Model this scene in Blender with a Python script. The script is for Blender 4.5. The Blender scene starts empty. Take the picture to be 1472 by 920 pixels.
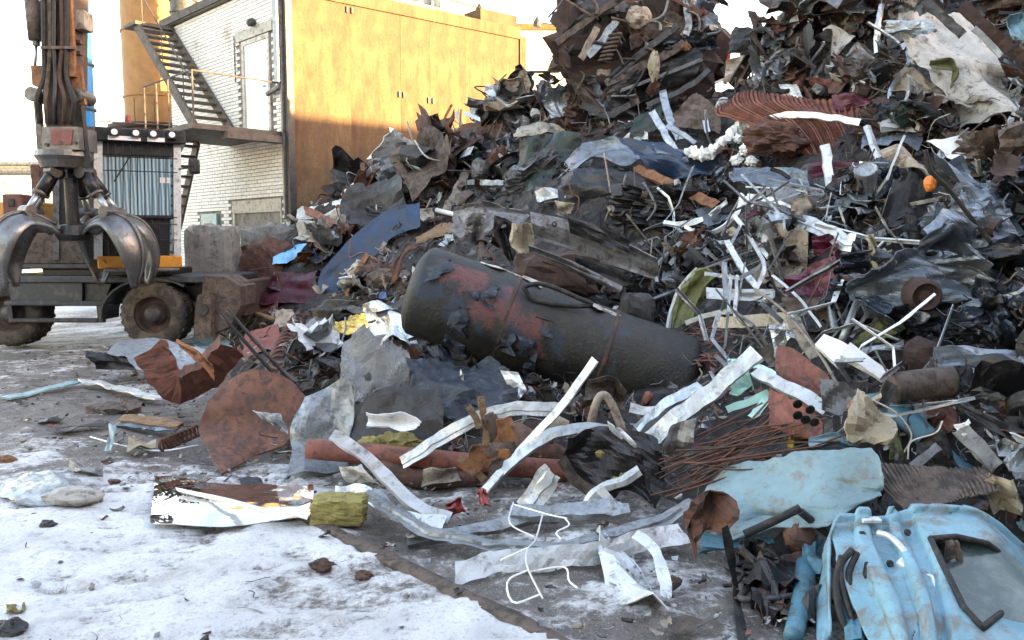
import bpy, math, random, zlib
import numpy as np
from mathutils import Vector, Matrix

# ------------------------------------------------------------------ camera, sky, sun, exposure
SC = bpy.context.scene
COL = SC.collection
F, CX, CY, CAMZ = 1150.0, 736.0, 460.0, 1.75
PITCH = math.atan(115 / F)
cam_d = bpy.data.cameras.new('camera')
cam = bpy.data.objects.new('camera', cam_d)
COL.objects.link(cam)
cam_d.sensor_width = 36
cam_d.lens = F / 1472 * 36
cam_d.clip_start, cam_d.clip_end = 0.05, 2000
cam.location = (0, 0, CAMZ)
cam.rotation_euler = (math.pi / 2 - PITCH, 0, 0)
SC.camera = cam

SUN_EL, SUN_AZ = math.radians(12), math.radians(107.5)
world = bpy.data.worlds.new('World')
SC.world = world
world.use_nodes = True
wn = world.node_tree.nodes
sky = wn.new('ShaderNodeTexSky')
sky.sky_type = 'NISHITA'
sky.sun_disc = False
sky.sun_elevation = SUN_EL
sky.sun_rotation = SUN_AZ
sky.air_density, sky.dust_density, sky.ozone_density = 1.5, 1.6, 1.0
wn['Background'].inputs['Strength'].default_value = 0.15
tint = wn.new('ShaderNodeMix')
tint.data_type, tint.blend_type = 'RGBA', 'MULTIPLY'
tint.inputs[0].default_value = 1
tint.inputs[7].default_value = (1.15, .97, .97, 1)
world.node_tree.links.new(sky.outputs['Color'], tint.inputs[6])
world.node_tree.links.new(tint.outputs[2], wn['Background'].inputs['Color'])
sun_d = bpy.data.lights.new('sun', 'SUN')
sun_d.energy, sun_d.angle, sun_d.color = 5.0, math.radians(0.5), (1.0, 0.72, 0.32)
sun = bpy.data.objects.new('sun', sun_d)
COL.objects.link(sun)
sdir = Vector((math.sin(SUN_AZ) * math.cos(SUN_EL), math.cos(SUN_AZ) * math.cos(SUN_EL), math.sin(SUN_EL)))
sun.rotation_euler = sdir.to_track_quat('Z', 'Y').to_euler()
sun.location = (30, -10, 20)
SC.view_settings.view_transform = 'Standard'
SC.view_settings.look = 'None'
SC.view_settings.gamma = 1
SC.view_settings.use_curve_mapping = False
SC.view_settings.exposure = 3.05
SC.cycles.use_denoising = True
SC.cycles.max_bounces = 6

# ------------------------------------------------------------------ pixel <-> world
RT = np.array([1.0, 0, 0])
FW = np.array([0, math.cos(PITCH), -math.sin(PITCH)])
UP = np.array([0, math.sin(PITCH), math.cos(PITCH)])
CAM = np.array([0, 0, CAMZ])
def ray(px, py):
    return RT * ((px - CX) / F) - UP * ((py - CY) / F) + FW
def at(px, py, Y):
    d = ray(px, py)
    return CAM + d * (Y / d[1])
def pix(p):
    v = np.asarray(p, float) - CAM
    z = v @ FW
    return CX + F * (v @ RT) / z, CY - F * (v @ UP) / z

# ------------------------------------------------------------------ heap height field (thin plate through surveyed points)
toe = [(-5.6, 15, 0), (-4.6, 12, 0), (-3.6, 9.5, 0), (-2.9, 7.8, 0), (-1.7, 6.2, 0), (-.5, 5.8, 0), (.6, 5.6, 0), (1.25, 5.0, 0), (1.45, 4.2, 0), (1.9, 3.6, 0), (2.6, 3.0, -.05), (3.4, 2.6, 0), (2.6, 2, -.2),
       (-6.6, 12, -.6), (-5, 9, -.6), (-4, 6.5, -.6), (-2, 4.5, -.6), (0, 4.2, -.6), (.5, 3, -.5), (.9, 1.5, -.5), (-7.5, 16, -.5), (-8, 19, -.3),
       (7, 4, 1.4), (9, 7, 3.2), (10, 11, 5.5), (5, 2.6, .6), (8, 14, 6.4), (3.2, 17, 4.4), (4.6, 16.2, 4.5), (5.2, 14.6, 4.7), (0, 19, 4.3), (-3, 18.6, 3.2), (10, 18, 6.5), (11, 3, 2.0)]
srv = [(380, 380, 15.2), (430, 305, 17), (470, 420, 13.5), (450, 480, 10.5), (380, 520, 9), (335, 560, 8), (560, 245, 17.5), (600, 330, 13.5), (560, 430, 10), (480, 560, 7.2), (520, 330, 14.5),
       (640, 195, 18), (745, 140, 18), (700, 260, 14), (760, 330, 11), (650, 400, 9.5), (850, 410, 9.3), (985, 468, 9.0), (650, 555, 6.9), (780, 585, 6.6), (900, 590, 6.6), (985, 590, 6.5), (620, 650, 6), (900, 640, 6),
       (860, 250, 11.5), (870, 180, 13), (920, 135, 13.8), (1000, 125, 14), (1055, 122, 14.0), (840, 130, 14.5), (1060, 170, 12), (1060, 260, 10.3), (1050, 360, 8.8), (1055, 445, 8.0), (1060, 545, 6.7), (1020, 620, 5.6), (1000, 700, 5.2),
       (1105, 85, 13.4), (1150, 40, 13.2), (1210, 5, 13), (1200, 130, 11), (1200, 230, 9.6), (1200, 330, 8.2), (1200, 430, 7), (1200, 520, 6.1), (1150, 620, 5.2), (1150, 700, 4.6),
       (1400, 0, 12), (1400, 100, 10.5), (1400, 200, 9.2), (1400, 300, 8), (1400, 400, 6.8), (1400, 500, 5.9), (1400, 600, 5), (1400, 660, 4.7), (1400, 740, 4.35), (1290, 770, 4.3)]
cp = np.array(toe + [tuple(at(*s)) for s in srv], float)
def _U(r2):
    return np.where(r2 > 1e-12, r2 * np.log(r2 + 1e-12), 0)
_n = len(cp)
_A = np.zeros((_n + 3, _n + 3))
_d2 = ((cp[:, None, :2] - cp[None, :, :2]) ** 2).sum(-1)
_A[:_n, :_n] = _U(_d2) + np.eye(_n) * 0.6
_A[:_n, _n] = 1
_A[:_n, _n + 1:] = cp[:, :2]
_A[_n:, :_n] = _A[:_n, _n:].T
_w = np.linalg.solve(_A, np.concatenate([cp[:, 2], [0, 0, 0]]))
GX0, GY0, GS, GNX, GNY = -9.0, 1.5, 0.06, 340, 345
_gx = GX0 + GS * np.arange(GNX)
_gy = GY0 + GS * np.arange(GNY)
HG = np.zeros((GNY, GNX))
for j in range(GNY):
    q = np.stack([_gx, np.full(GNX, _gy[j])], 1)
    HG[j] = _U(((q[:, None] - cp[None, :, :2]) ** 2).sum(-1)) @ _w[:_n] + _w[_n] + q @ _w[_n + 1:]
def hz(x, y):
    fx = np.clip((np.asarray(x, float) - GX0) / GS, 0, GNX - 1.001)
    fy = np.clip((np.asarray(y, float) - GY0) / GS, 0, GNY - 1.001)
    i, j = fx.astype(int), fy.astype(int)
    a, b = fx - i, fy - j
    return np.maximum((HG[j, i] * (1 - a) + HG[j, i + 1] * a) * (1 - b) + (HG[j + 1, i] * (1 - a) + HG[j + 1, i + 1] * a) * b, 0)
_ys = np.arange(2.0, 22, 0.03)
def onY(px, py):
    d = ray(px, py)
    t = _ys / d[1]
    z = CAMZ + d[2] * t
    h = hz(d[0] * t, _ys)
    k = np.nonzero(z <= h)[0]
    return float(_ys[k[0]]) if len(k) else 18.0
def hn(x, y):
    e = .15
    v = np.array([-(hz(x + e, y) - hz(x - e, y)) / (2 * e), -(hz(x, y + e) - hz(x, y - e)) / (2 * e), 1.0])
    return v / np.linalg.norm(v)

# ------------------------------------------------------------------ noise
_prm = np.random.default_rng(7).random((64, 64, 64))
def vnoise(p):
    p = np.asarray(p, float)
    i = np.floor(p).astype(int)
    f = p - i
    f = f * f * (3 - 2 * f)
    r = 0
    for dx in (0, 1):
        for dy in (0, 1):
            for dz in (0, 1):
                w = (f[..., 0] if dx else 1 - f[..., 0]) * (f[..., 1] if dy else 1 - f[..., 1]) * (f[..., 2] if dz else 1 - f[..., 2])
                r = r + w * _prm[(i[..., 0] + dx) % 64, (i[..., 1] + dy) % 64, (i[..., 2] + dz) % 64]
    return r * 2 - 1
def fbm(p, o=3):
    return sum(vnoise(np.asarray(p) * 2 ** k) * .5 ** k for k in range(o))

# ------------------------------------------------------------------ materials
M = {}
def _ramp(nt, src, a, b, ca=(0, 0, 0, 1), cb=(1, 1, 1, 1)):
    r = nt.nodes.new('ShaderNodeValToRGB')
    r.color_ramp.elements[0].position, r.color_ramp.elements[1].position = a, b
    r.color_ramp.elements[0].color, r.color_ramp.elements[1].color = ca, cb
    nt.links.new(src, r.inputs[0])
    return r.outputs[0]
def _mix(nt, fac, a, b, mode='MIX'):
    m = nt.nodes.new('ShaderNodeMix')
    m.data_type, m.blend_type = 'RGBA', mode
    for s, v in ((m.inputs[0], fac), (m.inputs[6], a), (m.inputs[7], b)):
        if isinstance(v, bpy.types.NodeSocket):
            nt.links.new(v, s)
        elif isinstance(v, (tuple, list)):
            s.default_value = (*v[:3], 1)
        else:
            s.default_value = v
    return m.outputs[2]
def _noise(nt, co, scale, detail=4, rough=.6, dist=0.0):
    n = nt.nodes.new('ShaderNodeTexNoise')
    n.inputs['Scale'].default_value, n.inputs['Detail'].default_value = scale, detail
    n.inputs['Roughness'].default_value, n.inputs['Distortion'].default_value = rough, dist
    if co is not None:
        nt.links.new(co, n.inputs['Vector'])
    return n.outputs[0]
def newmat(name):
    m = bpy.data.materials.new(name)
    m.use_nodes = True
    nt = m.node_tree
    b = nt.nodes['Principled BSDF']
    tc = nt.nodes.new('ShaderNodeTexCoord')
    return m, nt, b, tc.outputs['Object']
def bump(nt, b, h, strength=.3, dist=.02):
    bp = nt.nodes.new('ShaderNodeBump')
    bp.inputs['Strength'].default_value, bp.inputs['Distance'].default_value = strength, dist
    nt.links.new(h, bp.inputs['Height'])
    nt.links.new(bp.outputs[0], b.inputs['Normal'])
def mat(key, col, rough=.5, metal=0.0, var=.35, dirt=(.07, .05, .04), amt=.35, scale=5.0, bmp=.3, rvar=.25, edge=.06, streak=None):
    m, nt, b, co = newmat(key)
    oi = nt.nodes.new('ShaderNodeObjectInfo')
    off = nt.nodes.new('ShaderNodeVectorMath')
    off.operation = 'MULTIPLY_ADD'
    nt.links.new(oi.outputs['Random'], off.inputs[0])
    off.inputs[1].default_value = (37, 53, 71)
    nt.links.new(co, off.inputs[2])
    v = off.outputs[0]
    if streak:
        mp = nt.nodes.new('ShaderNodeMapping')
        mp.inputs['Scale'].default_value = streak
        nt.links.new(v, mp.inputs[0])
        vs = mp.outputs[0]
    else:
        vs = v
    n1 = _noise(nt, vs, scale, 5, .65)
    n2 = _noise(nt, vs, scale * 1.7, 7, .72, .4)
    n3 = _noise(nt, v, scale * 11, 3, .6)
    c = _mix(nt, _ramp(nt, n1, .3, .72), tuple(x * (1 - var) for x in col), tuple(min(x * (1 + var * .6), 1) for x in col))
    lo = .5 + .28 * (1 - amt * 2)
    dm = _ramp(nt, n2, lo - edge, lo + edge)
    c = _mix(nt, dm, c, dirt)
    c = _mix(nt, _ramp(nt, n3, .62, .75, (0, 0, 0, 1), (.5, .5, .5, 1)), c, tuple(x * .55 for x in dirt))
    hsv = nt.nodes.new('ShaderNodeHueSaturation')
    mr = nt.nodes.new('ShaderNodeMapRange')
    mr.inputs['To Min'].default_value, mr.inputs['To Max'].default_value = .75, 1.2
    nt.links.new(oi.outputs['Random'], mr.inputs[0])
    nt.links.new(mr.outputs[0], hsv.inputs['Value'])
    nt.links.new(c, hsv.inputs['Color'])
    nt.links.new(hsv.outputs[0], b.inputs['Base Color'])
    rm = nt.nodes.new('ShaderNodeMapRange')
    rm.inputs['To Min'].default_value, rm.inputs['To Max'].default_value = max(rough - rvar, .08), min(rough + rvar, 1)
    nt.links.new(n2, rm.inputs[0])
    nt.links.new(rm.outputs[0], b.inputs['Roughness'])
    if metal:
        mm = nt.nodes.new('ShaderNodeMath')
        mm.operation = 'MULTIPLY_ADD'
        nt.links.new(dm, mm.inputs[0])
        mm.inputs[1].default_value, mm.inputs[2].default_value = -metal * .9, metal
        nt.links.new(mm.outputs[0], b.inputs['Metallic'])
    if bmp:
        ad = nt.nodes.new('ShaderNodeMath')
        nt.links.new(n2, ad.inputs[0])
        nt.links.new(n3, ad.inputs[1])
        bump(nt, b, ad.outputs[0], bmp, .012)
    M[key] = m
    return m
RUSTD = (.13, .055, .03)
mat('rust', (0.1370, 0.0605, 0.0363), .8, 0, .45, (0.0620, 0.0355, 0.0283), .45, 7)
mat('rust_red', (0.1860, 0.0659, 0.0426), .75, 0, .35, (0.0767, 0.0426, 0.0341), .4, 6)
mat('rust_orange', (0.2530, 0.1116, 0.0446), .8, 0, .4, (0.0982, 0.0491, 0.0287), .4, 7)
mat('rust_dark', (0.0558, 0.0335, 0.0261), .8, 0, .4, (0.1143, 0.0531, 0.0327), .35, 8)
mat('brown', (0.1131, 0.0792, 0.0603), .75, 0, .4, (0.0415, 0.0315, 0.0249), .45, 6)
mat('black_metal', (0.0150, 0.0150, 0.0160), .4, 0.3, .4, (0.0385, 0.0303, 0.0248), .38, 6)
mat('black_plastic', (0.0090, 0.0090, 0.0102), .38, 0, .4, (0.0396, 0.0330, 0.0277), .35, 7)
mat('rubber', (0.0120, 0.0120, 0.0120), .7, 0, .3, (0.0528, 0.0429, 0.0330), .4, 8)
mat('dark_grey', (0.0587, 0.0587, 0.0600), .5, .2, .4, (0.0285, 0.0222, 0.0190), .45, 6)
mat('mid_grey', (0.1786, 0.1786, 0.1786), .45, .45, .35, (0.0655, 0.0491, 0.0392), .42, 6)
mat('navy', (0.0300, 0.0372, 0.0480), .28, .6, .5, (0.2244, 0.2310, 0.2376), .3, 6, .4)
mat('grey_blue', (0.1637, 0.1934, 0.2306), .33, .4, .4, (0.0477, 0.0512, 0.0546), .35, 4)
mat('galv', (0.4500, 0.4770, 0.4950), .36, .85, .25, (0.2340, 0.2250, 0.2160), .33, 6, .2)
mat('zinc_sheet', (0.3200, 0.3440, 0.3600), .42, .6, .3, (0.1440, 0.1520, 0.1520), .42, 9, .2)
mat('white_metal', (.64, .66, .66), .36, .35, .22, (.27, .255, .235), .34, 7, .25)
mat('white_paint', (.80, .80, .78), .45, 0, .12, (.38, .34, .29), .25, 6, .2)
mat('off_white', (0.4800, 0.4560, 0.4000), .6, 0, .25, (0.1600, 0.1280, 0.0960), .36, 5)
mat('cream', (0.4200, 0.3600, 0.2550), .75, 0, .3, (0.1500, 0.1050, 0.0675), .33, 6)
mat('beige', (0.3101, 0.2611, 0.2040), .75, 0, .3, (0.1078, 0.0808, 0.0629), .4, 5)
mat('blue', (0.0140, 0.0385, 0.0910), .42, 0, .35, (0.0385, 0.0385, 0.0423), .4, 4)
mat('light_blue', (.165, .31, .375), .4, 0, .25, (.15, .15, .135), .38, 4, .2)
mat('pale_blue', (.235, .36, .39), .45, 0, .25, (0.2210, 0.2040, 0.1615), .36, 4, .25)
mat('teal', (0.0700, 0.1890, 0.2520), .45, 0, .3, (0.0693, 0.0616, 0.0462), .33, 5)
mat('sky_plastic', (.22, .48, .80), .4, 0, .2, (.4, .5, .6), .2, 6, .1)
mat('maroon', (0.0910, 0.0126, 0.0280), .4, .1, .4, (0.0385, 0.0270, 0.0270), .35, 5)
mat('red', (0.2160, 0.0270, 0.0240), .5, 0, .3, (.12, .06, .05), .3, 6)
mat('faded_red', (0.1950, 0.0715, 0.0585), .7, 0, .3, (0.0930, 0.0572, 0.0465), .35, 6)
mat('pink', (0.3300, 0.1440, 0.1620), .7, 0, .3, (.25, .15, .13), .3, 7)
mat('yellow', (0.4960, 0.3360, 0.0320), .5, 0, .2, (0.1200, 0.0800, 0.0400), .28, 6)
mat('orange', (.75, .22, .03), .55, 0, .2, (.3, .1, .04), .25, 7)
mat('olive', (0.1650, 0.1725, 0.0638), .75, 0, .35, (0.0750, 0.0675, 0.0375), .35, 6)
mat('dark_green', (0.0180, 0.0330, 0.0270), .45, 0, .35, (0.0396, 0.0330, 0.0264), .35, 5)
mat('moss_wool', (0.2880, 0.2480, 0.0800), .95, 0, .35, (0.2080, 0.1680, 0.0480), .4, 14, .9)
mat('foam', (.82, .82, .79), .8, 0, .08, (.5, .47, .42), .22, 9, .4)
mat('wood', (0.2475, 0.1500, 0.0750), .75, 0, .35, (0.1050, 0.0675, 0.0413), .38, 5, .3, streak=(1, 6, 6))
mat('concrete', (0.2448, 0.2376, 0.2160), .9, 0, .3, (0.1224, 0.1152, 0.1008), .4, 4, .6)
mat('mint', (.42, .68, .58), .5, 0, .15, (.3, .35, .3), .25, 6)
mat('steel_worn', (0.1400, 0.1365, 0.1330), .38, .7, .45, (0.0770, 0.0577, 0.0462), .4, 5, .3)
mat('tine_steel', (.19, .19, .188), .34, .75, .4, (.085, .074, .066), .36, 4, .25)
mat('machine_grey', (0.0330, 0.0390, 0.0468), .5, .1, .3, (0.0858, 0.0759, 0.0660), .38, 3)
mat('machine_yellow', (.62, .27, .025), .5, 0, .2, (.13, .08, .04), .3, 4)
mat('chimney_blue', (.02, .25, .62), .45, 0, .15, (.05, .2, .4), .25, 3, .1)
mat('stair_steel', (0.0975, 0.0825, 0.0713), .75, 0, .35, (0.0562, 0.0413, 0.0338), .4, 4)
mat('tyre', (0.0330, 0.0288, 0.0240), .9, 0, .3, (0.0990, 0.0759, 0.0528), .45, 3, .4)
mat('gold_foil', (.75, .52, .10), .2, .9, .3, (.3, .22, .08), .25, 12, .2)
mat('silver_foil', (.75, .78, .8), .16, .95, .3, (.3, .38, .42), .3, 12, .3)
mat('membrane', (0.0248, 0.0358, 0.0550), .5, 0, .5, (0.0787, 0.0908, 0.1150), .33, 9, .8)
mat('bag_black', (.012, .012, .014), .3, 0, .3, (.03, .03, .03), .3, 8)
mat('wire_red', (0.1400, 0.0560, 0.0350), .8, 0, .3, (0.0693, 0.0385, 0.0308), .4, 9)
m, nt, b, co = newmat('mirror_foil')
b.inputs['Base Color'].default_value, b.inputs['Metallic'].default_value, b.inputs['Roughness'].default_value = (.86, .86, .85, 1), 1, .06
bump(nt, b, _noise(nt, co, 3.5, 2, .5), .35, .06)
M['mirror_foil'] = m
m, nt, b, co = newmat('clear_film')
b.inputs['Base Color'].default_value, b.inputs['Roughness'].default_value = (.9, .92, .93, 1), .12
b.inputs['Alpha'].default_value = .1
b.inputs['Specular IOR Level'].default_value = 1.0
bump(nt, b, _noise(nt, co, 14, 5, .6), .8, .03)
M['clear_film'] = m
m, nt, b, co = newmat('green_glass')
b.inputs['Base Color'].default_value, b.inputs['Roughness'].default_value = (.20, .29, .25, 1), .18
b.inputs['Specular IOR Level'].default_value = .6
c = _mix(nt, _ramp(nt, _noise(nt, co, 9, 6, .7), .45, .7), (.045, .07, .062), (.12, .155, .14))
nt.links.new(c, b.inputs['Base Color'])
M['green_glass'] = m
m, nt, b, co = newmat('cab_glass')
b.inputs['Base Color'].default_value, b.inputs['Roughness'].default_value = (.16, .27, .34, 1), .05
b.inputs['Specular IOR Level'].default_value = .9
wv = nt.nodes.new('ShaderNodeTexWave')
wv.inputs['Scale'].default_value, wv.inputs['Distortion'].default_value = 5.5, 1.2
nt.links.new(co, wv.inputs[0])
nt.links.new(_mix(nt, _ramp(nt, wv.outputs[1], .2, .8), (.13, .24, .32), (.42, .56, .62)), b.inputs['Base Color'])  # bands paint a curtain-like blue reflection into the glass colour
M['cab_glass'] = m
m, nt, b, co = newmat('lamp_glass')
b.inputs['Base Color'].default_value, b.inputs['Roughness'].default_value = (.85, .85, .85, 1), .1
M['lamp_glass'] = m

# ------------------------------------------------------------------ mesh helpers
def link(name, verts, faces, material=None, parent=None, smooth=False, loc=None, uniq=True):
    v = np.asarray(verts, float)
    if loc is None:
        c = v.mean(0)
        c[2] = v[:, 2].min()
    else:
        c = np.asarray(loc, float)
    me = bpy.data.meshes.new(name)
    me.from_pydata((v - c).tolist(), [], faces if isinstance(faces, list) else faces.tolist())
    if smooth:
        me.polygons.foreach_set('use_smooth', [True] * len(me.polygons))
    me.update()
    if material is not None:
        me.materials.append(M[material] if isinstance(material, str) else material)
    o = bpy.data.objects.new(name, me)
    COL.objects.link(o)
    if parent is not None:
        o.parent = parent
        o.location = Vector(c) - Vector(parent['_w'])
    else:
        o.location = Vector(c)
    o['_w'] = [float(x) for x in c]
    return o
def empty(name, loc, label=None, cat=None, group=None):
    o = bpy.data.objects.new(name, None)
    COL.objects.link(o)
    o.empty_display_size = .1
    o.location = Vector(loc)
    o['_w'] = [float(x) for x in loc]
    return tag(o, label, cat, group)
def tag(o, label=None, cat=None, group=None, kind=None):
    for k, v in (('label', label), ('category', cat), ('group', group), ('kind', kind)):
        if v:
            o[k] = v
    return o
def join(parts):
    vs, fs, n = [], [], 0
    for v, f in parts:
        v = np.asarray(v, float)
        vs.append(v)
        fs += [[i + n for i in q] for q in f]
        n += len(v)
    return np.concatenate(vs), fs
CUBEF = [[0, 1, 3, 2], [4, 6, 7, 5], [0, 4, 5, 1], [2, 3, 7, 6], [0, 2, 6, 4], [1, 5, 7, 3]]
def box_c(corners):            # 8 corners in (x,y,z) bit order 0..7 : z fastest
    return np.asarray(corners, float), CUBEF
def boxw(a, b):
    return box_c([(x, y, z) for x in (a[0], b[0]) for y in (a[1], b[1]) for z in (a[2], b[2])])
def boxpx(x0, y0, x1, y1, Y, dep):     # front face spans these photo pixels at depth Y, body runs dep metres back
    a, b = at(x0, y1, Y), at(x1, y0, Y)
    return boxw((a[0], Y, a[2]), (b[0], Y + dep, b[2]))
def bevel_box(a, b, r=.02):
    a, b = np.minimum(a, b).astype(float), np.maximum(a, b).astype(float)
    vs, fs = [], []
    import itertools
    idx = {}
    for s in itertools.product((0, 1), repeat=3):
        for ax in range(3):
            p = np.where(s, b, a).astype(float)
            for k in range(3):
                if k != ax:
                    p[k] += r if s[k] == 0 else -r
            idx[s, ax] = len(vs)
            vs.append(p)
    for ax in range(3):
        o = [k for k in range(3) if k != ax]
        for e in (0, 1):
            q = []
            for u, w in ((0, 0), (1, 0), (1, 1), (0, 1)):
                s = [0, 0, 0]
                s[ax], s[o[0]], s[o[1]] = e, u, w
                q.append(idx[tuple(s), ax])
            fs.append(q if (e == 1) == (ax != 1) else q[::-1])
    for ax in range(3):
        o = [k for k in range(3) if k != ax]
        for u in (0, 1):
            for w in (0, 1):
                s0, s1 = [0, 0, 0], [0, 0, 0]
                s0[o[0]] = s1[o[0]] = u
                s0[o[1]] = s1[o[1]] = w
                s1[ax] = 1
                fs.append([idx[tuple(s0), o[0]], idx[tuple(s1), o[0]], idx[tuple(s1), o[1]], idx[tuple(s0), o[1]]])
    for s in itertools.product((0, 1), repeat=3):
        fs.append([idx[s, 0], idx[s, 1], idx[s, 2]])
    return np.array(vs), fs
def crom(P, n):
    P = np.asarray(P, float)
    k = len(P)
    t = np.linspace(0, k - 1, n)
    if k == 2:
        return P[0] + (P[1] - P[0]) * t[:, None]
    Q = np.concatenate([[2 * P[0] - P[1]], P, [2 * P[-1] - P[-2]]])
    i = np.minimum(t.astype(int), k - 2)
    f = (t - i)[:, None]
    a, b, c, d = Q[i], Q[i + 1], Q[i + 2], Q[i + 3]
    return .5 * (2 * b + (c - a) * f + (2 * a - 5 * b + 4 * c - d) * f ** 2 + (3 * b - a - 3 * c + d) * f ** 3)
def lin(P, n):
    P = np.asarray(P, float)
    t = np.linspace(0, len(P) - 1, n)
    i = np.minimum(t.astype(int), len(P) - 2)
    return P[i] + (P[i + 1] - P[i]) * (t - i)[:, None]
def gnormals(V):
    du = np.gradient(V, axis=0)
    dv = np.gradient(V, axis=1)
    n = np.cross(du, dv)
    return n / (np.linalg.norm(n, axis=2, keepdims=True) + 1e-9)
def shell(V, th, drop=None):
    n, m = V.shape[:2]
    N = gnormals(V)
    A = (V + N * th / 2).reshape(-1, 3)
    B = (V - N * th / 2).reshape(-1, 3)
    keep = np.ones((n - 1, m - 1), bool) if drop is None else ~drop
    fs, o = [], n * m
    for i in range(n - 1):
        for j in range(m - 1):
            if not keep[i, j]:
                continue
            a, b, c, d = i * m + j, (i + 1) * m + j, (i + 1) * m + j + 1, i * m + j + 1
            fs.append([a, b, c, d])
            fs.append([d + o, c + o, b + o, a + o])
            if i == 0 or not keep[i - 1, j]:
                fs.append([a, d, d + o, a + o])
            if i == n - 2 or not keep[i + 1, j]:
                fs.append([b + o, c + o, c, b])
            if j == 0 or not keep[i, j - 1]:
                fs.append([a + o, b + o, b, a])
            if j == m - 2 or not keep[i, j + 1]:
                fs.append([d, c, c + o, d + o])
    return np.concatenate([A, B]), fs
def creases(U, W, rng, n, amp):
    h = 0
    for k in range(n):
        a = rng.random() * 2 * math.pi
        c = rng.uniform(-.45, .45)
        s = np.abs((U - .5) * math.cos(a) + (W - .5) * math.sin(a) - c)
        h = h + rng.choice((-1, 1)) * rng.uniform(.4, 1) * np.minimum(s, rng.uniform(.12, .5))
    h = h - np.mean(h)
    return h * amp / (np.abs(h).max() + 1e-6)
def rngof(s):
    return np.random.default_rng(zlib.crc32(s.encode()))
HMASK = np.zeros((116, 186), bool)
def mark(v):
    px, py = pix(np.asarray(v))
    i, j = (py / 8).astype(int), (px / 8).astype(int)
    ok = (i >= 0) & (i < 115) & (j >= 0) & (j < 184)
    HMASK[i[ok], j[ok]] = True
ANCH = []
def resolve(pts, Y=None, flat=0.0, lift=.1):
    ys = []
    for p in pts:
        ys.append(Y if Y is not None else onY(p[0], p[1]))
    mu = sum(ys) / len(ys)
    out = []
    for p, y in zip(pts, ys):
        yy = y * (1 - flat) + mu * flat - lift - (p[2] if len(p) > 2 else 0)
        q = at(p[0], p[1], yy)
        if q[2] < .015:                  # nothing lies under the ground: rest it on the surface instead
            r_ = ray(p[0], p[1])
            q = CAM + r_ * ((.015 - CAMZ) / r_[2])
        out.append(q)
    return np.array(out)
def patch(name, rows, material, label=None, cat=None, short=None, Y=None, flat=.5, lift=.12, cr=.04, nc=7, res=None, th=.006, torn=.05, smooth=False, parent=None, group=None, hole=None, fn=None, linear=False):
    r, c = len(rows), len(rows[0])
    P = resolve([p for row in rows for p in row], Y, flat, lift).reshape(r, c, 3)
    su = np.linalg.norm(np.diff(P, axis=0), axis=2).sum(0).mean()
    sv = np.linalg.norm(np.diff(P, axis=1), axis=2).sum(1).mean()
    if res is None:
        res = (int(np.clip(su / .035, 8, 34)), int(np.clip(sv / .035, 8, 34)))
    ip = lin if linear else crom
    T = np.stack([ip(P[i], res[1]) for i in range(r)])
    V = np.stack([ip(T[:, j], res[0]) for j in range(res[1])], 1)
    rng = rngof(label or name + str(rows))
    U, W = np.meshgrid(np.linspace(0, 1, res[0]), np.linspace(0, 1, res[1]), indexing='ij')
    N = gnormals(V)
    if cr:
        V = V + N * (creases(U, W, rng, nc, cr * 1.35) + creases(U, W, rng, nc * 2 + 4, cr * .55))[..., None]
        V = V + N * (fbm(V * 5 + rng.random(3) * 30, 2) * cr * .15)[..., None]
    if torn:
        e = np.minimum(np.minimum(U, 1 - U), np.minimum(W, 1 - W))
        k = np.clip(1 - e / .16, 0, 1)[..., None]
        sz = min(su, sv)
        q = V * (3.2 / max(sz, .1)) + rng.random(3) * 20
        J = np.stack([vnoise(q), vnoise(q + 17.3), vnoise(q + 41.7)], -1) + .5 * np.stack([vnoise(q * 3), vnoise(q * 3 + 9), vnoise(q * 3 + 4)], -1)
        V = V + k * J * torn * sz
    if fn is not None:
        V = fn(V, U, W, gnormals(V))
    drop = None
    if hole is not None:
        ctr = (V[:-1, :-1] + V[1:, 1:]) / 2
        px, py = pix(ctr.reshape(-1, 3))
        drop = np.array([inpoly(a, b_, hole) for a, b_ in zip(px, py)]).reshape(res[0] - 1, res[1] - 1)
    v, f = shell(V, th, drop)
    o = link(name, v, f, material, parent, smooth)
    tag(o, label, cat, group)
    mark(V.reshape(-1, 3))
    if short:
        ANCH.append((short, *pix(V.reshape(-1, 3).mean(0))))
    o['_g'] = 0
    return o
def inpoly(x, y, poly):
    r = False
    for (x0, y0), (x1, y1) in zip(poly, poly[1:] + poly[:1]):
        if (y0 > y) != (y1 > y) and x < (x1 - x0) * (y - y0) / (y1 - y0) + x0:
            r = not r
    return r
PROF = {'flat': [(-.5, 0), (-.17, .0), (.17, 0), (.5, 0)], 'L': [(-.5, .45), (-.5, .0), (0, 0), (.5, 0)], 'U': [(-.5, .4), (-.5, 0), (0, 0), (.5, 0), (.5, .4)], 'V': [(-.5, .25), (0, 0), (.5, .25)], 'W': [(-.5, .12), (-.2, .12), (-.15, 0), (.15, 0), (.2, .12), (.5, .12)]}
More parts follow.
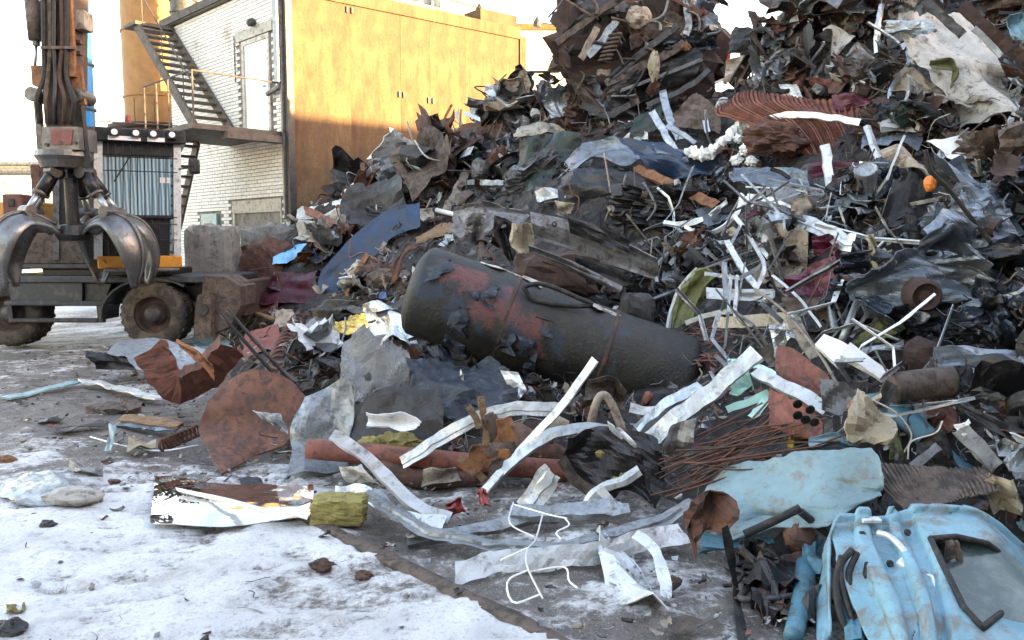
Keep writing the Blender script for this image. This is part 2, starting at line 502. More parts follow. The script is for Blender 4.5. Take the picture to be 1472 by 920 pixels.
def strip_geo(P, w, prof='flat', roll=0.0, n=20, th=.003, ip=crom, twist=0.0, wob=0.0, seed=0):
    C = ip(P, n)
    if n > 6:
        C = C + np.stack([vnoise(C * 7 + k) for k in (1.3, 5.7, 9.1)], 1) * min(w * .16, .02)
    T = np.gradient(C, axis=0)
    T /= np.linalg.norm(T, axis=1, keepdims=True) + 1e-9
    D = C - CAM
    D /= np.linalg.norm(D, axis=1, keepdims=True)
    S = np.cross(T, D)
    S /= np.linalg.norm(S, axis=1, keepdims=True) + 1e-9
    N = np.cross(S, T)
    an = roll + twist * np.linspace(-.5, .5, n)
    if wob:
        an = an + wob * vnoise(np.stack([np.linspace(0, 4, n) + seed, np.zeros(n) + seed, np.zeros(n)], 1))
    ca, sa = np.cos(an)[:, None], np.sin(an)[:, None]
    S2, N2 = S * ca + N * sa, N * ca - S * sa
    V = np.stack([C + S2 * a * w + N2 * b * w for a, b in PROF[prof]], 1)
    V = V + np.stack([vnoise(V * 16 + k) for k in (2.3, 8.7, 4.1)], -1) * w * .09
    return shell(V, th), V
def strip(name, pts, w, material, label=None, cat=None, short=None, prof='flat', roll=.3, n=None, Y=None, flat=0.0, lift=.12, th=.003, kink=False, twist=0.0, wob=.25, parent=None, group=None):
    P = resolve(pts, Y, flat, lift)
    if n is None:
        n = max(len(pts) * 6, 12)
    if kink:
        n = (len(pts) - 1) * 5 + 1
    (v, f), V = strip_geo(P, w, prof, roll, n, th, lin if kink else crom, twist, wob, len(str(pts)))
    o = link(name, v, f, material, parent)
    tag(o, label, cat, group)
    mark(V.reshape(-1, 3))
    if short:
        ANCH.append((short, *pix(V.reshape(-1, 3).mean(0))))
    return o
def tube_geo(P, r, n=16, sides=8, ip=crom, taper=None, cap=True):
    C = ip(P, n) if n else np.asarray(P, float)
    n = len(C)
    T = np.gradient(C, axis=0)
    T /= np.linalg.norm(T, axis=1, keepdims=True) + 1e-9
    ref = np.array([0, 0, 1.0]) if abs(T[0, 2]) < .9 else np.array([1.0, 0, 0])
    vs = []
    for i in range(n):
        s = np.cross(T[i], ref)
        s /= np.linalg.norm(s) + 1e-9
        u = np.cross(s, T[i])
        ref = u
        rr = r if taper is None else r * (1 + (taper - 1) * i / (n - 1))
        a = np.arange(sides) * 2 * math.pi / sides
        vs.append(C[i] + rr * (np.cos(a)[:, None] * s + np.sin(a)[:, None] * u))
    fs = []
    for i in range(n - 1):
        for k in range(sides):
            a, b = i * sides + k, i * sides + (k + 1) % sides
            fs.append([a, b, b + sides, a + sides])
    if cap:
        fs.append(list(range(sides))[::-1])
        fs.append([(n - 1) * sides + k for k in range(sides)])
    return np.concatenate(vs), fs
def tube(name, pts, r, material, label=None, cat=None, short=None, Y=None, flat=0.0, lift=.1, n=None, sides=8, kink=False, parent=None, group=None, taper=None):
    P = resolve(pts, Y, flat, lift)
    v, f = tube_geo(P, r, n or (len(pts) if kink or len(pts) == 2 else len(pts) * 6), sides, lin if kink else crom, taper)
    o = link(name, v, f, material, parent, smooth=not kink and sides > 5)
    tag(o, label, cat, group)
    mark(lin(P, 40))
    if short:
        ANCH.append((short, *pix(P.mean(0))))
    return o
def lathe(prof, c, axis=(0, 0, 1), sides=24, cap=False):
    ax = Vector(axis).normalized()
    q = ax.to_track_quat('Z', 'Y').to_matrix()
    vs, fs = [], []
    for r, z in prof:
        for k in range(sides):
            a = 2 * math.pi * k / sides
            vs.append(np.array(c) + np.array(q @ Vector((r * math.cos(a), r * math.sin(a), z))))
    for i in range(len(prof) - 1):
        for k in range(sides):
            a, b = i * sides + k, i * sides + (k + 1) % sides
            fs.append([a, b, b + sides, a + sides])
    if cap:
        fs.append(list(range(sides))[::-1])
        fs.append([(len(prof) - 1) * sides + k for k in range(sides)])
    return np.array(vs), fs
def blob(name, c, size, material, label=None, cat=None, short=None, seed=0, rough=.35, freq=2.5, flatq=False, smooth=False, parent=None, rot=0, oct=3, res=(14, 20)):
    n, m = res
    th = np.linspace(0.02, math.pi - .02, n)
    ph = np.linspace(0, 2 * math.pi, m, endpoint=False)
    T, Ph = np.meshgrid(th, ph, indexing='ij')
    d = np.stack([np.sin(T) * np.cos(Ph), np.sin(T) * np.sin(Ph), np.cos(T)], -1)
    if flatq:
        k = np.abs(d).max(-1, keepdims=True)
        d = d / k ** .8
    d = d * (1 + rough * fbm(d * freq + seed * 7.3, oct))[..., None]
    d = d * np.asarray(size)
    R = np.array([[math.cos(rot), -math.sin(rot), 0], [math.sin(rot), math.cos(rot), 0], [0, 0, 1]])
    v = d.reshape(-1, 3) @ R.T + np.asarray(c)
    fs = []
    for i in range(n - 1):
        for j in range(m):
            a, b = i * m + j, i * m + (j + 1) % m
            fs.append([a, a + m, b + m, b])
    fs.append(list(range(m)))
    fs.append([(n - 1) * m + j for j in range(m)][::-1])
    o = link(name, v, fs, material, parent, smooth)
    tag(o, label, cat)
    if parent is None:
        mark(v)
    if short:
        ANCH.append((short, *pix(c)))
    return o
# ------------------------------------------------------------------ ground
def axis(lo, hi, step, far):
    a = list(np.arange(lo, hi, step))
    s, p = step, hi
    while p < far:
        a.append(p); s *= 1.35; p += s
    s, p = step * 1.35, lo - step
    while p > -far:
        a.insert(0, p); s *= 1.35; p -= s
    return np.array(a)
gx, gy = axis(-7.5, 3.0, .045, 500), axis(2.2, 14, .05, 500)
GXm, GYm = np.meshgrid(gx, gy, indexing='ij')
k0, k1 = at(436, 750, 4.9), at(800, 935, 3.38)
KA, KB = np.array([k0[0], 4.93]), np.array([k1[0], 3.36])
kd = (KB - KA) / np.linalg.norm(KB - KA)
kn = np.array([-kd[1], kd[0]])
side = (GXm - KA[0]) * kn[0] + (GYm - KA[1]) * kn[1]        # >0 : behind the kerb rail, on the dirt
P3 = np.stack([GXm, GYm, np.zeros_like(GXm)], -1)
near = np.exp(-((GXm / 14) ** 2 + ((GYm - 6) / 14) ** 2))
n_l, n_m, n_s = fbm(P3 * .7 + 3, 3), fbm(P3 * 2.6 + 11, 4), fbm(P3 * np.array([6, 13, 1]) + 5, 3)
z = near * (.012 * n_l + .014 * n_m + .013 * n_s)
slab = (side < 0)
snow = .58 + .16 * n_l + .27 * n_m + .26 * n_s
snow -= .50 * np.exp(-((GYm - 8.0) / 1.5) ** 2) * np.clip((GXm + 8) / 2, 0, 1)     # churned muddy lane in front of the machine
snow -= .32 * np.exp(-((GYm - 11.6) / 1.6) ** 2)
snow -= .36 * np.clip(side * 3, 0, 1) * np.exp(-((GYm - 4.2) / 1.6) ** 2)
snow += .42 * np.exp(-((GYm - 4.3) / 1.5) ** 2) * (side < .02)
snow -= .45 * np.exp(-(((GXm + .75) / .55) ** 2 + ((GYm - 4.0) / .38) ** 2)) * (1 + n_m)
snow -= .5 * np.clip(hz(GXm, GYm) > .01, 0, 1)
z += near * np.clip(snow - .5, 0, .5) * .012
z -= .035 * np.clip(side * 8, 0, 1) * near
ni, nj = GXm.shape
idx = np.arange(ni * nj).reshape(ni, nj)
fs = np.stack([idx[:-1, :-1], idx[1:, :-1], idx[1:, 1:], idx[:-1, 1:]], -1).reshape(-1, 4)
m, nt, b, co = newmat('yard_ground')
at_ = nt.nodes.new('ShaderNodeAttribute'); at_.attribute_name = 'snow'
n1, n2, n3, n4 = _noise(nt, co, 7, 7, .7, .3), _noise(nt, co, 34, 5, .7), _noise(nt, co, 1.3, 4, .6), _noise(nt, co, 120, 2, .5)
mud = _mix(nt, _ramp(nt, n1, .3, .7), (.07, .058, .05), (.19, .165, .142))
mud = _mix(nt, _ramp(nt, n2, .55, .66), mud, (.04, .036, .033))
mud = _mix(nt, _ramp(nt, n4, .62, .72), mud, (.46, .44, .41))
sn = _mix(nt, _ramp(nt, n3, .35, .65), (.52, .52, .52), (.71, .71, .71))
sn = _mix(nt, _ramp(nt, n2, .52, .68), sn, (.40, .39, .38))
sn = _mix(nt, _ramp(nt, _noise(nt, co, 3.2, 6, .7, .6), .54, .68, (0, 0, 0, 1), (.75, .75, .75, 1)), sn, (.36, .34, .32))
ma = nt.nodes.new('ShaderNodeMath'); ma.operation = 'MULTIPLY_ADD'
nt.links.new(n1, ma.inputs[0]); ma.inputs[1].default_value = .9
nt.links.new(at_.outputs['Fac'], ma.inputs[2])
mb = nt.nodes.new('ShaderNodeMath'); mb.operation = 'MULTIPLY_ADD'
nt.links.new(n2, mb.inputs[0]); mb.inputs[1].default_value = .5
nt.links.new(ma.outputs[0], mb.inputs[2])
msk = _ramp(nt, mb.outputs[0], 0, 1)
rmp = nt.nodes[-1]
rmp.color_ramp.elements[0].position, rmp.color_ramp.elements[1].position = .0, 1
mrg = nt.nodes.new('ShaderNodeMapRange')
n5 = _noise(nt, co, 17, 8, .75, .3)
mc = nt.nodes.new('ShaderNodeMath'); mc.operation = 'MULTIPLY_ADD'
nt.links.new(n5, mc.inputs[0]); mc.inputs[1].default_value = 1.8; nt.links.new(mb.outputs[0], mc.inputs[2])
mrg.inputs['From Min'].default_value, mrg.inputs['From Max'].default_value = 1.98, 2.42
nt.links.new(mc.outputs[0], mrg.inputs[0])
nt.links.new(_mix(nt, mrg.outputs[0], mud, sn), b.inputs['Base Color'])
rr = nt.nodes.new('ShaderNodeMapRange')
rr.inputs['To Min'].default_value, rr.inputs['To Max'].default_value = .35, .85
nt.links.new(n1, rr.inputs[0]); nt.links.new(rr.outputs[0], b.inputs['Roughness'])
ad = nt.nodes.new('ShaderNodeMath'); nt.links.new(n1, ad.inputs[0]); nt.links.new(n2, ad.inputs[1])
ad2 = nt.nodes.new('ShaderNodeMath'); nt.links.new(ad.outputs[0], ad2.inputs[0]); nt.links.new(n5, ad2.inputs[1])
bump(nt, b, ad2.outputs[0], .6, .03)
M['yard_ground'] = m
g = link('ground', np.stack([GXm, GYm, z], -1).reshape(-1, 3), fs, 'yard_ground', smooth=True, loc=(0, 0, 0))
aa = g.data.attributes.new('snow', 'FLOAT', 'POINT')
aa.data.foreach_set('value', snow.reshape(-1).astype(np.float32))
tag(g, 'icy muddy yard ground with patches of trodden snow', kind='structure')

# kerb rail along the slab edge
L = 26
kp = [np.array([*(KA + (KB - KA) * t + kn * .006 * math.sin(t * 23)), .004 + .004 * math.sin(t * 17)]) for t in np.linspace(-.02, 1.35, L)]
rows = []
for i, p in enumerate(kp):
    j = .008 * math.sin(i * 2.3)
    n3_ = np.array([*kn, 0])
    rows.append([p - n3_ * .055 + (0, 0, -.03), p - n3_ * .052 + (0, 0, .006 + j * .6), p - n3_ * .01 + (0, 0, .011 + j * .6), p + n3_ * .035 + (0, 0, .009), p + n3_ * .055 + (0, 0, -.03)])
v, f = shell(np.array(rows), .004)
tag(link('kerb_rail', v, f, 'brown', smooth=True), 'brown rusted edging rail along the snowy slab in the foreground', 'edging')
v = np.array(kp)
mark(v)

# ------------------------------------------------------------------ heap core
nx, ny = 250, 245
xs, ys = np.linspace(-7.5, 11, nx), np.linspace(1.9, 20.8, ny)
X, Y_ = np.meshgrid(xs, ys, indexing='ij')
H = hz(X, Y_)
raw = np.maximum(H, 0)
Q = np.stack([X, Y_, H], -1)
z = H - .10 + .16 * fbm(Q * 1.6, 3) * np.clip(H * 2, 0, 1) + .07 * np.abs(fbm(Q * 5 + 9, 2)) * np.clip(H * 3, 0, 1)
z = np.where(H < .03, -.2, z)
idx = np.arange(nx * ny).reshape(nx, ny)
fs = np.stack([idx[:-1, :-1], idx[1:, :-1], idx[1:, 1:], idx[:-1, 1:]], -1).reshape(-1, 4)
m, nt, b, co = newmat('packed_scrap')
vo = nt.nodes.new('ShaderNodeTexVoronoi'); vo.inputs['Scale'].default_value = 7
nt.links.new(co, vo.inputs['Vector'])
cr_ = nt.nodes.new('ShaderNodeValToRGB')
els = [(.0, (.006, .006, .006)), (.25, (.012, .010, .009)), (.45, (.025, .016, .012)), (.6, (.009, .009, .010)), (.75, (.04, .025, .018)), (.88, (.05, .05, .05)), (.97, (.12, .12, .12))]  # near-black tones paint dark voids, the gaps between scrap pieces
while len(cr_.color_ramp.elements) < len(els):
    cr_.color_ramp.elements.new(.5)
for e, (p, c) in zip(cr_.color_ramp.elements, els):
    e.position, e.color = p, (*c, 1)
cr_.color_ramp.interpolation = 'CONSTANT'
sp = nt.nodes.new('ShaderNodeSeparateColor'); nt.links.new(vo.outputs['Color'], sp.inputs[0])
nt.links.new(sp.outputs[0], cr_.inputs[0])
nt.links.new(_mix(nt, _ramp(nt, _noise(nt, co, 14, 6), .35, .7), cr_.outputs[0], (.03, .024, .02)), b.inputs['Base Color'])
b.inputs['Roughness'].default_value = .7
bump(nt, b, vo.outputs['Distance'], .8, .08)
M['packed_scrap'] = m
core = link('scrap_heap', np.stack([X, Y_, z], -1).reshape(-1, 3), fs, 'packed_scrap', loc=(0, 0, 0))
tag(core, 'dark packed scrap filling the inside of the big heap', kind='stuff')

# ------------------------------------------------------------------ brick building, steel wall
CN = np.array([-4.7, 17.0])
BT, BO = np.array([-.707, .707]), np.array([-.707, -.707])
RTt, RO = np.array([.777, .629]), np.array([.629, -.777])
def fr(T, O):
    def f_(t, o, z):
        q = CN + T * t + O * o
        return np.array([q[0], q[1], z])
    return f_
BW, RW = fr(BT, BO), fr(RTt, RO)
def obox(W_, t0, t1, o0, o1, z0, z1):
    return box_c([W_(t, o, z_) for t in (t0, t1) for o in (o0, o1) for z_ in (z0, z1)])
m, nt, b, co = newmat('white_brick')
oi = nt.nodes.new('ShaderNodeObjectInfo')
n1, n2, n3 = _noise(nt, co, .9, 5, .65), _noise(nt, co, 6, 5, .7), _noise(nt, co, 40, 3)
c = _mix(nt, _ramp(nt, n2, .3, .7), (.68, .66, .61), (.86, .84, .79))
c = _mix(nt, _ramp(nt, n1, .56, .74), c, (.34, .28, .22))
c = _mix(nt, _ramp(nt, n3, .62, .75), c, (.30, .27, .23))
hs = nt.nodes.new('ShaderNodeHueSaturation'); mr = nt.nodes.new('ShaderNodeMapRange')
mr.inputs['To Min'].default_value, mr.inputs['To Max'].default_value = .86, 1.06
nt.links.new(oi.outputs['Random'], mr.inputs[0]); nt.links.new(mr.outputs[0], hs.inputs['Value']); nt.links.new(c, hs.inputs['Color'])
nt.links.new(hs.outputs[0], b.inputs['Base Color']); b.inputs['Roughness'].default_value = .85
bump(nt, b, n3, .3, .01)
M['white_brick'] = m
mat('mortar', (.26, .24, .21), .95, 0, .3, (.14, .12, .1), .4, 3)
bb = empty('brick_building', BW(2.5, -1, 0), 'white brick building with outside steel stairs, left of the rusted wall', 'building')
bl, bh, wz = .262, .079, 7.12
v, f = obox(BW, -.02, 5.75, -5, -.02, 0, wz)
link('wall', v, f, 'mortar', bb)
openings = [(.62, 1.86, 4.0, 6.12), (.28, 2.55, 1.9, 2.62), (3.25, 4.2, 1.95, 2.4)]
unit = obox(BW, 0, bl - .013, -.03, .012, 0, bh - .013)
proto = None
rest, cand = [], []
for r in range(int(wz / bh)):
    z0 = r * bh
    t = -(.5 * bl if r % 2 else 0)
    while t < 5.72:
        t0, t1 = max(t, 0), min(t + bl - .013, 5.74)
        if t1 - t0 > .05 and not any(t1 > a and t0 < b_ and z0 + bh > c_ and z0 < d_ for a, b_, c_, d_ in openings):
            cand.append((t0, t1, z0))
        t += bl
brng = random.Random(3)
vis = [c_ for c_ in cand if c_[2] > 2.2 and c_[1] - c_[0] > bl - .02]
vis.sort(key=lambda c_: c_[0] + abs(c_[2] - 4.4) * .55)
single = set(vis[:300])
me = None
for c_ in cand:
    if c_ in single:
        if me is None:
            o = link('brick', *obox(BW, c_[0], c_[1], -.03, .012, c_[2], c_[2] + bh - .013), 'white_brick', bb, loc=BW(c_[0], 0, c_[2]))
            me = o.data
        else:
            o = bpy.data.objects.new('brick', me)
            COL.objects.link(o)
            o.parent = bb
            o.location = Vector(BW(c_[0], brng.uniform(-.002, .003), c_[2])) - Vector(bb['_w'])
    else:
        k = brng.uniform(-.002, .003)
        rest.append(obox(BW, c_[0], c_[1], -.03, .012 + k, c_[2], c_[2] + bh - .013))
tag(link('brick_courses', *join(rest), 'white_brick', bb), kind='stuff')
v, f = obox(BW, -.1, 5.95, -5.1, .12, wz, wz + .16)
link('roof_edge', v, f, 'concrete', bb)
link('roof_trim', *obox(BW, -.1, 5.95, .12, .16, wz + .02, wz + .2), 'stair_steel', bb)
m, nt, b, co = newmat('door_sheet')
b.inputs['Base Color'].default_value, b.inputs['Metallic'].default_value, b.inputs['Roughness'].default_value = (.72, .73, .72, 1), .55, .3
bump(nt, b, _noise(nt, co, 1.6, 2), .5, .1)
M['door_sheet'] = m
d = link('door', *obox(BW, .72, 1.76, -.03, -.005, 4.02, 6.02), 'door_sheet', bb)
link('door_handle', *lathe([(0.001, 0), (.035, 0), (.035, .05), (.001, .05)], BW(.9, -.005, 5.05), (-.707, -.707, 0), 10), 'white_metal', d)
for a in ((.62, .72, 4.0, 6.12), (1.76, 1.86, 4.0, 6.12), (.72, 1.76, 6.02, 6.12)):
    link('door_frame', *obox(BW, a[0], a[1], -.03, .02, a[2], a[3]), 'off_white', bb)
link('lintel', *obox(BW, .45, 2.1, .013, .03, 6.14, 6.36), 'off_white', bb)
link('wall_lamp', *lathe([(.001, 0), (.07, 0), (.09, .1), (.06, .16), (.001, .17)], BW(1.2, .03, 6.45), (-.5, -.5, -.4), 12), 'dark_grey', bb)
link('conduit', *tube_geo([BW(2.15, .03, 6.3), BW(2.15, .03, 5.3)], .012, 2, 5), 'dark_grey', bb)
w = link('window', *obox(BW, .34, 2.45, -.08, -.05, 1.9, 2.36), 'mid_grey', bb)
link('lintel', *obox(BW, .28, 2.55, -.03, .02, 2.36, 2.64), 'off_white', bb)
for a in ((.28, .34), (2.45, 2.55)):
    link('window_frame', *obox(BW, a[0], a[1], -.06, .015, 1.9, 2.36), 'off_white', w)
link('meter_box', *obox(BW, 3.3, 4.15, -.03, .06, 1.97, 2.38), 'pale_blue', bb)
link('downpipe', *obox(BW, .0, .17, .02, .16, 5.0, wz), 'grey_blue', bb)
link('pipe_elbow', *tube_geo([BW(.1, .08, 4.95), BW(.12, .1, 4.9), BW(.55, .12, 4.82)], .055, 6, 8), 'mid_grey', bb)
link('corner_column', *obox(BW, -.16, -.02, -.1, .05, 0, wz - .02), 'dark_grey', bb)

# steel wall
m, nt, b, co = newmat('rusted_wall')
mp = nt.nodes.new('ShaderNodeMapping'); mp.inputs['Scale'].default_value = (1, 1, .28); nt.links.new(co, mp.inputs[0])
n1, n2, n3 = _noise(nt, mp.outputs[0], 1.6, 5, .65), _noise(nt, mp.outputs[0], 5, 6, .7), _noise(nt, co, 22, 4, .7)
c = _mix(nt, _ramp(nt, n2, .3, .7), (.10, .064, .040), (.20, .132, .068))
c = _mix(nt, _ramp(nt, _noise(nt, co, .55, 6, .72, .15), .46, .66, (0, 0, 0, 1), (.8, .8, .8, 1)), c, (.075, .048, .036))
c = _mix(nt, _ramp(nt, n1, .48, .68), c, (.09, .050, .034))
c = _mix(nt, _ramp(nt, n3, .55, .75), c, (.07, .042, .03))
c = _mix(nt, _ramp(nt, n2, .60, .78), c, (.045, .036, .034))
nt.links.new(c, b.inputs['Base Color']); b.inputs['Roughness'].default_value = .85; b.inputs['Specular IOR Level'].default_value = .2
bump(nt, b, n2, .35, .03)
M['rusted_wall'] = m
rw = empty('steel_wall', RW(3, 0, 0), 'tall rusted orange steel plate wall behind the heap', 'wall')
seams = [.02, 1.5, 2.78, 3.58, 4.6, 5.5, 6.26]
for a, c_ in zip(seams[:-1], seams[1:]):
    link('panel', *obox(RW, a + .0012, c_ - (.006 if abs(c_ - 2.78) < .01 else .0012), -.05, brng.uniform(-.001, .002), 0, 6.82), 'rusted_wall', rw)
    for zz in {1.5: (6.65,), 2.78: (5.0,), 3.58: (4.95,)}.get(c_, ()):
        for s in (-.06, .06):
            link('clip', *obox(RW, c_ + s - .018, c_ + s + .018, .012, .04, zz, zz + .13), 'dark_grey', rw)
link('backing', *obox(RW, .02, 6.26, -.3, -.07, 0, 6.7), 'rust_dark', rw)
link('top_rail', *obox(RW, 0, 6.3, -.2, .03, 6.83, 7.1), 'rusted_wall', rw)
link('end_post', *obox(RW, 6.3, 6.5, -.4, .02, 0, 6.9), 'rusted_wall', rw)
link('roof_box', *obox(RW, 5.1, 6.25, -1.4, -.05, 7.11, 7.4), 'rusted_wall', rw)
link('corner_plate', *obox(RW, -.1, .018, -.04, .03, 0, 7.1), 'mid_grey', rw)

# steel staircase
st = empty('steel_staircase', BW(3.5, 1, 0), 'dark steel staircase with open treads on the white brick wall', 'staircase')
def bar(a, b_, w=.05, h=.05):
    a, b_ = np.asarray(a, float), np.asarray(b_, float)
    d_ = (b_ - a) / np.linalg.norm(b_ - a)
    s = np.cross(d_, (0, 0, 1)); s /= np.linalg.norm(s) + 1e-9
    if abs(d_[2]) > .99:
        s = np.array([1.0, 0, 0])
    u = np.cross(s, d_)
    return box_c([e + s * i * w / 2 + u * j * h / 2 for e in (a, b_) for i in (-1, 1) for j in (-1, 1)])
def flight(t0, z0, t1, z1, o0, o1, n):
    for o in (o0, o1):
        link('stringer', *bar(BW(t0, o, z0), BW(t1, o, z1), .05, .24), 'stair_steel', st)
    for k in range(n):
        q = (k + .5) / n
        t, z_ = t0 + (t1 - t0) * q, z0 + (z1 - z0) * q
        link('tread', *obox(BW, t - .13, t + .13, o0 + .03, o1 - .03, z_ - .02, z_ + .02), 'stair_steel', st)
flight(2.1, 4.0, 5.5, 7.0, .06, .9, 15)
flight(2.2, 3.9, 4.6, .1, .94, 1.78, 18)
link('landing', *obox(BW, .1, 2.55, .03, 1.95, 3.9, 4.0), 'stair_steel', st)
link('landing_beam', *obox(BW, .0, .25, .03, 1.3, 3.76, 3.9), 'stair_steel', st)
link('top_landing', *obox(BW, 5.3, 6.05, .06, 1.0, 6.98, 7.06), 'stair_steel', st)
rl = [BW(2.55, 1.9, 5.0), BW(1.3, 1.9, 5.0), BW(.15, 1.9, 5.0), BW(.15, .1, 5.0)]
link('handrail', *tube_geo(rl, .018, 4, 6, lin), 'stair_steel', st)
for p in rl[:3] + [BW(1.9, 1.9, 5.0)]:
    link('rail_post', *tube_geo([p, p - np.array([0, 0, 1.0])], .018, 2, 6), 'stair_steel', st)
link('handrail', *tube_geo([BW(2.2, .9, 5.0), BW(5.5, .9, 8.0)], .018, 2, 6), 'stair_steel', st)
for t in (2.9, 4.0, 5.1):
    zz = 4.0 + (t - 2.1) / 3.4 * 3
    link('rail_post', *tube_geo([BW(t, .9, zz), BW(t, .9, zz + .95)], .014, 2, 5), 'stair_steel', st)

# ------------------------------------------------------------------ silo, chimney, pale building, pipe rack, shading hall
m, nt, b, co = newmat('silo_rust')
n1, n2 = _noise(nt, co, .8, 6, .7, .5), _noise(nt, co, 3, 6, .7)
c = _mix(nt, _ramp(nt, n2, .3, .7), (.24, .12, .04), (.36, .19, .065))
c = _mix(nt, _ramp(nt, n1, .68, .72), c, (.48, .55, .52))
c = _mix(nt, _ramp(nt, n1, .3, .45, (1, 1, 1, 1), (0, 0, 0, 1)), c, (.20, .10, .05))
nt.links.new(c, b.inputs['Base Color']); b.inputs['Roughness'].default_value = .7
M['silo_rust'] = m
def silo(px0, px1, Y, zt, label, matl, rings=(), name='silo', cat='silo', base=0):
    a, c_ = at(px0, 345, Y), at(px1, 345, Y)
    r = (c_[0] - a[0]) / 2
    ctr = np.array([(a[0] + c_[0]) / 2, Y + r, 0])
    e = empty(name, ctr, label, cat)
    link('shell', *lathe([(r, base), (r, zt * .33), (r, zt * .66), (r, zt), (.05, zt + .6)], ctr, sides=48), matl, e, smooth=False)
    for z_ in rings:
        link('ring', *lathe([(r, z_ - .04), (r + .03, z_ - .03), (r + .03, z_ + .03), (r, z_ + .04)], ctr, sides=48), matl, e)
    return e, ctr, r
e, ctr, r = silo(170, 264, 25, 16, 'tall rusty brown silo with pale patches behind the stairs', 'silo_rust', (4.2, 6.2, 8.2, 10.2))
link('base_ring', *lathe([(r + .1, 0), (r + .1, 5.0), (r + .02, 5.05)], ctr, sides=40), 'teal', e)
link('ledge', *lathe([(r, 5.2), (r + .5, 5.2), (r + .5, 5.3), (r, 5.3)], ctr, sides=40), 'rust_dark', e)
for k in range(7):
    a = math.radians(200 + k * 22)
    q = ctr + np.array([math.cos(a) * (r + .48), math.sin(a) * (r + .48), 0])
    link('rail_post', *tube_geo([q + (0, 0, 5.3), q + (0, 0, 6.0)], .014, 2, 5), 'rust_dark', e)
e, ctr, r = silo(300, 372, 27, 14, 'rusty silo showing above the brick roof', 'silo_rust', (8, 9.5))
e, ctr, r = silo(252, 288, 24, 15, 'dark ribbed column between the two rusty silos', 'dark_grey', [7 + .35 * k for k in range(12)], 'ribbed_column', 'column')
e, ctr, r = silo(96, 134, 22, 14, 'bright blue chimney pipe behind the excavator arm', 'chimney_blue', (), 'chimney_pipe', 'chimney', 0)
for z_ in (4, 5.3, 6.5, 7.7, 8.9):
    link('band', *lathe([(r + .0, z_ - .03), (r + .05, z_ - .03), (r + .05, z_ + .03), (r, z_ + .03)], ctr, sides=32), 'machine_grey', e)
mat('pale_wall', (.74, .66, .50), .8, 0, .15, (.5, .42, .3), .3, 1.5)
pb = empty('pale_building', (0, 34, 0), 'pale sunlit yellow building with windows far behind the steel wall', 'building')
a, c_ = at(470, 345, 34), at(700, 345, 36)
link('wall', *boxw((a[0], 34, 0), (c_[0], 44, 13.5)), 'pale_wall', pb)
for k, x in enumerate((495, 522, 548, 590, 622)):
    q = at(x, 10, 34)
    wdw = link('window', *boxw((q[0] - .33, 33.96, 11.0), (q[0] + .33, 34.02, 12.8)), 'grey_blue', pb)
    link('frame', *boxw((q[0] - .4, 33.9, 10.9), (q[0] + .4, 33.97, 11.0)), 'off_white', wdw)
    link('frame', *boxw((q[0] - .03, 33.9, 11.0), (q[0] + .03, 33.96, 12.8)), 'off_white', wdw)
q0, q1 = at(688, 345, 36), at(830, 345, 36)
link('annex', *boxw((q0[0], 36.1, 0), (q1[0], 45, 10.9)), 'pale_wall', pb)
link('annex_roof', *boxw((q0[0], 36.0, 10.9), (q1[0] + .3, 45.2, 11.15)), 'rust_orange', pb)
tag(link('overhead_cable', *tube_geo([at(610, -12, 30), at(690, 12, 30), at(775, 32, 31), at(840, 40, 31)], .02, 16, 5), 'dark_grey'), 'thin overhead cable above the rusted steel wall', 'cable')
for px, py in ((689, 11), (772, 30)):
    tag(link('hanging_lamp', *lathe([(.02, .16), (.05, .1), (.14, -.05), (.16, -.22), (.001, -.24)], at(px, py, 30.4), sides=12), 'dark_grey'), 'dark lamp hanging on the cable, %s one' % ('left' if px < 700 else 'right'), 'lamp', 'lamps on the overhead cable')
# pipe rack and hoppers on the left skyline
pr = empty('pipe_bridge', at(-60, 345, 38) * (1, 1, 0), 'grey horizontal pipe bridge low on the left skyline', 'pipe bridge')
for yy, rr_ in ((236, .12), (246, .2)):
    link('pipe', *tube_geo([at(-160, yy, 38), at(190, yy, 38)], rr_, 2, 10), 'mid_grey', pr)
for px in (-120, -20, 48, 150):
    q = at(px, 240, 38.3)
    link('post', *boxw((q[0] - .12, 38.2, 0), (q[0] + .12, 38.45, q[2])), 'rust', pr)
for k, px in enumerate((8, 42, -30)):
    q = at(px, 275, 33)
    tag(link('hopper', *lathe([(.3, 0), (.35, q[2] - .25), (1.0, q[2] + .35), (.95, q[2] + .4), (.1, q[2] + .55)], (q[0], 33, 0), sides=20), 'white_paint'), ('white cone hopper behind the red box of the excavator', 'white cone hopper just left of the grapple arm', 'white cone hopper cut by the left picture edge')[k], 'hopper', 'hoppers')
# big hall behind the viewer: it stands between the low sun and the yard
hall = empty('storage_hall', RW(10, 26, 0), 'long grey corrugated storage hall across the yard', 'building')
for k in range(42):
    t0 = -28 + k * 2
    link('panel', *obox(RW, t0 + .02, t0 + 1.98, 24.0, 24.1, .6, 10.2), 'mid_grey', hall)
link('plinth', *obox(RW, -28, 56, 23.95, 40, 0, .6), 'concrete', hall)
link('body', *obox(RW, -28, 56, 24.12, 40, .6, 10.15), 'mid_grey', hall)
link('roof', *obox(RW, -28.2, 56.2, 23.8, 40.2, 10.2, 10.42), 'dark_grey', hall)

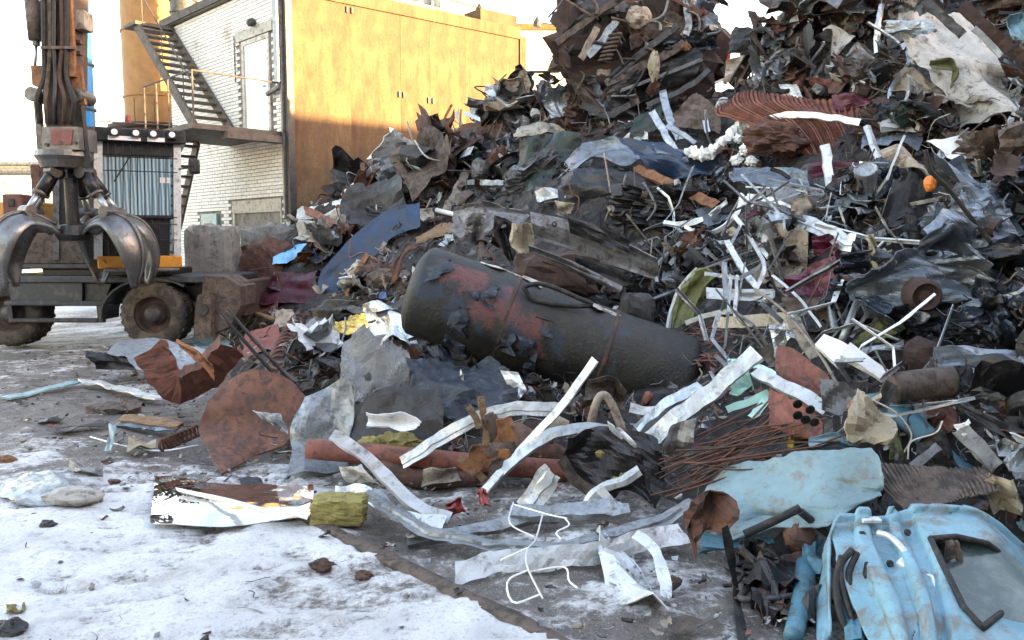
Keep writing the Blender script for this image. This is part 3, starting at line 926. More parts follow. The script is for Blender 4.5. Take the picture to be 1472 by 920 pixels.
# concrete blocks
blk = lambda x0, y0, x1, Y, d_, lab, sd: blob('concrete_block', (at(x0, y0, Y) + at(x1, y0, Y)) / 2 * (1, 1, .5) + (0, d_ / 2, 0), ((at(x1, y0, Y)[0] - at(x0, y0, Y)[0]) / 2, d_ / 2, at(x0, y0, Y)[2] / 2), 'concrete', lab, 'concrete block', None, sd, .06, 2, True, res=(22, 28))
blk(257, 322, 330, 14.9, .7, 'large rounded grey concrete block behind the excavator wheel', 4)
blk(338, 322, 428, 16.0, .5, 'low concrete block against the brick wall, beside the larger block', 9)

# ------------------------------------------------------------------ excavator
EY = 12.95
ex = empty('excavator', at(120, 490, EY) * (1, 1, 0), 'wheeled scrap handling excavator with barred cab at the left edge', 'excavator')
def prism(poly, Y, dep):
    A = [at(x, y, Y) for x, y in poly]
    B = [p + (0, dep, 0) for p in A]
    n = len(poly)
    return np.array(A + B), [list(range(n)), [n + k for k in range(n)][::-1]] + [[k, (k + 1) % n + 0, (k + 1) % n + n, k + n][::-1] for k in range(n)]
def xp(name, rect, Y, dep, m_, par=None):
    a, b_ = at(rect[0], rect[3], Y), at(rect[2], rect[1], Y)
    return link(name, *bevel_box((a[0], Y, a[2]), (b_[0], Y + dep, b_[2]), min(.02, dep * .3)), m_, par or ex)
xp('chassis_beam', (-40, 397, 318, 407), EY, 1.9, 'machine_grey')
link('side_panel', *prism([(12, 407), (118, 407), (118, 436), (16, 436)], EY + .04, .25), 'machine_grey', ex)
link('inner_frame', *prism([(-40, 407), (305, 407), (300, 432), (-40, 445)], EY + .35, 1.2), 'black_metal', ex)
xp('step', (5, 433, 150, 440), EY - .05, .3, 'machine_grey')
xp('step_bar', (12, 458, 140, 464), EY - .05, .12, 'dark_grey')
for x in (9, 138):
    link('step_hanger', *prism([(x, 436), (x + 7, 436), (x + 10, 464), (x + 3, 464)], EY - .04, .1), 'dark_grey', ex)
arch = []
for k in range(12):
    a = math.radians(185 - k * 12)
    c_ = at(222, 455, EY)
    arch.append([c_ + np.array([math.cos(a) * .86, o_, math.sin(a) * .62]) for o_ in (-.05, .25, .55)])
link('fender', *shell(np.array(arch), .03), 'machine_grey', ex)
link('tool_box', *prism([(122, 408), (160, 408), (150, 432), (122, 432)], EY + .1, .3), 'dark_grey', ex)
tyre_p = [(.30, .02), (.40, .0), (.49, .015), (.53, .07), (.535, .25), (.53, .43), (.49, .485), (.40, .5), (.3, .48)]
for px, py, Yw in ((218, 452, EY - .12), (10, 448, EY + .05)):
    c_ = at(px, py, Yw)
    c_[2] = .545
    wh = link('wheel', *lathe(tyre_p, c_, (0, 1, 0), 40), 'tyre', ex, smooth=True)
    link('rim', *lathe([(.31, .06), (.29, .05), (.27, .14), (.17, .16), (.16, .08), (.001, .07)], c_, (0, 1, 0), 28), 'rust_dark', wh, smooth=True)
    link('hub', *lathe([(.14, .1), (.13, .01), (.06, -.01), (.001, -.012)], c_, (0, 1, 0), 16), 'dark_grey', wh, smooth=True)
    lugs = []
    for k in range(26):
        a = 2 * math.pi * k / 26
        for s in (0, 1):
            a2 = a + s * math.pi / 26
            u, w_ = np.array([math.cos(a2), 0, math.sin(a2)]), np.array([-math.sin(a2), 0, math.cos(a2)])
            y0, y1 = (.06, .24) if s == 0 else (.26, .44)
            lugs.append(box_c([c_ + u * r_ + w_ * t_ + (0, yy, 0) for r_ in (.52, .543) for t_ in (-.028, .028) for yy in (y0, y1)]))
    link('tread', *join(lugs), 'tyre', wh)
link('outrigger_housing', *prism([(292, 396), (322, 398), (346, 412), (346, 440), (330, 470), (300, 482), (284, 470), (290, 430)], EY - .25, .75), 'brown', ex)
link('outrigger_leg', *prism([(284, 424), (300, 420), (304, 440), (302, 486), (278, 488), (280, 450)], EY - .42, .16), 'brown', ex)
link('outrigger_pin', *lathe([(.001, -.02), (.09, -.02), (.09, .2), (.001, .2)], at(291, 445, EY - .45), (0, 1, 0), 16), 'dark_grey', ex)
xp('blade', (334, 405, 352, 455), EY + .1, 1.6, 'rust_dark')
xp('swing_ring', (60, 386, 235, 397), EY + .3, 1.2, 'black_metal')
xp('deck', (-40, 380, 140, 387), EY + .2, 1.6, 'dark_grey')
xp('counterweight', (-40, 335, 138, 380), EY + .45, 1.2, 'brown')
xp('engine_housing', (-60, 290, 52, 334), EY + .6, 1.5, 'machine_yellow')
xp('red_box', (4, 279, 31, 312), EY + .3, .5, 'faded_red')
xp('red_box_hatch', (11, 286, 20, 297), EY + .28, .03, 'black_metal')
xp('exhaust_pipe', (46, 236, 57, 300), EY + .9, .12, 'rust')
xp('cab_shadow_side', (112, 262, 140, 380), EY + .55, 1.0, 'black_metal')  # black colour stands in for shade on this side of the cab
# cab
CYb = 12.7
_before = set(o_.name for o_ in ex.children)
xp('cab_back', (148, 186, 250, 376), CYb + 1.35, .06, 'dark_grey')
for x0, x1 in ((139, 152), (243, 255)):
    link('cab_post', *prism([(x0 + 2, 196), (x1, 196), (x1 + 1, 372), (x0 + 3, 372)], CYb, .1), 'white_metal', ex)
    link('cab_post', *prism([(x0 + 4, 196), (x1 - 2, 196), (x1 - 2, 372), (x0 + 4, 372)], CYb + 1.3, .1), 'mid_grey', ex)
for x in (146, 250):
    a = at(x, 345, CYb)[0]
    link('cab_side', *boxw((a - .02, CYb + .11, at(0, 372, CYb)[2]), (a + .02, CYb + 1.3, at(0, 310, CYb)[2])), 'machine_grey', ex)
rf = xp('cab_roof', (136, 184, 256, 204), CYb - .12, 1.6, 'black_metal')
xp('roof_guard', (150, 204, 245, 224), CYb + .01, .05, 'black_metal')
ws = link('windshield', *prism([(153, 224), (243, 224), (244, 309), (156, 309)], CYb + .06, .02), 'cab_glass', ex)
link('lower_window', *prism([(156, 315), (244, 315), (243, 368), (158, 368)], CYb + .07, .02), 'black_plastic', ex)
xp('window_bar', (153, 309, 246, 315), CYb + .02, .06, 'black_metal')
for k in range(10):
    x = 157 + k * 9.4
    link('guard_bar', *tube_geo([at(x, 200, CYb - .05), at(x + 1.5, 366, CYb - .05)], .008, 2, 5), 'black_metal', ex)
for yy in (226, 246, 312, 322, 345):
    link('guard_bar', *tube_geo([at(150, yy, CYb - .055), at(248, yy, CYb - .055)], .008, 2, 5), 'black_metal', ex)
link('wiper', *bar(at(166, 262, CYb - .02), at(188, 222, CYb - .02), .02, .02), 'black_metal', ex)
link('sticker', *boxpx(229, 254, 243, 262, CYb + .05, .008), 'white_paint', ex)
xp('cab_sill', (146, 368, 256, 386), CYb - .02, 1.4, 'machine_yellow')
xp('cab_step', (150, 386, 250, 391), CYb - .1, .5, 'mid_grey')
for x in (157, 185, 208, 233):
    lp = link('headlight', *boxpx(x - 6, 185, x + 6, 196, CYb - .22, .1), 'black_metal', rf)
    c_ = at(x, 190.5, CYb - .225)
    lp2 = link('lens', *lathe([(.05, .02), (.045, -.01), (.001, -.015)], c_, (0, 1, 0), 12), 'lamp_glass', rf)
for x0, x1 in ((152, 194), (203, 226)):
    link('light_bar', *boxpx(x0, 196, x1, 202, CYb - .16, .06), 'lamp_glass', rf)
link('beacon', *lathe([(.055, 0), (.055, .03), (.045, .1), (.02, .13), (.001, .135)], at(193, 178, CYb + .2), sides=12), 'red', rf, smooth=True)
link('roof_rail', *tube_geo([at(142, 184, CYb), at(143, 177, CYb), at(250, 177, CYb), at(252, 184, CYb)], .01, 4, 5, lin), 'mid_grey', rf)
blob('mirror', at(269, 236, CYb - .1), (.085, .04, .12), 'black_plastic', seed=2, rough=.08, flatq=True, parent=ex)
link('mirror_arm', *bar(at(252, 241, CYb), at(266, 238, CYb - .08), .02, .02), 'black_metal', ex)
_after = set(o_.name for o_ in ex.children) - _before
th_ = math.radians(25)
pc = Vector((at(197, 345, CYb)[0], CYb, 0))
Rz = Matrix.Rotation(th_, 3, 'Z')
for o_ in ex.children:
    if o_.name in _after:
        wl_ = o_.location + Vector(ex['_w'])
        o_.location = pc + Rz @ (wl_ - pc) - Vector(ex['_w'])
        o_.rotation_euler.z = th_
# stick
SY = 11.5
link('stick', *prism([(57, -20), (104, -20), (103, 120), (99, 182), (66, 182), (61, 120)], SY, .42), 'rust_dark', ex)
for k, (x, dx) in enumerate(((63, 0), (71, 2), (79, -1), (88, 2), (96, 0))):
    pts = [at(x, -20, SY - .06), at(x + dx, 60, SY - .07), at(x - dx, 110, SY - .06), at(x + (k - 2) * 5, 142, SY - .14), at(x + (k - 2) * 3, 178, SY - .05)]
    link('hose', *tube_geo(pts, .032, 22, 7), ('rubber', 'brown', 'black_plastic', 'rust_dark', 'rubber')[k], ex, smooth=True)
link('hose_clamp', *boxpx(58, 66, 104, 70, SY - .11, .1), 'brown', ex)
link('stick_edge', *boxpx(97, -20, 101, 110, SY - .04, .06), 'rust_orange', ex)
link('ram', *tube_geo([at(46, 0, SY + .1), at(52, 58, SY + .1)], .1, 2, 14), 'brown', ex, smooth=True)
link('ram_head', *tube_geo([at(52, 58, SY + .1), at(52, 66, SY + .1)], .05, 2, 12), 'steel_worn', ex)
link('ram_rod', *tube_geo([at(52, 64, SY + .1), at(50, 100, SY + .1)], .022, 2, 10), 'galv', ex, smooth=True)
link('valve_box', *boxpx(100, 14, 120, 41, SY + .05, .25), 'beige', ex)
for yy in (57, 73):
    link('valve_fitting', *boxpx(99, yy, 115, yy + 5, SY + .1, .1), 'rust_dark', ex)
link('valve_rod', *boxpx(103, 41, 108, 96, SY + .12, .06), 'rust_dark', ex)
link('link_plate', *prism([(44, 94), (64, 94), (64, 124), (58, 128), (46, 122)], SY + .02, .06), 'rust_orange', ex)
link('link_plate', *prism([(99, 94), (116, 94), (122, 150), (112, 150), (99, 124)], SY + .02, .06), 'rust_orange', ex)
for c_ in ((52, 137), (113, 138)):
    link('pin_boss', *lathe([(.001, -.12), (.1, -.12), (.1, .3), (.001, .3)], at(*c_, SY + .05), (0, 1, 0), 16), 'steel_worn', ex)
link('link_arm', *bar(at(54, 140, SY + .1), at(61, 235, SY + .15), .08, .08), 'steel_worn', ex)
link('link_arm', *bar(at(113, 140, SY + .1), at(124, 250, SY + .15), .1, .1), 'black_metal', ex)

# ------------------------------------------------------------------ grapple
gp = empty('grapple', at(95, 250, SY + .2), 'open steel orange peel grapple hanging in front of the excavator cab', 'grapple')
def gx_(name, poly, Y, dep, m_):
    return link(name, *prism(poly, Y, dep), m_, gp)
gx_('head', [(60, 182), (112, 182), (114, 215), (60, 215)], SY - .06, .5, 'steel_worn')
gx_('head_plate', [(72, 186), (104, 186), (102, 208), (74, 208)], SY - .08, .02, 'faded_red')
for x, y in ((67, 208), (88, 205), (108, 205)):
    link('bolt', *lathe([(.001, -.02), (.025, -.02), (.025, .02)], at(x, y, SY - .07), (0, 1, 0), 8), 'dark_grey', gp)
ax = at(92, 228, SY + .2)
link('rotator', *lathe([(.001, .1), (.36, .1), (.38, .02), (.34, -.04), (.3, -.14), (.001, -.14)], ax, sides=24), 'steel_worn', gp, smooth=False)
hubz = at(100, 332, SY + .2)[2]
axx, axy = ax[0] + .08, SY + .2
link('hub_post', *lathe([(.001, hubz + .75), (.09, hubz + .75), (.09, hubz + .1), (.2, hubz + .08), (.24, hubz - .06), (.2, hubz - .14), (.001, hubz - .15)], (axx, axy, 0), sides=16), 'black_metal', gp)
prof_t = np.array([.98, 1.05]) * np.array([(.22, .0), (.42, .14), (.72, .21), (.98, .1), (1.13, -.16), (1.15, -.45), (1.02, -.78)])
wid = np.array([.26, .40, .54, .62, .58, .44, .12])
for k, (phi, lx) in enumerate(((-14, 0), (236, 0), (98, 0), (172, 0), (40, 0))):
    a = math.radians(phi)
    u, t_ = np.array([math.cos(a), math.sin(a), 0]), np.array([-math.sin(a), math.cos(a), 0])
    C = crom(prof_t, 26); W_ = crom(wid[:, None], 26)[:, 0]
    tg = np.gradient(C, axis=0); tg /= np.linalg.norm(tg, axis=1, keepdims=True)
    nr = np.stack([-tg[:, 1], tg[:, 0]], 1)        # outward side of the bow
    V = []
    for i in range(26):
        row = []
        for s in np.linspace(-1, 1, 9):
            dpt = -.16 * s * s * W_[i] / .55
            rr_ = C[i] + nr[i] * dpt
            row.append(np.array([axx, axy, hubz]) + u * rr_[0] + np.array([0, 0, 1]) * rr_[1] + t_ * s * W_[i] / 2)
        V.append(row)
    V = np.array(V)
    tn = link('tine', *shell(V, .035), 'tine_steel', gp, smooth=True)
    rib = [V[i, 4] + (u * nr[i, 0] + np.array([0, 0, 1]) * nr[i, 1]) * .03 for i in range(2, 25)]
    link('rib', *tube_geo(rib, .035, 0, 6, taper=.6), 'steel_worn', tn, smooth=True)
    top = np.array([axx, axy, 0]) + u * .24 + np.array([0, 0, ax[2] - .2])
    low = np.array([axx, axy, hubz]) + u * .62 + np.array([0, 0, .27])
    md = top * .45 + low * .55
    cy = link('cylinder', *tube_geo([top, md], .075, 2, 14), 'black_metal', gp, smooth=True)
    link('rod', *tube_geo([md, low], .045, 2, 12), 'galv', cy, smooth=True)
    link('collar', *tube_geo([md - (md - top) * .06, md + (low - md) * .06], .09, 2, 14), 'steel_worn', cy, smooth=True)
    link('lug', *lathe([(.001, -.12), (.08, -.12), (.08, .12), (.001, .12)], low, t_, 12), 'steel_worn', gp)
    link('lug', *lathe([(.001, -.1), (.09, -.1), (.09, .1), (.001, .1)], top, t_, 12), 'black_metal', gp)
# ------------------------------------------------------------------ the long tank
TA, TB = at(606, 417, 7.55), at(978, 548, 7.4)
tax = (TB - TA); TL = np.linalg.norm(tax); tax = tax / TL
TR = .43
tmid = (TA + TB) / 2
tq = Vector(tax).to_track_quat('X', 'Z').to_matrix()
Tm = np.array(tq)
prof = [(-TL / 2 - .11, .001), (-TL / 2 - .105, .2), (-TL / 2 - .085, .36), (-TL / 2 - .045, .455), (-TL / 2, .494)] + [(x, .5) for x in np.linspace(-TL / 2 + .05, TL / 2 - .05, 40)] + [(TL / 2, .494), (TL / 2 + .045, .455), (TL / 2 + .085, .36), (TL / 2 + .105, .2), (TL / 2 + .11, .001)]
vs, sd = [], 72
for x, r in prof:
    for k in range(sd):
        a = 2 * math.pi * k / sd
        p = np.array([x, r * math.cos(a), r * math.sin(a)])
        rr = 1 + (.018 * fbm(p * 1.7 + 4, 2) + .012 * np.abs(fbm(p * 6 + 2, 2))) * min(r * 3, 1)
        vs.append(np.array([x, p[1] * rr * TR / .5, p[2] * rr * TR / .5]))
fs = []
for i in range(len(prof) - 1):
    for k in range(sd):
        a, b_ = i * sd + k, i * sd + (k + 1) % sd
        fs.append([a, b_, b_ + sd, a + sd])
def tank_hit(px, py):
    d = Tm.T @ ray(px, py); o = Tm.T @ (CAM - tmid)
    A, B, C = d[1] ** 2 + d[2] ** 2, 2 * (o[1] * d[1] + o[2] * d[2]), o[1] ** 2 + o[2] ** 2 - TR * TR
    D = max(B * B - 4 * A * C, 0)
    return o + d * ((-B - math.sqrt(D)) / (2 * A))
m, nt, b, co = newmat('tank_skin')
nz = nt.nodes.new('ShaderNodeTexNoise'); nz.inputs['Scale'].default_value = 5; nz.inputs['Detail'].default_value = 6
nt.links.new(co, nz.inputs['Vector'])
wv = nt.nodes.new('ShaderNodeVectorMath'); wv.operation = 'MULTIPLY_ADD'
nt.links.new(nz.outputs['Color'], wv.inputs[0]); wv.inputs[1].default_value = (.42, .42, .42)
nt.links.new(co, wv.inputs[2])
def blobs(lst, soft=.03):
    cur = None
    for px, py, r in lst:
        h = tank_hit(px, py) + .21
        ds = nt.nodes.new('ShaderNodeVectorMath'); ds.operation = 'DISTANCE'
        nt.links.new(wv.outputs[0], ds.inputs[0]); ds.inputs[1].default_value = tuple(h)
        mr = nt.nodes.new('ShaderNodeMapRange')
        mr.inputs['From Min'].default_value, mr.inputs['From Max'].default_value = r + soft, r - soft
        nt.links.new(ds.outputs['Value'], mr.inputs[0])
        if cur is None:
            cur = mr.outputs[0]
        else:
            mx = nt.nodes.new('ShaderNodeMath'); mx.operation = 'MAXIMUM'
            nt.links.new(cur, mx.inputs[0]); nt.links.new(mr.outputs[0], mx.inputs[1]); cur = mx.outputs[0]
    return cur
n1, n2, n3 = _noise(nt, co, 3.2, 6, .7), _noise(nt, co, 9, 6, .75, .5), _noise(nt, co, 38, 4, .7)
c = _mix(nt, _ramp(nt, n1, .35, .65), (.007, .007, .0065), (.028, .026, .018))
c = _mix(nt, _ramp(nt, n2, .56, .66), c, (.028, .037, .052))
c = _mix(nt, _ramp(nt, n3, .60, .72), c, (.075, .075, .075))
c = _mix(nt, blobs([(655, 440, .12), (690, 470, .10), (745, 470, .14), (720, 425, .12), (800, 500, .08), (885, 480, .09), (620, 410, .12)]), c, (.022, .032, .05))
rmx = nt.nodes.new('ShaderNodeMath'); rmx.operation = 'MULTIPLY'
nt.links.new(_ramp(nt, _noise(nt, co, 14, 7, .8), .36, .52), rmx.inputs[0])
redm = blobs([(648, 392, .13), (676, 402, .13), (696, 446, .12), (715, 432, .12), (740, 450, .14), (705, 470, .07), (765, 468, .12), (758, 495, .07), (765, 515, .05)])
nt.links.new(redm, rmx.inputs[1])
c = _mix(nt, rmx.outputs[0], c, _mix(nt, _ramp(nt, n2, .35, .7), (.15, .04, .033), (.07, .042, .038)))
nt.links.new(c, b.inputs['Base Color'])
rm = nt.nodes.new('ShaderNodeMapRange'); rm.inputs['To Min'].default_value, rm.inputs['To Max'].default_value = .3, .8
nt.links.new(n2, rm.inputs[0]); nt.links.new(rm.outputs[0], b.inputs['Roughness'])
ad = nt.nodes.new('ShaderNodeMath'); nt.links.new(n2, ad.inputs[0]); nt.links.new(n3, ad.inputs[1])
bump(nt, b, ad.outputs[0], .4, .03)
M['tank_skin'] = m
me = bpy.data.meshes.new('tank')
me.from_pydata(vs, [], fs); me.polygons.foreach_set('use_smooth', [True] * len(me.polygons)); me.materials.append(m)
tank = bpy.data.objects.new('tank', me); COL.objects.link(tank)
tank.matrix_world = Matrix.Translation(Vector(tmid)) @ tq.to_4x4()
tag(tank, 'long black cylindrical tank with peeling coating and red primer patches', 'tank')
tv = np.array(vs) @ Tm.T + tmid
mark(tv); ANCH.append(('the long black tank', *pix(tmid)))
for xw in (-TL * .17, TL * .2):
    me = bpy.data.meshes.new('weld_seam')
    v_, f_ = lathe([(TR * .99, -.022), (TR * 1.022, -.012), (TR * 1.026, .0), (TR * 1.022, .012), (TR * .99, .022)], (xw, 0, 0), (1, 0, 0), 64)
    v_ = v_ + np.stack([vnoise(v_ * 9 + q_) for q_ in (1, 5, 9)], 1) * .006
    me.from_pydata(v_.tolist(), [], f_); me.materials.append(M['rust_dark'])
    o_ = bpy.data.objects.new('weld_seam', me); COL.objects.link(o_); o_.parent = tank
def tank_flake(pts, up=.03, m_='membrane', nm='peeling_flake'):
    # a flap lifted off the tank skin: a small quad grid on the cylinder, one side raised
    A = [tank_hit(*p) for p in pts]
    V = np.zeros((6, 6, 3))
    for i in range(6):
        for j in range(6):
            u, w = i / 5, j / 5
            p = (A[0] * (1 - w) + A[1] * w) * (1 - u) + (A[3] * (1 - w) + A[2] * w) * u
            n = np.array([0, p[1], p[2]]); n = n / np.linalg.norm(n)
            p = np.array([p[0], 0, 0]) + n * (TR * 1.02 + up * u ** 2 + .016 * vnoise(p * 16))
            V[i, j] = p + .075 * np.array([vnoise(p * 13 + 3), vnoise(p * 13 + 7), 0]) * (u > .1)
    v, f = shell(V, .006)
    me = bpy.data.meshes.new(nm); me.from_pydata(v.tolist(), [], f); me.materials.append(M[m_])
    o = bpy.data.objects.new(nm, me); COL.objects.link(o); o.parent = tank
for q in ([(620, 385), (650, 375), (645, 395), (615, 410)], [(665, 420), (690, 418), (680, 445), (655, 440)], [(645, 450), (668, 440), (672, 480), (650, 490)], [(716, 478), (740, 480), (735, 505), (715, 500)],
          [(742, 480), (770, 490), (765, 515), (745, 508)], [(690, 425), (712, 410), (722, 430), (700, 445)], [(770, 455), (795, 462), (790, 485), (765, 475)], [(655, 460), (675, 462), (670, 500), (648, 500)], [(750, 520), (770, 522), (772, 550), (755, 548)]):
    tank_flake(q, .03)
for q in ([(690, 374), (735, 388), (737, 394), (700, 383)], [(735, 388), (778, 404), (774, 412), (740, 396)], [(838, 432), (890, 452), (886, 457), (842, 439)]):
    tank_flake(q, .002, 'off_white', 'white_paint_patch')
link_loop = [at(x, y, 7.15) for x, y in ((752, 412), (775, 408), (800, 415), (830, 428), (852, 438), (825, 440), (790, 436), (765, 430), (752, 412))]
tag(link('rubber_seal', *tube_geo(link_loop, .022, 40, 7), 'rubber', smooth=True), 'black rubber seal loop lying on top of the long tank', 'rubber seal')
patch('torn_membrane', [[(590, 520), (650, 515), (720, 520)], [(585, 555), (650, 548), (735, 560)], [(620, 600), (680, 585), (745, 600)]], 'membrane', 'dark blue torn bitumen membrane hanging below the long tank', 'membrane', 'the dark blue membrane', cr=.10, torn=.14, lift=.3)
patch('membrane_scrap', [[(640, 590), (690, 575)], [(660, 625), (700, 610)]], 'membrane', 'small dark blue membrane scrap above the rusty pipe', 'membrane', cr=.04, torn=.12)
patch('membrane_scrap', [[(612, 480), (645, 492)], [(618, 520), (655, 522)]], 'membrane', 'wrinkled dark blue membrane scrap under the left end of the tank', 'membrane', cr=.06, torn=.12, lift=.25)
patch('tank_ring', [[(578, 362), (592, 352), (606, 352)], [(566, 380), (574, 372), (584, 366)], [(562, 410), (568, 405), (573, 400)]], 'rust', 'rusty curved rim plate at the left end of the long tank', 'plate', Y=9.3, cr=.01, torn=.02)

# ------------------------------------------------------------------ left side of the heap
def halfdisc(V, U, W, N):
    return V
o = patch('round_plate', [[(300, 560), (345, 541), (398, 556), (428, 590)], [(284, 592), (335, 585), (395, 592), (425, 612)], [(281, 630), (330, 628), (380, 625), (418, 630)], [(318, 681), (335, 672), (370, 655), (412, 640)]], 'rust', 'large rust brown half round steel plate standing on the ground', 'steel plate', 'the rusty half round plate', Y=6.35, flat=1, lift=0, cr=.025, nc=3, torn=.012, th=.02, res=(26, 26), fn=lambda V, U, W, N: V + np.array([0, 1, 0]) * (.35 * (1 - U))[..., None])
patch('galvanised_sheet', [[(492, 545), (497, 548)], [(440, 580), (502, 600)], [(412, 625), (495, 640)], [(412, 690), (505, 672)]][0:0] or [[(425, 582), (460, 565), (494, 544)], [(410, 620), (455, 615), (500, 600)], [(415, 655), (455, 655), (497, 640)], [(413, 690), (460, 682), (508, 668)]], 'zinc_sheet', 'mottled pale grey galvanised sheet leaning beside the rusty half round plate', 'metal sheet', 'the mottled galvanised sheet', Y=6.05, lift=0, cr=.05, nc=5, torn=.02, fn=lambda V, U, W, N: V + np.array([0, 1, 0]) * (.3 * (1 - U))[..., None])
patch('galvanised_flap', [[(362, 590), (405, 594)], [(395, 612), (413, 625)]], 'zinc_sheet', 'small folded zinc flap sticking out over the rusty half round plate', 'metal sheet', Y=5.95, lift=0, cr=.03, torn=.05)
strip('bent_channel', [(214, 500), (236, 538), (258, 560), (298, 540), (336, 502)], .30, 'rust_red', 'reddish brown bent steel channel behind the rusty half round plate', 'steel channel', 'the reddish bent channel', 'U', -.5, Y=7.9, lift=0, n=24, th=.012, wob=.4)
patch('steel_offcut', [[(255, 487), (285, 505), (305, 525)], [(258, 500), (288, 522), (308, 548)]], 'rust_orange', 'orange brown steel offcut lying over the reddish bent channel', 'steel offcut', Y=7.7, lift=0, cr=.03, torn=.05)
patch('grey_sheet', [[(120, 503), (175, 500), (235, 508), (280, 525)], [(135, 528), (190, 528), (225, 540), (270, 540)]], 'zinc_sheet', 'pale grey bent sheet on the ground in front of the excavator wheel', 'metal sheet', 'the pale grey sheet by the wheel', Y=9.6, lift=0, cr=.1, nc=4, torn=.04, fn=lambda V, U, W, N: V + np.array([0, 1, 0]) * (.9 * (1 - U))[..., None])
patch('dark_sheet', [[(122, 505), (180, 512)], [(140, 530), (195, 532)]], 'black_metal', 'dark curled sheet under the pale grey sheet near the wheel', 'metal sheet', Y=9.4, lift=0, cr=.05, torn=.05)
patch('teal_sheet', [[(275, 487), (325, 483)], [(285, 512), (335, 508)]], 'pale_blue', 'greyish teal sheet below the outrigger of the excavator', 'metal sheet', 'the greyish teal sheet', cr=.03, lift=.1)
patch('red_sheet', [[(352, 480), (400, 468)], [(350, 512), (408, 495)]], 'faded_red', 'faded red panel between the black bars and the ribbed coil', 'panel', 'the faded red panel', cr=.03, lift=.15)
for k, (dx, dy) in enumerate(((0, 0), (9, -7))):
    tube('steel_bar', [(318 + dx, 452 + dy), (360 + dx, 500 + dy), (425 + dx, 572 + dy)], .017, 'black_metal', ('thin black steel bar, lower of the two leaning behind the rusty half round plate', 'thin black steel bar, upper of the two leaning behind the rusty half round plate')[k], 'steel bar', None, Y=7.2, lift=0, n=8, sides=6)
coil = resolve([(428, 458), (410, 490), (395, 530)], None, 0, .2)
tt = np.linspace(0, 1, 180)
cl = crom(coil, 180) + .10 * np.stack([np.cos(tt * 2 * math.pi * 11), np.sin(tt * 2 * math.pi * 11) * .6, np.sin(tt * 2 * math.pi * 11) * .8], 1)
tag(link('coil_spring', *tube_geo(cl, .018, 0, 6), 'rust', smooth=True), 'brown ribbed coil spring left of the gold foil', 'spring'); mark(cl)
patch('curved_sheet', [[(604, 291), (555, 303), (512, 335), (480, 370), (461, 395), (457, 428)], [(604, 310), (560, 322), (523, 354), (491, 382), (474, 400), (467, 430)], [(604, 327), (565, 341), (535, 372), (502, 393), (489, 407), (478, 434)]], 'blue', 'long curved dark blue sheet band on the left slope of the heap', 'metal sheet', 'the dark blue band', flat=.75, lift=.35, cr=.03, nc=4, torn=.02, th=.012, res=(10, 44))
patch('square_sheet', [[(572, 295), (604, 293)], [(572, 330), (603, 328)]], 'blue', 'square blue plate at the top end of the long blue band', 'panel', flat=1, lift=.45, cr=.02, torn=.02)
patch('plastic_bag', [[(400, 352), (440, 348)], [(392, 382), (432, 372)]], 'sky_plastic', 'bright light blue plastic bag above the brown crumpled box', 'plastic bag', 'the light blue bag', cr=.07, nc=9, lift=.25)
patch('crumpled_box', [[(348, 352), (385, 345), (420, 352)], [(345, 395), (385, 390), (415, 400)], [(350, 435), (385, 430), (412, 440)]], 'rust', 'rust brown crumpled sheet box beside the excavator outrigger', 'crumpled box', 'the brown crumpled box', flat=.9, lift=.5, cr=.14, nc=9, torn=.06)
patch('beige_flap', [[(380, 332), (420, 340)], [(345, 352), (410, 362)]], 'brown', 'brownish flap on top of the rust brown crumpled box', 'metal sheet', flat=.6, lift=.35, cr=.06)
patch('maroon_sheet', [[(395, 395), (455, 388)], [(365, 440), (460, 432)]], 'maroon', 'dark maroon panel below the light blue bag', 'panel', 'the dark maroon panel', flat=.6, lift=.3, cr=.05)
patch('red_sheet', [[(368, 428), (405, 418)], [(345, 452), (398, 448)]], 'faded_red', 'dull red sheet corner left of the dark maroon panel', 'metal sheet', flat=.6, lift=.25, cr=.03)
patch('carton_piece', [[(398, 448), (422, 446)], [(392, 468), (425, 468)]], 'beige', 'beige carton piece under the dull red sheet', 'carton', lift=.25, cr=.03)
tube('wooden_pole', [(352, 446), (395, 459)], .035, 'wood', 'short pale wooden pole left of the beige carton piece', 'pole', lift=.3, sides=10)
patch('crumpled_white', [[(428, 300), (470, 292), (500, 285)], [(425, 318), (470, 312), (505, 300)]], 'white_metal', 'long pale sheet strip lying against the foot of the rusted wall', 'metal sheet', 'the pale strip by the rusted wall', lift=.2, cr=.05)
patch('cream_wrap', [[(475, 305), (505, 296)], [(470, 322), (512, 318)]], 'cream', 'cream crumpled wrapping below the pale strip by the wall', 'wrapping', lift=.22, cr=.07, nc=9)
patch('white_hood', [[(427, 325), (452, 316)], [(422, 345), (448, 345)]], 'off_white', 'off white curled cover at the left edge of the heap', 'cover', lift=.3, cr=.08)
strip('rust_angle', [(424, 300), (450, 306), (478, 322)], .14, 'rust_red', 'reddish angle iron sticking out left against the brick corner', 'angle iron', None, 'L', lift=.4)
patch('orange_board', [[(598, 340), (630, 318), (660, 322)], [(600, 350), (640, 340), (668, 330)]], 'wood', 'tan torn board right of the dark blue band', 'board', 'the tan torn board', lift=.25, cr=.04)
strip('weathered_board', [(640, 305), (655, 275), (672, 245)], .14, 'beige', 'grey weathered slat leaning up the slope above the tan board', 'slat', None, 'flat', lift=.3)
tube('white_pipe', [(628, 302), (668, 312)], .04, 'white_paint', 'short white pipe right of the dark blue band', 'pipe', lift=.3)
strip('grey_strut', [(670, 262), (725, 262)], .09, 'zinc_sheet', 'light grey flat strut left of the black crumpled hood', 'strut', None, 'L', lift=.35)
blob('steel_pot', at(690, 245, onY(690, 250) - .3), (.17, .17, .2), 'mid_grey', 'grey dented steel pot on the upper left slope', 'pot', None, 5, .12)
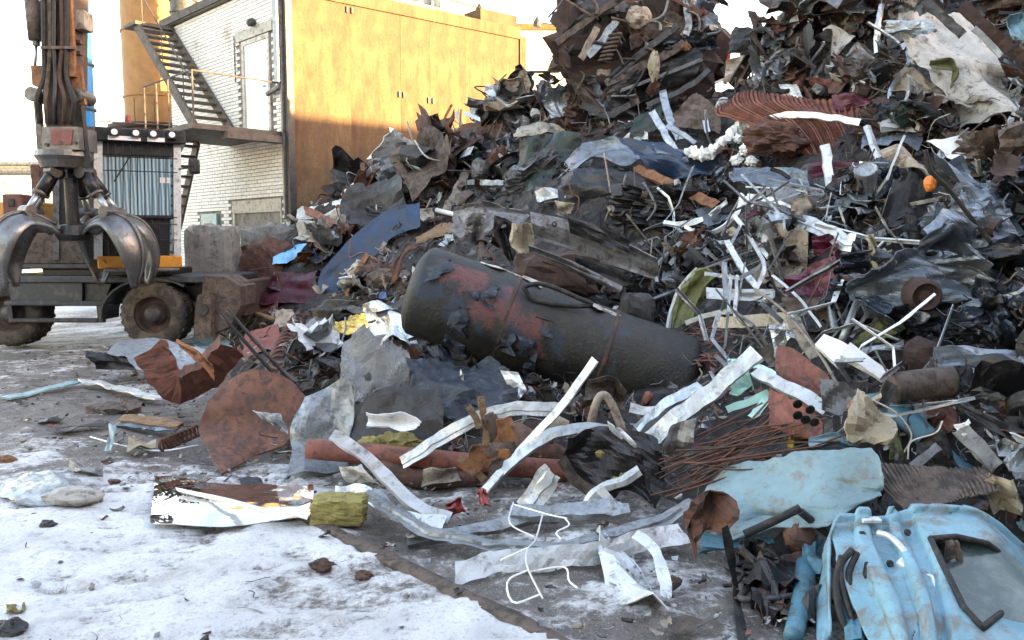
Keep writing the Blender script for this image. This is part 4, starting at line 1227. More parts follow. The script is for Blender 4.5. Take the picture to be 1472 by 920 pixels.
patch('brown_sheet', [[(660, 178), (700, 172), (730, 178)], [(655, 200), (700, 195), (735, 198)]], 'rust', 'brown curved sheet high on the slope before the rusted wall', 'metal sheet', 'the brown sheet by the wall', lift=.3, cr=.04)
patch('lilac_sheet', [[(672, 145), (690, 150)], [(680, 175), (700, 180)]], 'zinc_sheet', 'pale lilac upright sheet against the lit rusted wall', 'metal sheet', flat=1, lift=.3, cr=.05)
strip('leaning_lath', [(628, 195), (640, 168), (650, 150)], .06, 'rust_orange', 'thin orange lath leaning on the lit rusted wall', 'lath', None, 'flat', flat=1, lift=.1)
patch('white_slab', [[(745, 185), (780, 172), (805, 178)], [(740, 200), (785, 192), (815, 192)]], 'off_white', 'off white crumpled slab left of the crushed car bundle', 'slab', lift=.25, cr=.06)
patch('yellow_sheet', [[(803, 165), (830, 162)], [(805, 180), (835, 178)]], 'yellow', 'yellow sheet scrap at the foot of the crushed car bundle', 'sheet scrap', lift=.25, cr=.05)

# foils and clear film left of the tank
patch('gold_foil', [[(452, 465), (490, 458), (522, 452)], [(456, 485), (495, 485), (525, 470)]], 'gold_foil', 'crumpled gold foil left of the long tank', 'foil', 'the gold foil', lift=.25, cr=.08, nc=12)
patch('silver_foil', [[(525, 445), (560, 440), (598, 468)], [(530, 490), (565, 492), (600, 500)]], 'silver_foil', 'crumpled silver blue foil at the left end of the long tank', 'foil', 'the silver foil', lift=.3, cr=.12, nc=14)
patch('black_bag', [[(440, 442), (480, 436), (525, 440)], [(448, 462), (490, 458), (528, 455)]], 'bag_black', 'black plastic bag behind the gold foil', 'plastic bag', lift=.2, cr=.1, nc=9)
patch('clear_film', [[(500, 500), (540, 492), (585, 505)], [(488, 545), (535, 535), (588, 535)], [(492, 590), (520, 572), (560, 560)]], 'clear_film', 'crumpled clear plastic film right of the mottled galvanised sheet', 'plastic film', 'the clear plastic film', lift=.35, cr=.16, nc=18, res=(30, 30))
patch('film_lining', [[(505, 512), (575, 510)], [(498, 570), (555, 552)]], 'dark_grey', 'dark grey sheet inside the crumpled clear film', 'metal sheet', lift=.22, cr=.1, nc=9)
patch('drum_end', [[(515, 580), (565, 556), (625, 562)], [(502, 615), (560, 605), (640, 600)], [(520, 648), (570, 645), (630, 638)]], 'dark_grey', 'dark round drum end under the torn blue membrane', 'drum end', 'the dark drum end', flat=.8, lift=.3, cr=.02, nc=3, torn=.05, th=.02)
patch('white_cloth', [[(527, 592), (555, 594), (580, 592), (604, 606)], [(530, 612), (555, 615), (580, 618), (600, 616)]], 'white_paint', 'white rag lying before the dark drum end', 'rag', 'the white rag', flat=1, lift=.72, cr=.05, nc=8, torn=.12)
for (x, y, s, lab) in ((532, 637, .07, 'small yellow green wool lump left above the rusty pipe'), (570, 636, .11, 'larger yellow green wool lump above the rusty pipe')):
    blob('wool_lump', at(x, y, onY(x, y) - .25), (s * 1.5, s, s * .7), 'moss_wool', lab, 'mineral wool', None, x, .3, 3)
tube('rusty_pipe', [(442, 645), (560, 655), (700, 668), (818, 676)], .075, 'rust_red', 'long reddish rusty pipe lying across the front of the heap', 'pipe', 'the long rusty pipe', Y=5.75, lift=0, sides=18, n=30)
tube('rusty_pipe', [(545, 672), (610, 690), (690, 688)], .07, 'rust', 'shorter brown pipe under the long rusty pipe', 'pipe', None, Y=5.7, lift=0, sides=14)
tube('rusty_pipe', [(735, 625), (810, 668)], .12, 'rust', 'thick brown pipe stub behind the long rusty pipe', 'pipe', None, Y=6.2, lift=0, sides=16)
patch('beige_crust', [[(610, 678), (655, 672)], [(605, 700), (662, 690)]], 'beige', 'beige crusted lump under the long rusty pipe', 'crust', Y=5.6, lift=0, cr=.05)
patch('pale_crust', [[(485, 672), (520, 668)], [(495, 694), (548, 696)]], 'off_white', 'pale crumpled strip at the foot of the galvanised sheet', 'sheet scrap', Y=5.6, lift=0, cr=.05)
patch('white_triangle', [[(719, 533), (745, 536)], [(742, 578), (757, 560)]], 'white_metal', 'white triangular sheet standing before the long tank', 'metal sheet', 'the white triangle', Y=6.6, lift=0, cr=.03, torn=.02)
rng = np.random.default_rng(11)
for k, (x0, y0, x1, y1) in enumerate(((690, 570, 700, 640), (705, 595, 715, 660), (725, 600, 718, 655), (672, 585, 690, 615), (740, 640, 700, 650), (735, 655, 698, 662), (660, 660, 695, 690), (715, 660, 700, 700), (690, 640, 670, 680))):
    strip('wood_splinter', [(x0, y0), ((x0 + x1) / 2 + 3, (y0 + y1) / 2), (x1, y1)], .05 + .04 * (k % 3), ('wood', 'brown', 'rust_orange')[k % 3], '%s wood splinter, %s in the cluster over the rusty pipe' % (('tan', 'brown', 'orange brown')[k % 3], ('tallest one', 'upper middle one', 'right middle one', 'upper left one', 'right upper flat one', 'right lower flat one', 'lower left one', 'lowest one', 'left lower one')[k]), 'wood splinter', None, 'flat', Y=5.6 - .02 * k, lift=0, wob=.6, group='splinters over the rusty pipe', th=.012)

# ------------------------------------------------------------------ wrecked car front in the middle
car = empty('wrecked_car', at(850, 430, 9.0), 'crushed black car front wedged above the long tank', 'car wreck')
def cp_(name, rows, m_, **k):
    return patch(name, rows, m_, parent=car, **k)
cp_('cross_member', [[(762, 305), (820, 318), (890, 345), (945, 372)], [(765, 325), (822, 342), (890, 368), (948, 392)], [(775, 345), (830, 362), (890, 385), (940, 402)]], 'mid_grey', Y=8.6, cr=.03, nc=5, torn=.01, th=.02, lift=0)
cp_('radiator_panel', [[(815, 310), (860, 325), (905, 345)], [(820, 335), (862, 350), (905, 368)]], 'black_metal', Y=8.45, lift=0, cr=.02, torn=.01)
cp_('radiator_panel', [[(825, 365), (880, 385), (905, 400)], [(830, 395), (880, 415), (900, 412)]], 'black_plastic', Y=8.5, lift=0, cr=.02, torn=.02)
cp_('bumper_bar', [[(760, 352), (820, 375), (895, 412)], [(760, 362), (820, 385), (890, 420)]], 'mid_grey', Y=8.35, lift=0, cr=.03, torn=.02, th=.02)
cp_('wing', [[(655, 300), (700, 290), (755, 300)], [(650, 330), (695, 312), (760, 318)], [(672, 350), (690, 345), (715, 335)]], 'mid_grey', Y=9.4, lift=0, cr=.12, nc=10, torn=.08)
cp_('wheel_arch', [[(712, 310), (735, 318), (745, 345)], [(705, 350), (722, 360), (735, 385)]], 'black_metal', Y=9.2, lift=0, cr=.08, torn=.05)
cp_('grille_beam', [[(780, 375), (840, 398)], [(785, 405), (845, 425)]], 'rust_dark', Y=9.0, lift=0, cr=.05, torn=.04)
for k, (x, y) in enumerate(((797, 322), (842, 335), (855, 340), (780, 328))):
    link('hole_rim', *lathe([(.03, 0), (.018, -.012), (.014, .01)], at(x, y, 8.56), (0, 1, 0), 10), 'black_metal', car)
blob('engine_block', at(800, 395, 9.3), (.5, .3, .25), 'rust_dark', seed=3, rough=.2, flatq=True, parent=car)
blob('gear_case', at(915, 452, 8.3), (.17, .15, .22), 'dark_grey', seed=8, rough=.1, flatq=True, parent=car)
mark(np.array([at(x, y, 9) for x in range(700, 950, 8) for y in range(300, 430, 8) if y < 330 + (x - 700) * .45]))
ANCH.append(('the crushed black car front', 850, 350))
patch('beige_rag', [[(735, 322), (765, 320)], [(732, 350), (768, 355)], [(745, 366), (762, 362)]], 'cream', 'beige rag stuck at the left end of the crushed black car front', 'rag', 'the beige rag', Y=8.7, lift=0, cr=.08, nc=9, torn=.1)
patch('cream_cup', [[(797, 288), (826, 292)], [(803, 306), (820, 308)]], 'cream', 'cream plastic cup shape above the crushed black car front', 'cup', lift=.35, cr=.03, flat=1)
blob('yellow_scrap', at(885, 355, 8.62), (.08, .03, .05), 'yellow', 'small yellow lump on the crushed black car front', 'lump', None, 2, .3)
# dark hood, blue silver tarp and roots
patch('black_hood', [[(752, 205), (790, 192), (835, 195)], [(735, 240), (775, 222), (830, 215)], [(722, 285), (760, 262), (800, 250)], [(720, 302), (750, 298), (780, 290)]], 'dark_green', 'black green crumpled car hood on the middle slope', 'car hood', 'the black green hood', flat=.7, lift=.4, cr=.12, nc=9)
patch('crumpled_car_sheet', [[(812, 232), (840, 205), (885, 198), (920, 205)], [(815, 245), (850, 222), (890, 215), (930, 222)], [(800, 262), (830, 245), (860, 238), (900, 240)]], 'grey_blue', 'grey crumpled car roof edge over the dark hollow', 'car roof', 'the grey car roof', flat=.6, lift=.5, cr=.1, nc=10)
patch('blue_tarpaulin', [[(890, 200), (940, 205), (985, 212), (1035, 215)], [(915, 222), (950, 232), (990, 235), (1035, 235)], [(925, 238), (955, 250), (995, 255), (1030, 248)]], 'blue', 'blue crumpled tarpaulin right of the grey car roof', 'tarpaulin', 'the blue tarpaulin', flat=.6, lift=.45, cr=.13, nc=12)
patch('tarpaulin_shine', [[(935, 208), (985, 214)], [(945, 228), (990, 232)]], 'grey_blue', 'silvery blue fold on top of the blue tarpaulin', 'tarpaulin', flat=.6, lift=.6, cr=.1, nc=12)  # paler sheet on the fold paints the shine of the tarpaulin
patch('hollow_back', [[(810, 262), (870, 255), (960, 262)], [(800, 310), (880, 300), (980, 320)]], 'bag_black', 'black plastic sheeting inside the dark hollow below the tarpaulin', 'sheeting', flat=.3, lift=.05, cr=.15, nc=9)  # black sheet paints the hollow's shade, not plastic; label text seeds the creases
for k, pts in enumerate(([(868, 220), (875, 260), (878, 290), (870, 318)], [(900, 250), (893, 280), (888, 305)], [(912, 240), (912, 285), (905, 310), (912, 318)], [(925, 262), (938, 285), (942, 300), (930, 318)], [(818, 262), (822, 278), (832, 285), (830, 305)])):
    tube('hanging_wire', pts, .012 + .006 * (k % 2), ('beige', 'mid_grey', 'brown', 'mid_grey', 'rust')[k], ('thin pale wire hanging in the dark hollow, longest one', 'grey cable hanging in the middle of the dark hollow', 'brown hose hanging in the dark hollow', 'grey hose hanging at the right of the dark hollow', 'rusty wire hanging at the left of the dark hollow')[k], 'wire', None, lift=.5, flat=.8, sides=6, group='wires in the hollow')
strip('rusty_beam', [(915, 240), (975, 270), (1030, 295)], .12, 'rust_orange', 'rusty beam sloping down right below the blue tarpaulin', 'beam', 'the rusty beam', 'U', lift=.35)
patch('beige_lump', [[(770, 275), (810, 268)], [(772, 290), (815, 285)]], 'white_metal', 'small white crumpled sheet above the crushed black car front', 'metal sheet', lift=.35, cr=.05)

# ------------------------------------------------------------------ crushed car bundle on the summit
bd = empty('crushed_car_bundle', at(920, 170, 13.2), 'big dark bundle of crushed car parts on the summit of the heap', 'car wreck')
BY = 13.1
blob('bundle_body', at(915, 65, BY + .75), (1.12, .7, 1.08), 'rust_dark', seed=21, rough=.4, freq=2.2, flatq=True, parent=bd, res=(30, 40), oct=4)
def bp_(name, rows, m_, **k):
    k.setdefault('cr', .08); k.setdefault('lift', 0)
    return patch(name, rows, m_, parent=bd, **k)
bp_('panel', [[(800, 60), (830, 25), (870, -10)], [(815, 95), (845, 50), (885, 15)]], 'dark_grey', Y=BY - .1, nc=9, torn=.08)
bp_('panel', [[(790, 65), (812, 58)], [(798, 90), (822, 98)]], 'rust_dark', Y=BY - .15, nc=9, torn=.1)
bp_('panel', [[(900, 30), (945, 15), (985, 20)], [(905, 70), (945, 55), (990, 60)]], 'brown', Y=BY - .1, nc=9, torn=.08)
bp_('panel', [[(870, 118), (930, 90), (1000, 60)], [(870, 140), (930, 112), (1010, 82)], [(880, 165), (935, 140), (1000, 108)]], 'black_metal', Y=BY - .2, nc=8, torn=.05)
bp_('panel', [[(990, -10), (1025, 5)], [(1000, 45), (1040, 40)]], 'grey_blue', Y=BY - .1, nc=12, torn=.1)
bp_('panel', [[(950, 60), (1030, 45)], [(955, 82), (1035, 70)]], 'navy', Y=BY - .15, nc=8, torn=.08)
bp_('panel', [[(1000, -20), (1045, 0)], [(1015, 5), (1048, 10)]], 'rust_dark', Y=BY - .05, nc=8, torn=.15)
bp_('panel', [[(800, 95), (850, 120)], [(840, 150), (880, 165)]], 'brown', Y=BY - .2, nc=9, torn=.08)
bp_('panel', [[(830, 0), (900, -30)], [(850, 30), (915, 10)]], 'dark_grey', Y=BY - .05, nc=10, torn=.08)
bp_('panel', [[(820, 105), (860, 120)], [(850, 165), (885, 172)]], 'grey_blue', Y=BY - .12, nc=9, torn=.1)
for k, (p, w, m_) in enumerate((([(800, 62), (850, 25), (900, -8)], .1, 'brown'), ([(845, 80), (868, 55), (885, 30)], .12, 'zinc_sheet'), ([(870, 120), (930, 92), (985, 62)], .13, 'brown'), ([(880, 110), (940, 62), (975, 35)], .1, 'dark_grey'), ([(985, -10), (990, 30), (985, 50)], .1, 'zinc_sheet'), ([(835, 150), (870, 165), (905, 150)], .1, 'dark_grey'), ([(860, 40), (835, 85)], .1, 'beige'), ([(900, 0), (960, -5), (1010, 20)], .09, 'rust'), ([(930, 150), (980, 130), (1020, 100)], .08, 'dark_grey'), ([(880, 135), (960, 105), (1010, 85)], .05, 'mid_grey'))):
    strip('beam', p, w, m_, None, None, None, 'U', Y=BY - .28, lift=0, parent=bd)
cc = lin([at(868, 90, BY - .35), at(885, 48, BY - .35)], 120)
tt = np.linspace(0, 1, 120) * 2 * math.pi * 7
cl = cc + .085 * np.stack([np.cos(tt), np.sin(tt), .2 * np.sin(tt)], 1)
link('coil_spring', *tube_geo(cl, .022, 0, 6), 'brown', bd, smooth=True)
blob('motor', at(918, 25, BY - .25), (.2, .15, .17), 'beige', seed=5, rough=.15, parent=bd)
blob('tan_lump', at(940, 95, BY - .3), (.1, .08, .22), 'cream', seed=6, rough=.25, parent=bd, rot=.6)
blob('orange_lump', at(985, 67, BY - .3), (.08, .05, .07), 'rust_orange', seed=9, rough=.3, parent=bd)
bg = np.random.default_rng(5)
for k in range(26):
    x, y = bg.uniform(800, 1030), bg.uniform(-10, 150)
    if y > 60 + (1040 - x) * .6:
        continue
    d_ = bg.uniform(-45, 45, 2)
    tube('hose', [(x, y), (x + d_[0] * .5 + 8, y + d_[1] * .3), (x + d_[0], y + d_[1])], bg.uniform(.012, .03), ('rubber', 'brown', 'black_plastic', 'mid_grey')[k % 4], None, None, Y=BY - .3, lift=0, parent=bd, sides=6)
    x, y = bg.uniform(810, 1020), bg.uniform(-10, 140)
    a = bg.uniform(0, 6.28); s = bg.uniform(12, 26)
    bp_('fragment', [[(x, y), (x + s * math.cos(a), y + s * math.sin(a))], [(x - s * .6 * math.sin(a), y + s * .6 * math.cos(a)), (x + s * math.cos(a) - s * .5 * math.sin(a), y + s * math.sin(a) + s * .5 * math.cos(a))]], ('brown', 'dark_grey', 'mid_grey', 'rust', 'black_metal', 'beige')[k % 6], Y=BY - .25, cr=.05, torn=.12)
ANCH.append(('the crushed car bundle', 915, 80))

# ------------------------------------------------------------------ right of the bundle
patch('beige_hood', [[(1010, 110), (1050, 85), (1090, 72)], [(1015, 135), (1060, 110), (1108, 105)]], 'beige', 'beige bent panel right of the crushed car bundle', 'panel', 'the beige panel', lift=.3, cr=.1)
patch('tail_lamp', [[(1020, 80), (1050, 72)], [(1025, 92), (1050, 88)]], 'red', 'red tail lamp between the car bundle and the beige panel', 'tail lamp', lift=.3, cr=.03)
patch('brown_square', [[(968, 165), (1000, 135), (1035, 160)], [(970, 185), (1010, 185), (1035, 195)]], 'brown', 'brown square panel below the crushed car bundle', 'panel', 'the brown square panel', flat=.8, lift=.4, cr=.03, nc=3)
for k, p in enumerate(([(952, 130), (962, 170), (985, 210)], [(936, 160), (955, 190), (970, 215)], [(998, 135), (1010, 165), (1018, 190)], [(958, 180), (985, 195), (1000, 205)])):
    strip('silver_profile', p, .11 - .015 * k, 'galv', ('tall silver profile standing above the blue tarpaulin', 'short silver profile left of the tallest one above the tarpaulin', 'thin silver strip on the brown square panel', 'silver strip lying under the brown square panel')[k], 'metal profile', ('the tall silver profile', None, None, None)[k], 'U', lift=.5, flat=.7, group='silver profiles above the tarpaulin')
patch('green_gutter', [[(912, 168), (935, 158), (955, 150)], [(905, 198), (930, 190), (950, 178)]], 'dark_green', 'dark green curved gutter left of the silver profiles', 'gutter', flat=.6, lift=.4, cr=.04)
patch('rusty_mesh', [[(1030, 150), (1080, 128), (1150, 140), (1250, 150)], [(1035, 165), (1090, 150), (1160, 158), (1250, 175)], [(1090, 185), (1140, 180), (1190, 190), (1245, 205)], [(1150, 225), (1180, 230), (1210, 236), (1240, 235)]], 'rust_red', 'reddish rusty ribbed mesh mat below the right summit', 'mesh mat', 'the rusty mesh mat', lift=.35, cr=.05, nc=5, res=(30, 90), torn=.03, fn=lambda V, U, W, N: V + N * (.018 * np.sign(np.sin(W * 200)))[..., None])
blob('brown_casting', at(1122, 202, onY(1122, 210) - .35), (.36, .22, .18), 'rust', 'orange brown lumpy casting with pale flakes below the mesh mat', 'casting', 'the orange brown casting', 12, .42, 1.9, res=(26, 34), oct=4)
fo = resolve([(1095, 170), (1060, 185), (1035, 210), (1012, 222), (992, 218)], None, .4, .5)
fm = []
for i, p in enumerate(crom(fo, 15)):
    n_, m_ = 7, 9
    for a in range(1):
        T_, P_ = np.meshgrid(np.linspace(.05, math.pi - .05, n_), np.linspace(0, 2 * math.pi, m_, endpoint=False), indexing='ij')
        d_ = np.stack([np.sin(T_) * np.cos(P_), np.sin(T_) * np.sin(P_), np.cos(T_)], -1)
        d_ = d_ * (1 + .45 * vnoise(d_ * 2.4 + i))[..., None] * np.array([.065, .065, .07 + .025 * (i % 2)])
        v = d_.reshape(-1, 3) + p
        fs = [[r_ * m_ + c_, (r_ + 1) * m_ + c_, (r_ + 1) * m_ + (c_ + 1) % m_, r_ * m_ + (c_ + 1) % m_] for r_ in range(n_ - 1) for c_ in range(m_)]
        fm.append((v, fs))
ch = empty('foam_chain', fo[2], 'white lumpy foam chain right of the blue tarpaulin', 'foam')
for v, fs in fm:
    link('foam_lump', v, fs, 'foam', ch); mark(v)
ANCH.append(('the white foam chain', 1040, 200))
for k, (x, y) in enumerate(((1062, 200), (1070, 215), (1060, 230), (1080, 232))):
    blob('foam_lump', at(x, y, onY(x, y) - .4), (.07, .06, .06), 'foam', seed=k, rough=.5, parent=ch)
strip('silver_rail', [(1093, 172), (1140, 165), (1190, 168), (1236, 176)], .075, 'white_metal', 'long silver rail lying across the rusty mesh mat', 'rail', 'the silver rail', 'U', lift=.6)
patch('white_shred', [[(1120, 125), (1145, 122)], [(1130, 145), (1155, 142)]], 'white_metal', 'white crumpled shred above the rusty mesh mat', 'sheet scrap', lift=.4, cr=.06)
patch('purple_sheet', [[(1195, 138), (1245, 132)], [(1200, 155), (1255, 150)]], 'maroon', 'purplish sheet at the upper right of the mesh mat', 'metal sheet', lift=.35, cr=.05)
patch('curved_white_guard', [[(1182, 42), (1200, 38), (1230, 50)], [(1186, 70), (1196, 78), (1198, 86)]], 'off_white', 'white curved guard below the right summit', 'guard', flat=.9, lift=.5, cr=.04)
patch('pale_plate', [[(1215, 80), (1235, 60), (1258, 78)], [(1225, 92), (1245, 104), (1256, 90)]], 'mid_grey', 'pale square plate on the right summit slope', 'plate', flat=.9, lift=.5, cr=.03)
patch('white_shred', [[(1165, 92), (1195, 78)], [(1170, 105), (1190, 100)]], 'white_paint', 'white ragged shred left of the pale square plate', 'sheet scrap', flat=.8, lift=.45, cr=.05, torn=.12)
strip('silver_ribbon', [(1268, 5), (1262, 40), (1262, 75)], .08, 'galv', 'upright silver ribbon near the top right of the heap', 'metal ribbon', None, 'V', flat=.9, lift=.5)
strip('silver_ribbon', [(1300, 60), (1308, 88), (1285, 125), (1277, 160), (1258, 198), (1246, 180), (1250, 165)], .08, 'galv', 'long kinked silver ribbon running down left of the white wreck', 'metal ribbon', 'the kinked silver ribbon', 'V', flat=.5, lift=.5)
strip('silver_ribbon', [(1246, 180), (1258, 215), (1275, 248)], .08, 'white_metal', 'lower end of a silver ribbon above the cream fabric', 'metal ribbon', None, 'V', flat=.5, lift=.5)
wk = empty('white_wreck', at(1400, 180, 9.6), 'off white crushed car body at the top right of the heap', 'car wreck')
WY = 9.3
for rows, m_ in (([[(1335, -10), (1400, -15), (1480, -10)], [(1345, 60), (1400, 55), (1480, 60)], [(1370, 120), (1420, 110), (1485, 120)], [(1390, 175), (1430, 170), (1485, 190)]], 'off_white'), ([[(1335, 85), (1365, 78), (1405, 110)], [(1325, 115), (1360, 112), (1395, 140)], [(1332, 150), (1365, 148), (1400, 158)]], 'beige'),
                 ([[(1395, 115), (1420, 112)], [(1390, 145), (1415, 150)]], 'beige'), ([[(1420, 130), (1472, 140)], [(1415, 165), (1475, 180)]], 'beige'), ([[(1320, 0), (1350, -5)], [(1318, 45), (1345, 45)]], 'zinc_sheet')):
    patch('body_panel', rows, m_, Y=WY, flat=1, lift=0, cr=.2, nc=15, torn=.08, parent=wk, res=(40, 44), fn=lambda V, U, W, N: V + np.array([0, 1, 0]) * (.9 * (1 - U))[..., None])
patch('box_cover', [[(1335, 88), (1370, 85), (1368, 125)], [(1338, 100), (1378, 105), (1365, 128)]], 'olive', Y=WY - .2, flat=1, lift=-.5, cr=.03, torn=.03, parent=wk)
ANCH.append(('the white wreck', 1400, 100))
for k, p in enumerate(([(1385, 5), (1425, 45), (1480, 90)], [(1330, 0), (1385, 50)], [(1400, 40), (1440, 80)])):
    strip('wreck_beam', p, .12 - .03 * k, ('rust_dark', 'mid_grey', 'white_metal')[k], ('long dark beam lying over the white wreck', 'grey bar at the upper left of the white wreck', 'pale bar under the long dark beam')[k], 'beam', None, 'U', Y=9.0, lift=0)
patch('cyan_scrap', [[(1450, 22), (1475, 18)], [(1452, 58), (1475, 62)]], 'light_blue', 'bright light blue scrap at the top right picture edge', 'scrap', Y=9.3, lift=0, cr=.06)
patch('white_sheet', [[(1332, 210), (1390, 192), (1445, 178)], [(1365, 225), (1400, 222), (1425, 212)], [(1385, 236), (1400, 234), (1410, 230)]], 'white_paint', 'clean white pointed sheet on the right slope', 'metal sheet', 'the white pointed sheet', lift=.4, cr=.03, nc=3)
patch('cream_fabric', [[(1265, 220), (1300, 215), (1332, 232)], [(1270, 240), (1305, 238), (1335, 262)]], 'beige', 'cream grey fabric left of the orange ball', 'fabric', 'the cream fabric', lift=.4, cr=.08)
blob('orange_ball', at(1337, 264, 7.6), (.055, .055, .075), 'orange', 'orange crumpled ball beside the cream fabric', 'ball', 'the orange ball', 4, .12)
patch('crumpled_sheet', [[(1335, 215), (1365, 218), (1385, 222)], [(1355, 250), (1385, 250), (1415, 258)], [(1395, 300), (1420, 295), (1450, 300)], [(1425, 345), (1450, 345), (1480, 352)]], 'grey_blue', 'long crumpled grey blue car panel on the right edge', 'car panel', 'the long grey blue panel', flat=.7, lift=.7, cr=.12, nc=9, torn=.03)
tube('black_edge_trim', [(1330, 215), (1338, 245), (1362, 270), (1395, 312), (1425, 350)], .02, 'rubber', 'black rubber trim along the long grey blue panel', 'trim', Y=7.0, lift=0)
patch('dark_sheet', [[(1285, 262), (1310, 250), (1338, 278)], [(1262, 320), (1300, 300), (1340, 300)], [(1260, 335), (1290, 325), (1330, 312)]], 'black_metal', 'flat dark grey panel left of the orange ball', 'panel', 'the flat dark panel', flat=.8, lift=.5, cr=.03, nc=4)
patch('white_label', [[(1272, 275), (1287, 266)], [(1272, 295), (1284, 292)]], 'white_paint', 'small white sheet behind the flat dark panel', 'sheet scrap', flat=1, lift=.45, cr=.02)
patch('grey_flat_sheet', [[(1055, 240), (1110, 236), (1160, 250)], [(1055, 262), (1110, 268), (1165, 272)]], 'grey_blue', 'grey flat sheet with creases below the white foam chain', 'metal sheet', 'the grey flat sheet', lift=.4, cr=.04)
strip('silver_band', [(1070, 283), (1120, 300), (1170, 325), (1225, 350)], .16, 'white_metal', 'wide silver band running down right in the heap centre', 'metal band', 'the silver band', 'W', lift=.45)
patch('tan_square', [[(1135, 290), (1160, 278)], [(1140, 315), (1168, 300)]], 'beige', 'tan square card on the wide silver band', 'card', flat=1, lift=.65, cr=.02)
strip('white_post', [(1186, 208), (1192, 245), (1202, 295)], .09, 'white_metal', 'white upright post above the wide silver band', 'post', None, 'U', flat=.8, lift=.5)
patch('rust_beam_sheet', [[(1160, 240), (1205, 232), (1250, 238)], [(1165, 258), (1210, 245), (1250, 245)]], 'maroon', 'maroon brown beam right of the grey flat sheet', 'beam', lift=.35, cr=.03)
patch('grey_boxes', [[(1100, 268), (1150, 272), (1190, 280)], [(1105, 320), (1150, 300), (1185, 295)]], 'mid_grey', 'dull grey housing behind the wide silver band', 'housing', flat=.7, lift=.2, cr=.04)

# dark blue black wreck on the right
nw = empty('crumpled_wreck', at(1330, 520, 6.4), 'dark blue black crumpled car wreck with a round hub on the right', 'car wreck')
NY = 6.15
for rows, m_, dy in (([[(1250, 385), (1300, 360), (1370, 372), (1430, 380)], [(1225, 410), (1300, 400), (1380, 405), (1445, 420)], [(1240, 440), (1300, 445), (1380, 440), (1460, 440)]], 'grey_blue', 0), ([[(1205, 365), (1235, 360), (1260, 350)], [(1210, 395), (1240, 395), (1262, 390)]], 'navy', .1),  # blue grey panel colour stands in for highlights on the dark wreck
                     ([[(1320, 330), (1360, 300), (1400, 330)], [(1330, 375), (1370, 360), (1410, 372)]], 'grey_blue', .15), ([[(1235, 425), (1280, 432), (1320, 450)], [(1240, 440), (1275, 455), (1310, 475)], [(1265, 455), (1290, 480), (1320, 495)]], 'navy', -.15),
                     ([[(1300, 455), (1350, 450), (1400, 430)], [(1310, 500), (1360, 490), (1410, 480)]], 'navy', -.1), ([[(1410, 360), (1440, 350), (1480, 370)], [(1420, 400), (1450, 400), (1480, 420)]], 'black_metal', -.05),
                     ([[(1400, 430), (1440, 422), (1480, 430)], [(1410, 480), (1445, 470), (1480, 490)], [(1420, 515), (1450, 512), (1480, 520)]], 'black_metal', -.2), ([[(1350, 375), (1400, 370), (1425, 395)], [(1360, 400), (1400, 410), (1430, 425)]], 'zinc_sheet', -.12)):
    patch('body_panel', rows, m_, Y=NY + dy, flat=1, lift=0, cr=.17, nc=14, torn=.07, parent=nw, res=(34, 40))
hb = link('hub', *lathe([(.13, .1), (.125, -.02), (.10, -.05), (.085, -.01), (.05, .0), (.045, -.03), (.001, -.03)], at(1328, 425, NY - .22), (.1, 1, .1), 24), 'rust_dark', nw, smooth=False)
strip('sill_bar', [(1400, 430), (1440, 428), (1480, 440)], .1, 'grey_blue', None, None, None, 'U', Y=6.2, lift=0, parent=nw)
strip('sill_bar', [(1320, 455), (1400, 440), (1475, 445)], .06, 'rubber', None, None, None, 'U', Y=6.1, lift=0, parent=nw)
mark(np.array([at(x, y, 6) for x in range(1225, 1472, 8) for y in range(350, 505, 8)]))
ANCH.append(('the dark blue wreck', 1330, 430))
patch('yellow_foam', [[(1243, 340), (1256, 336)], [(1248, 365), (1268, 368)], [(1252, 385), (1268, 395)]], 'cream', 'yellowish torn foam on the left edge of the dark blue wreck', 'foam', 'the yellowish foam', Y=6.2, lift=0, cr=.06, nc=9, torn=.14)
patch('yellow_foam', [[(1270, 362), (1284, 360)], [(1268, 382), (1282, 380)]], 'cream', 'smaller yellowish foam bit right of the torn foam', 'foam', Y=6.2, lift=0, cr=.05, nc=9, torn=.14)
for k, rows in enumerate(([[(1165, 345), (1200, 340)], [(1170, 365), (1205, 362)]], [[(1130, 400), (1165, 380), (1200, 375)], [(1125, 425), (1165, 428), (1210, 420)]], [[(1195, 365), (1212, 362)], [(1190, 392), (1208, 385)]])):
    patch('maroon_sheet', rows, 'maroon', ('maroon car panel strip above the larger maroon panel', 'larger folded maroon car panel left of the dark blue wreck', 'small maroon panel touching the dark blue wreck')[k], 'car panel', (None, 'the maroon panel', None)[k], flat=.7, lift=.4, cr=.07, nc=8)
patch('brown_flat', [[(1125, 430), (1180, 428)], [(1130, 455), (1185, 450)]], 'brown', 'brown flat panel under the maroon car panel', 'panel', lift=.2, cr=.03)

# white bent strips in the middle right
ws_ = [([(1068, 278), (1060, 305), (1040, 328), (1012, 340)], .07, 'white strip curving down from above, top of the tangle'), ([(955, 318), (985, 322), (1010, 315)], .09, 'white flat tongue pointing left in the tangle'), ([(1055, 310), (1085, 345), (1105, 370)], .06, 'white strip falling right in the tangle'),
       ([(1045, 345), (1065, 380), (1090, 415)], .08, 'wide pale strip in the tangle centre'), ([(1075, 335), (1098, 380), (1088, 415)], .05, 'thin white hooked strip right in the tangle'), ([(1045, 290), (1020, 310)], .06, 'short white strip at the top left of the tangle'),
       ([(1000, 330), (965, 360), (942, 385), (945, 405)], .05, 'thin white strip bowing down left of the tangle'), ([(1060, 395), (1058, 430), (1056, 460)], .04, 'thin white strip hanging below the tangle'), ([(985, 325), (1020, 345), (1045, 350)], .06, 'pale strip lying under the white tongue'), ([(1110, 395), (1150, 430), (1180, 470)], .03, 'thin grey strip running down right of the tangle')]
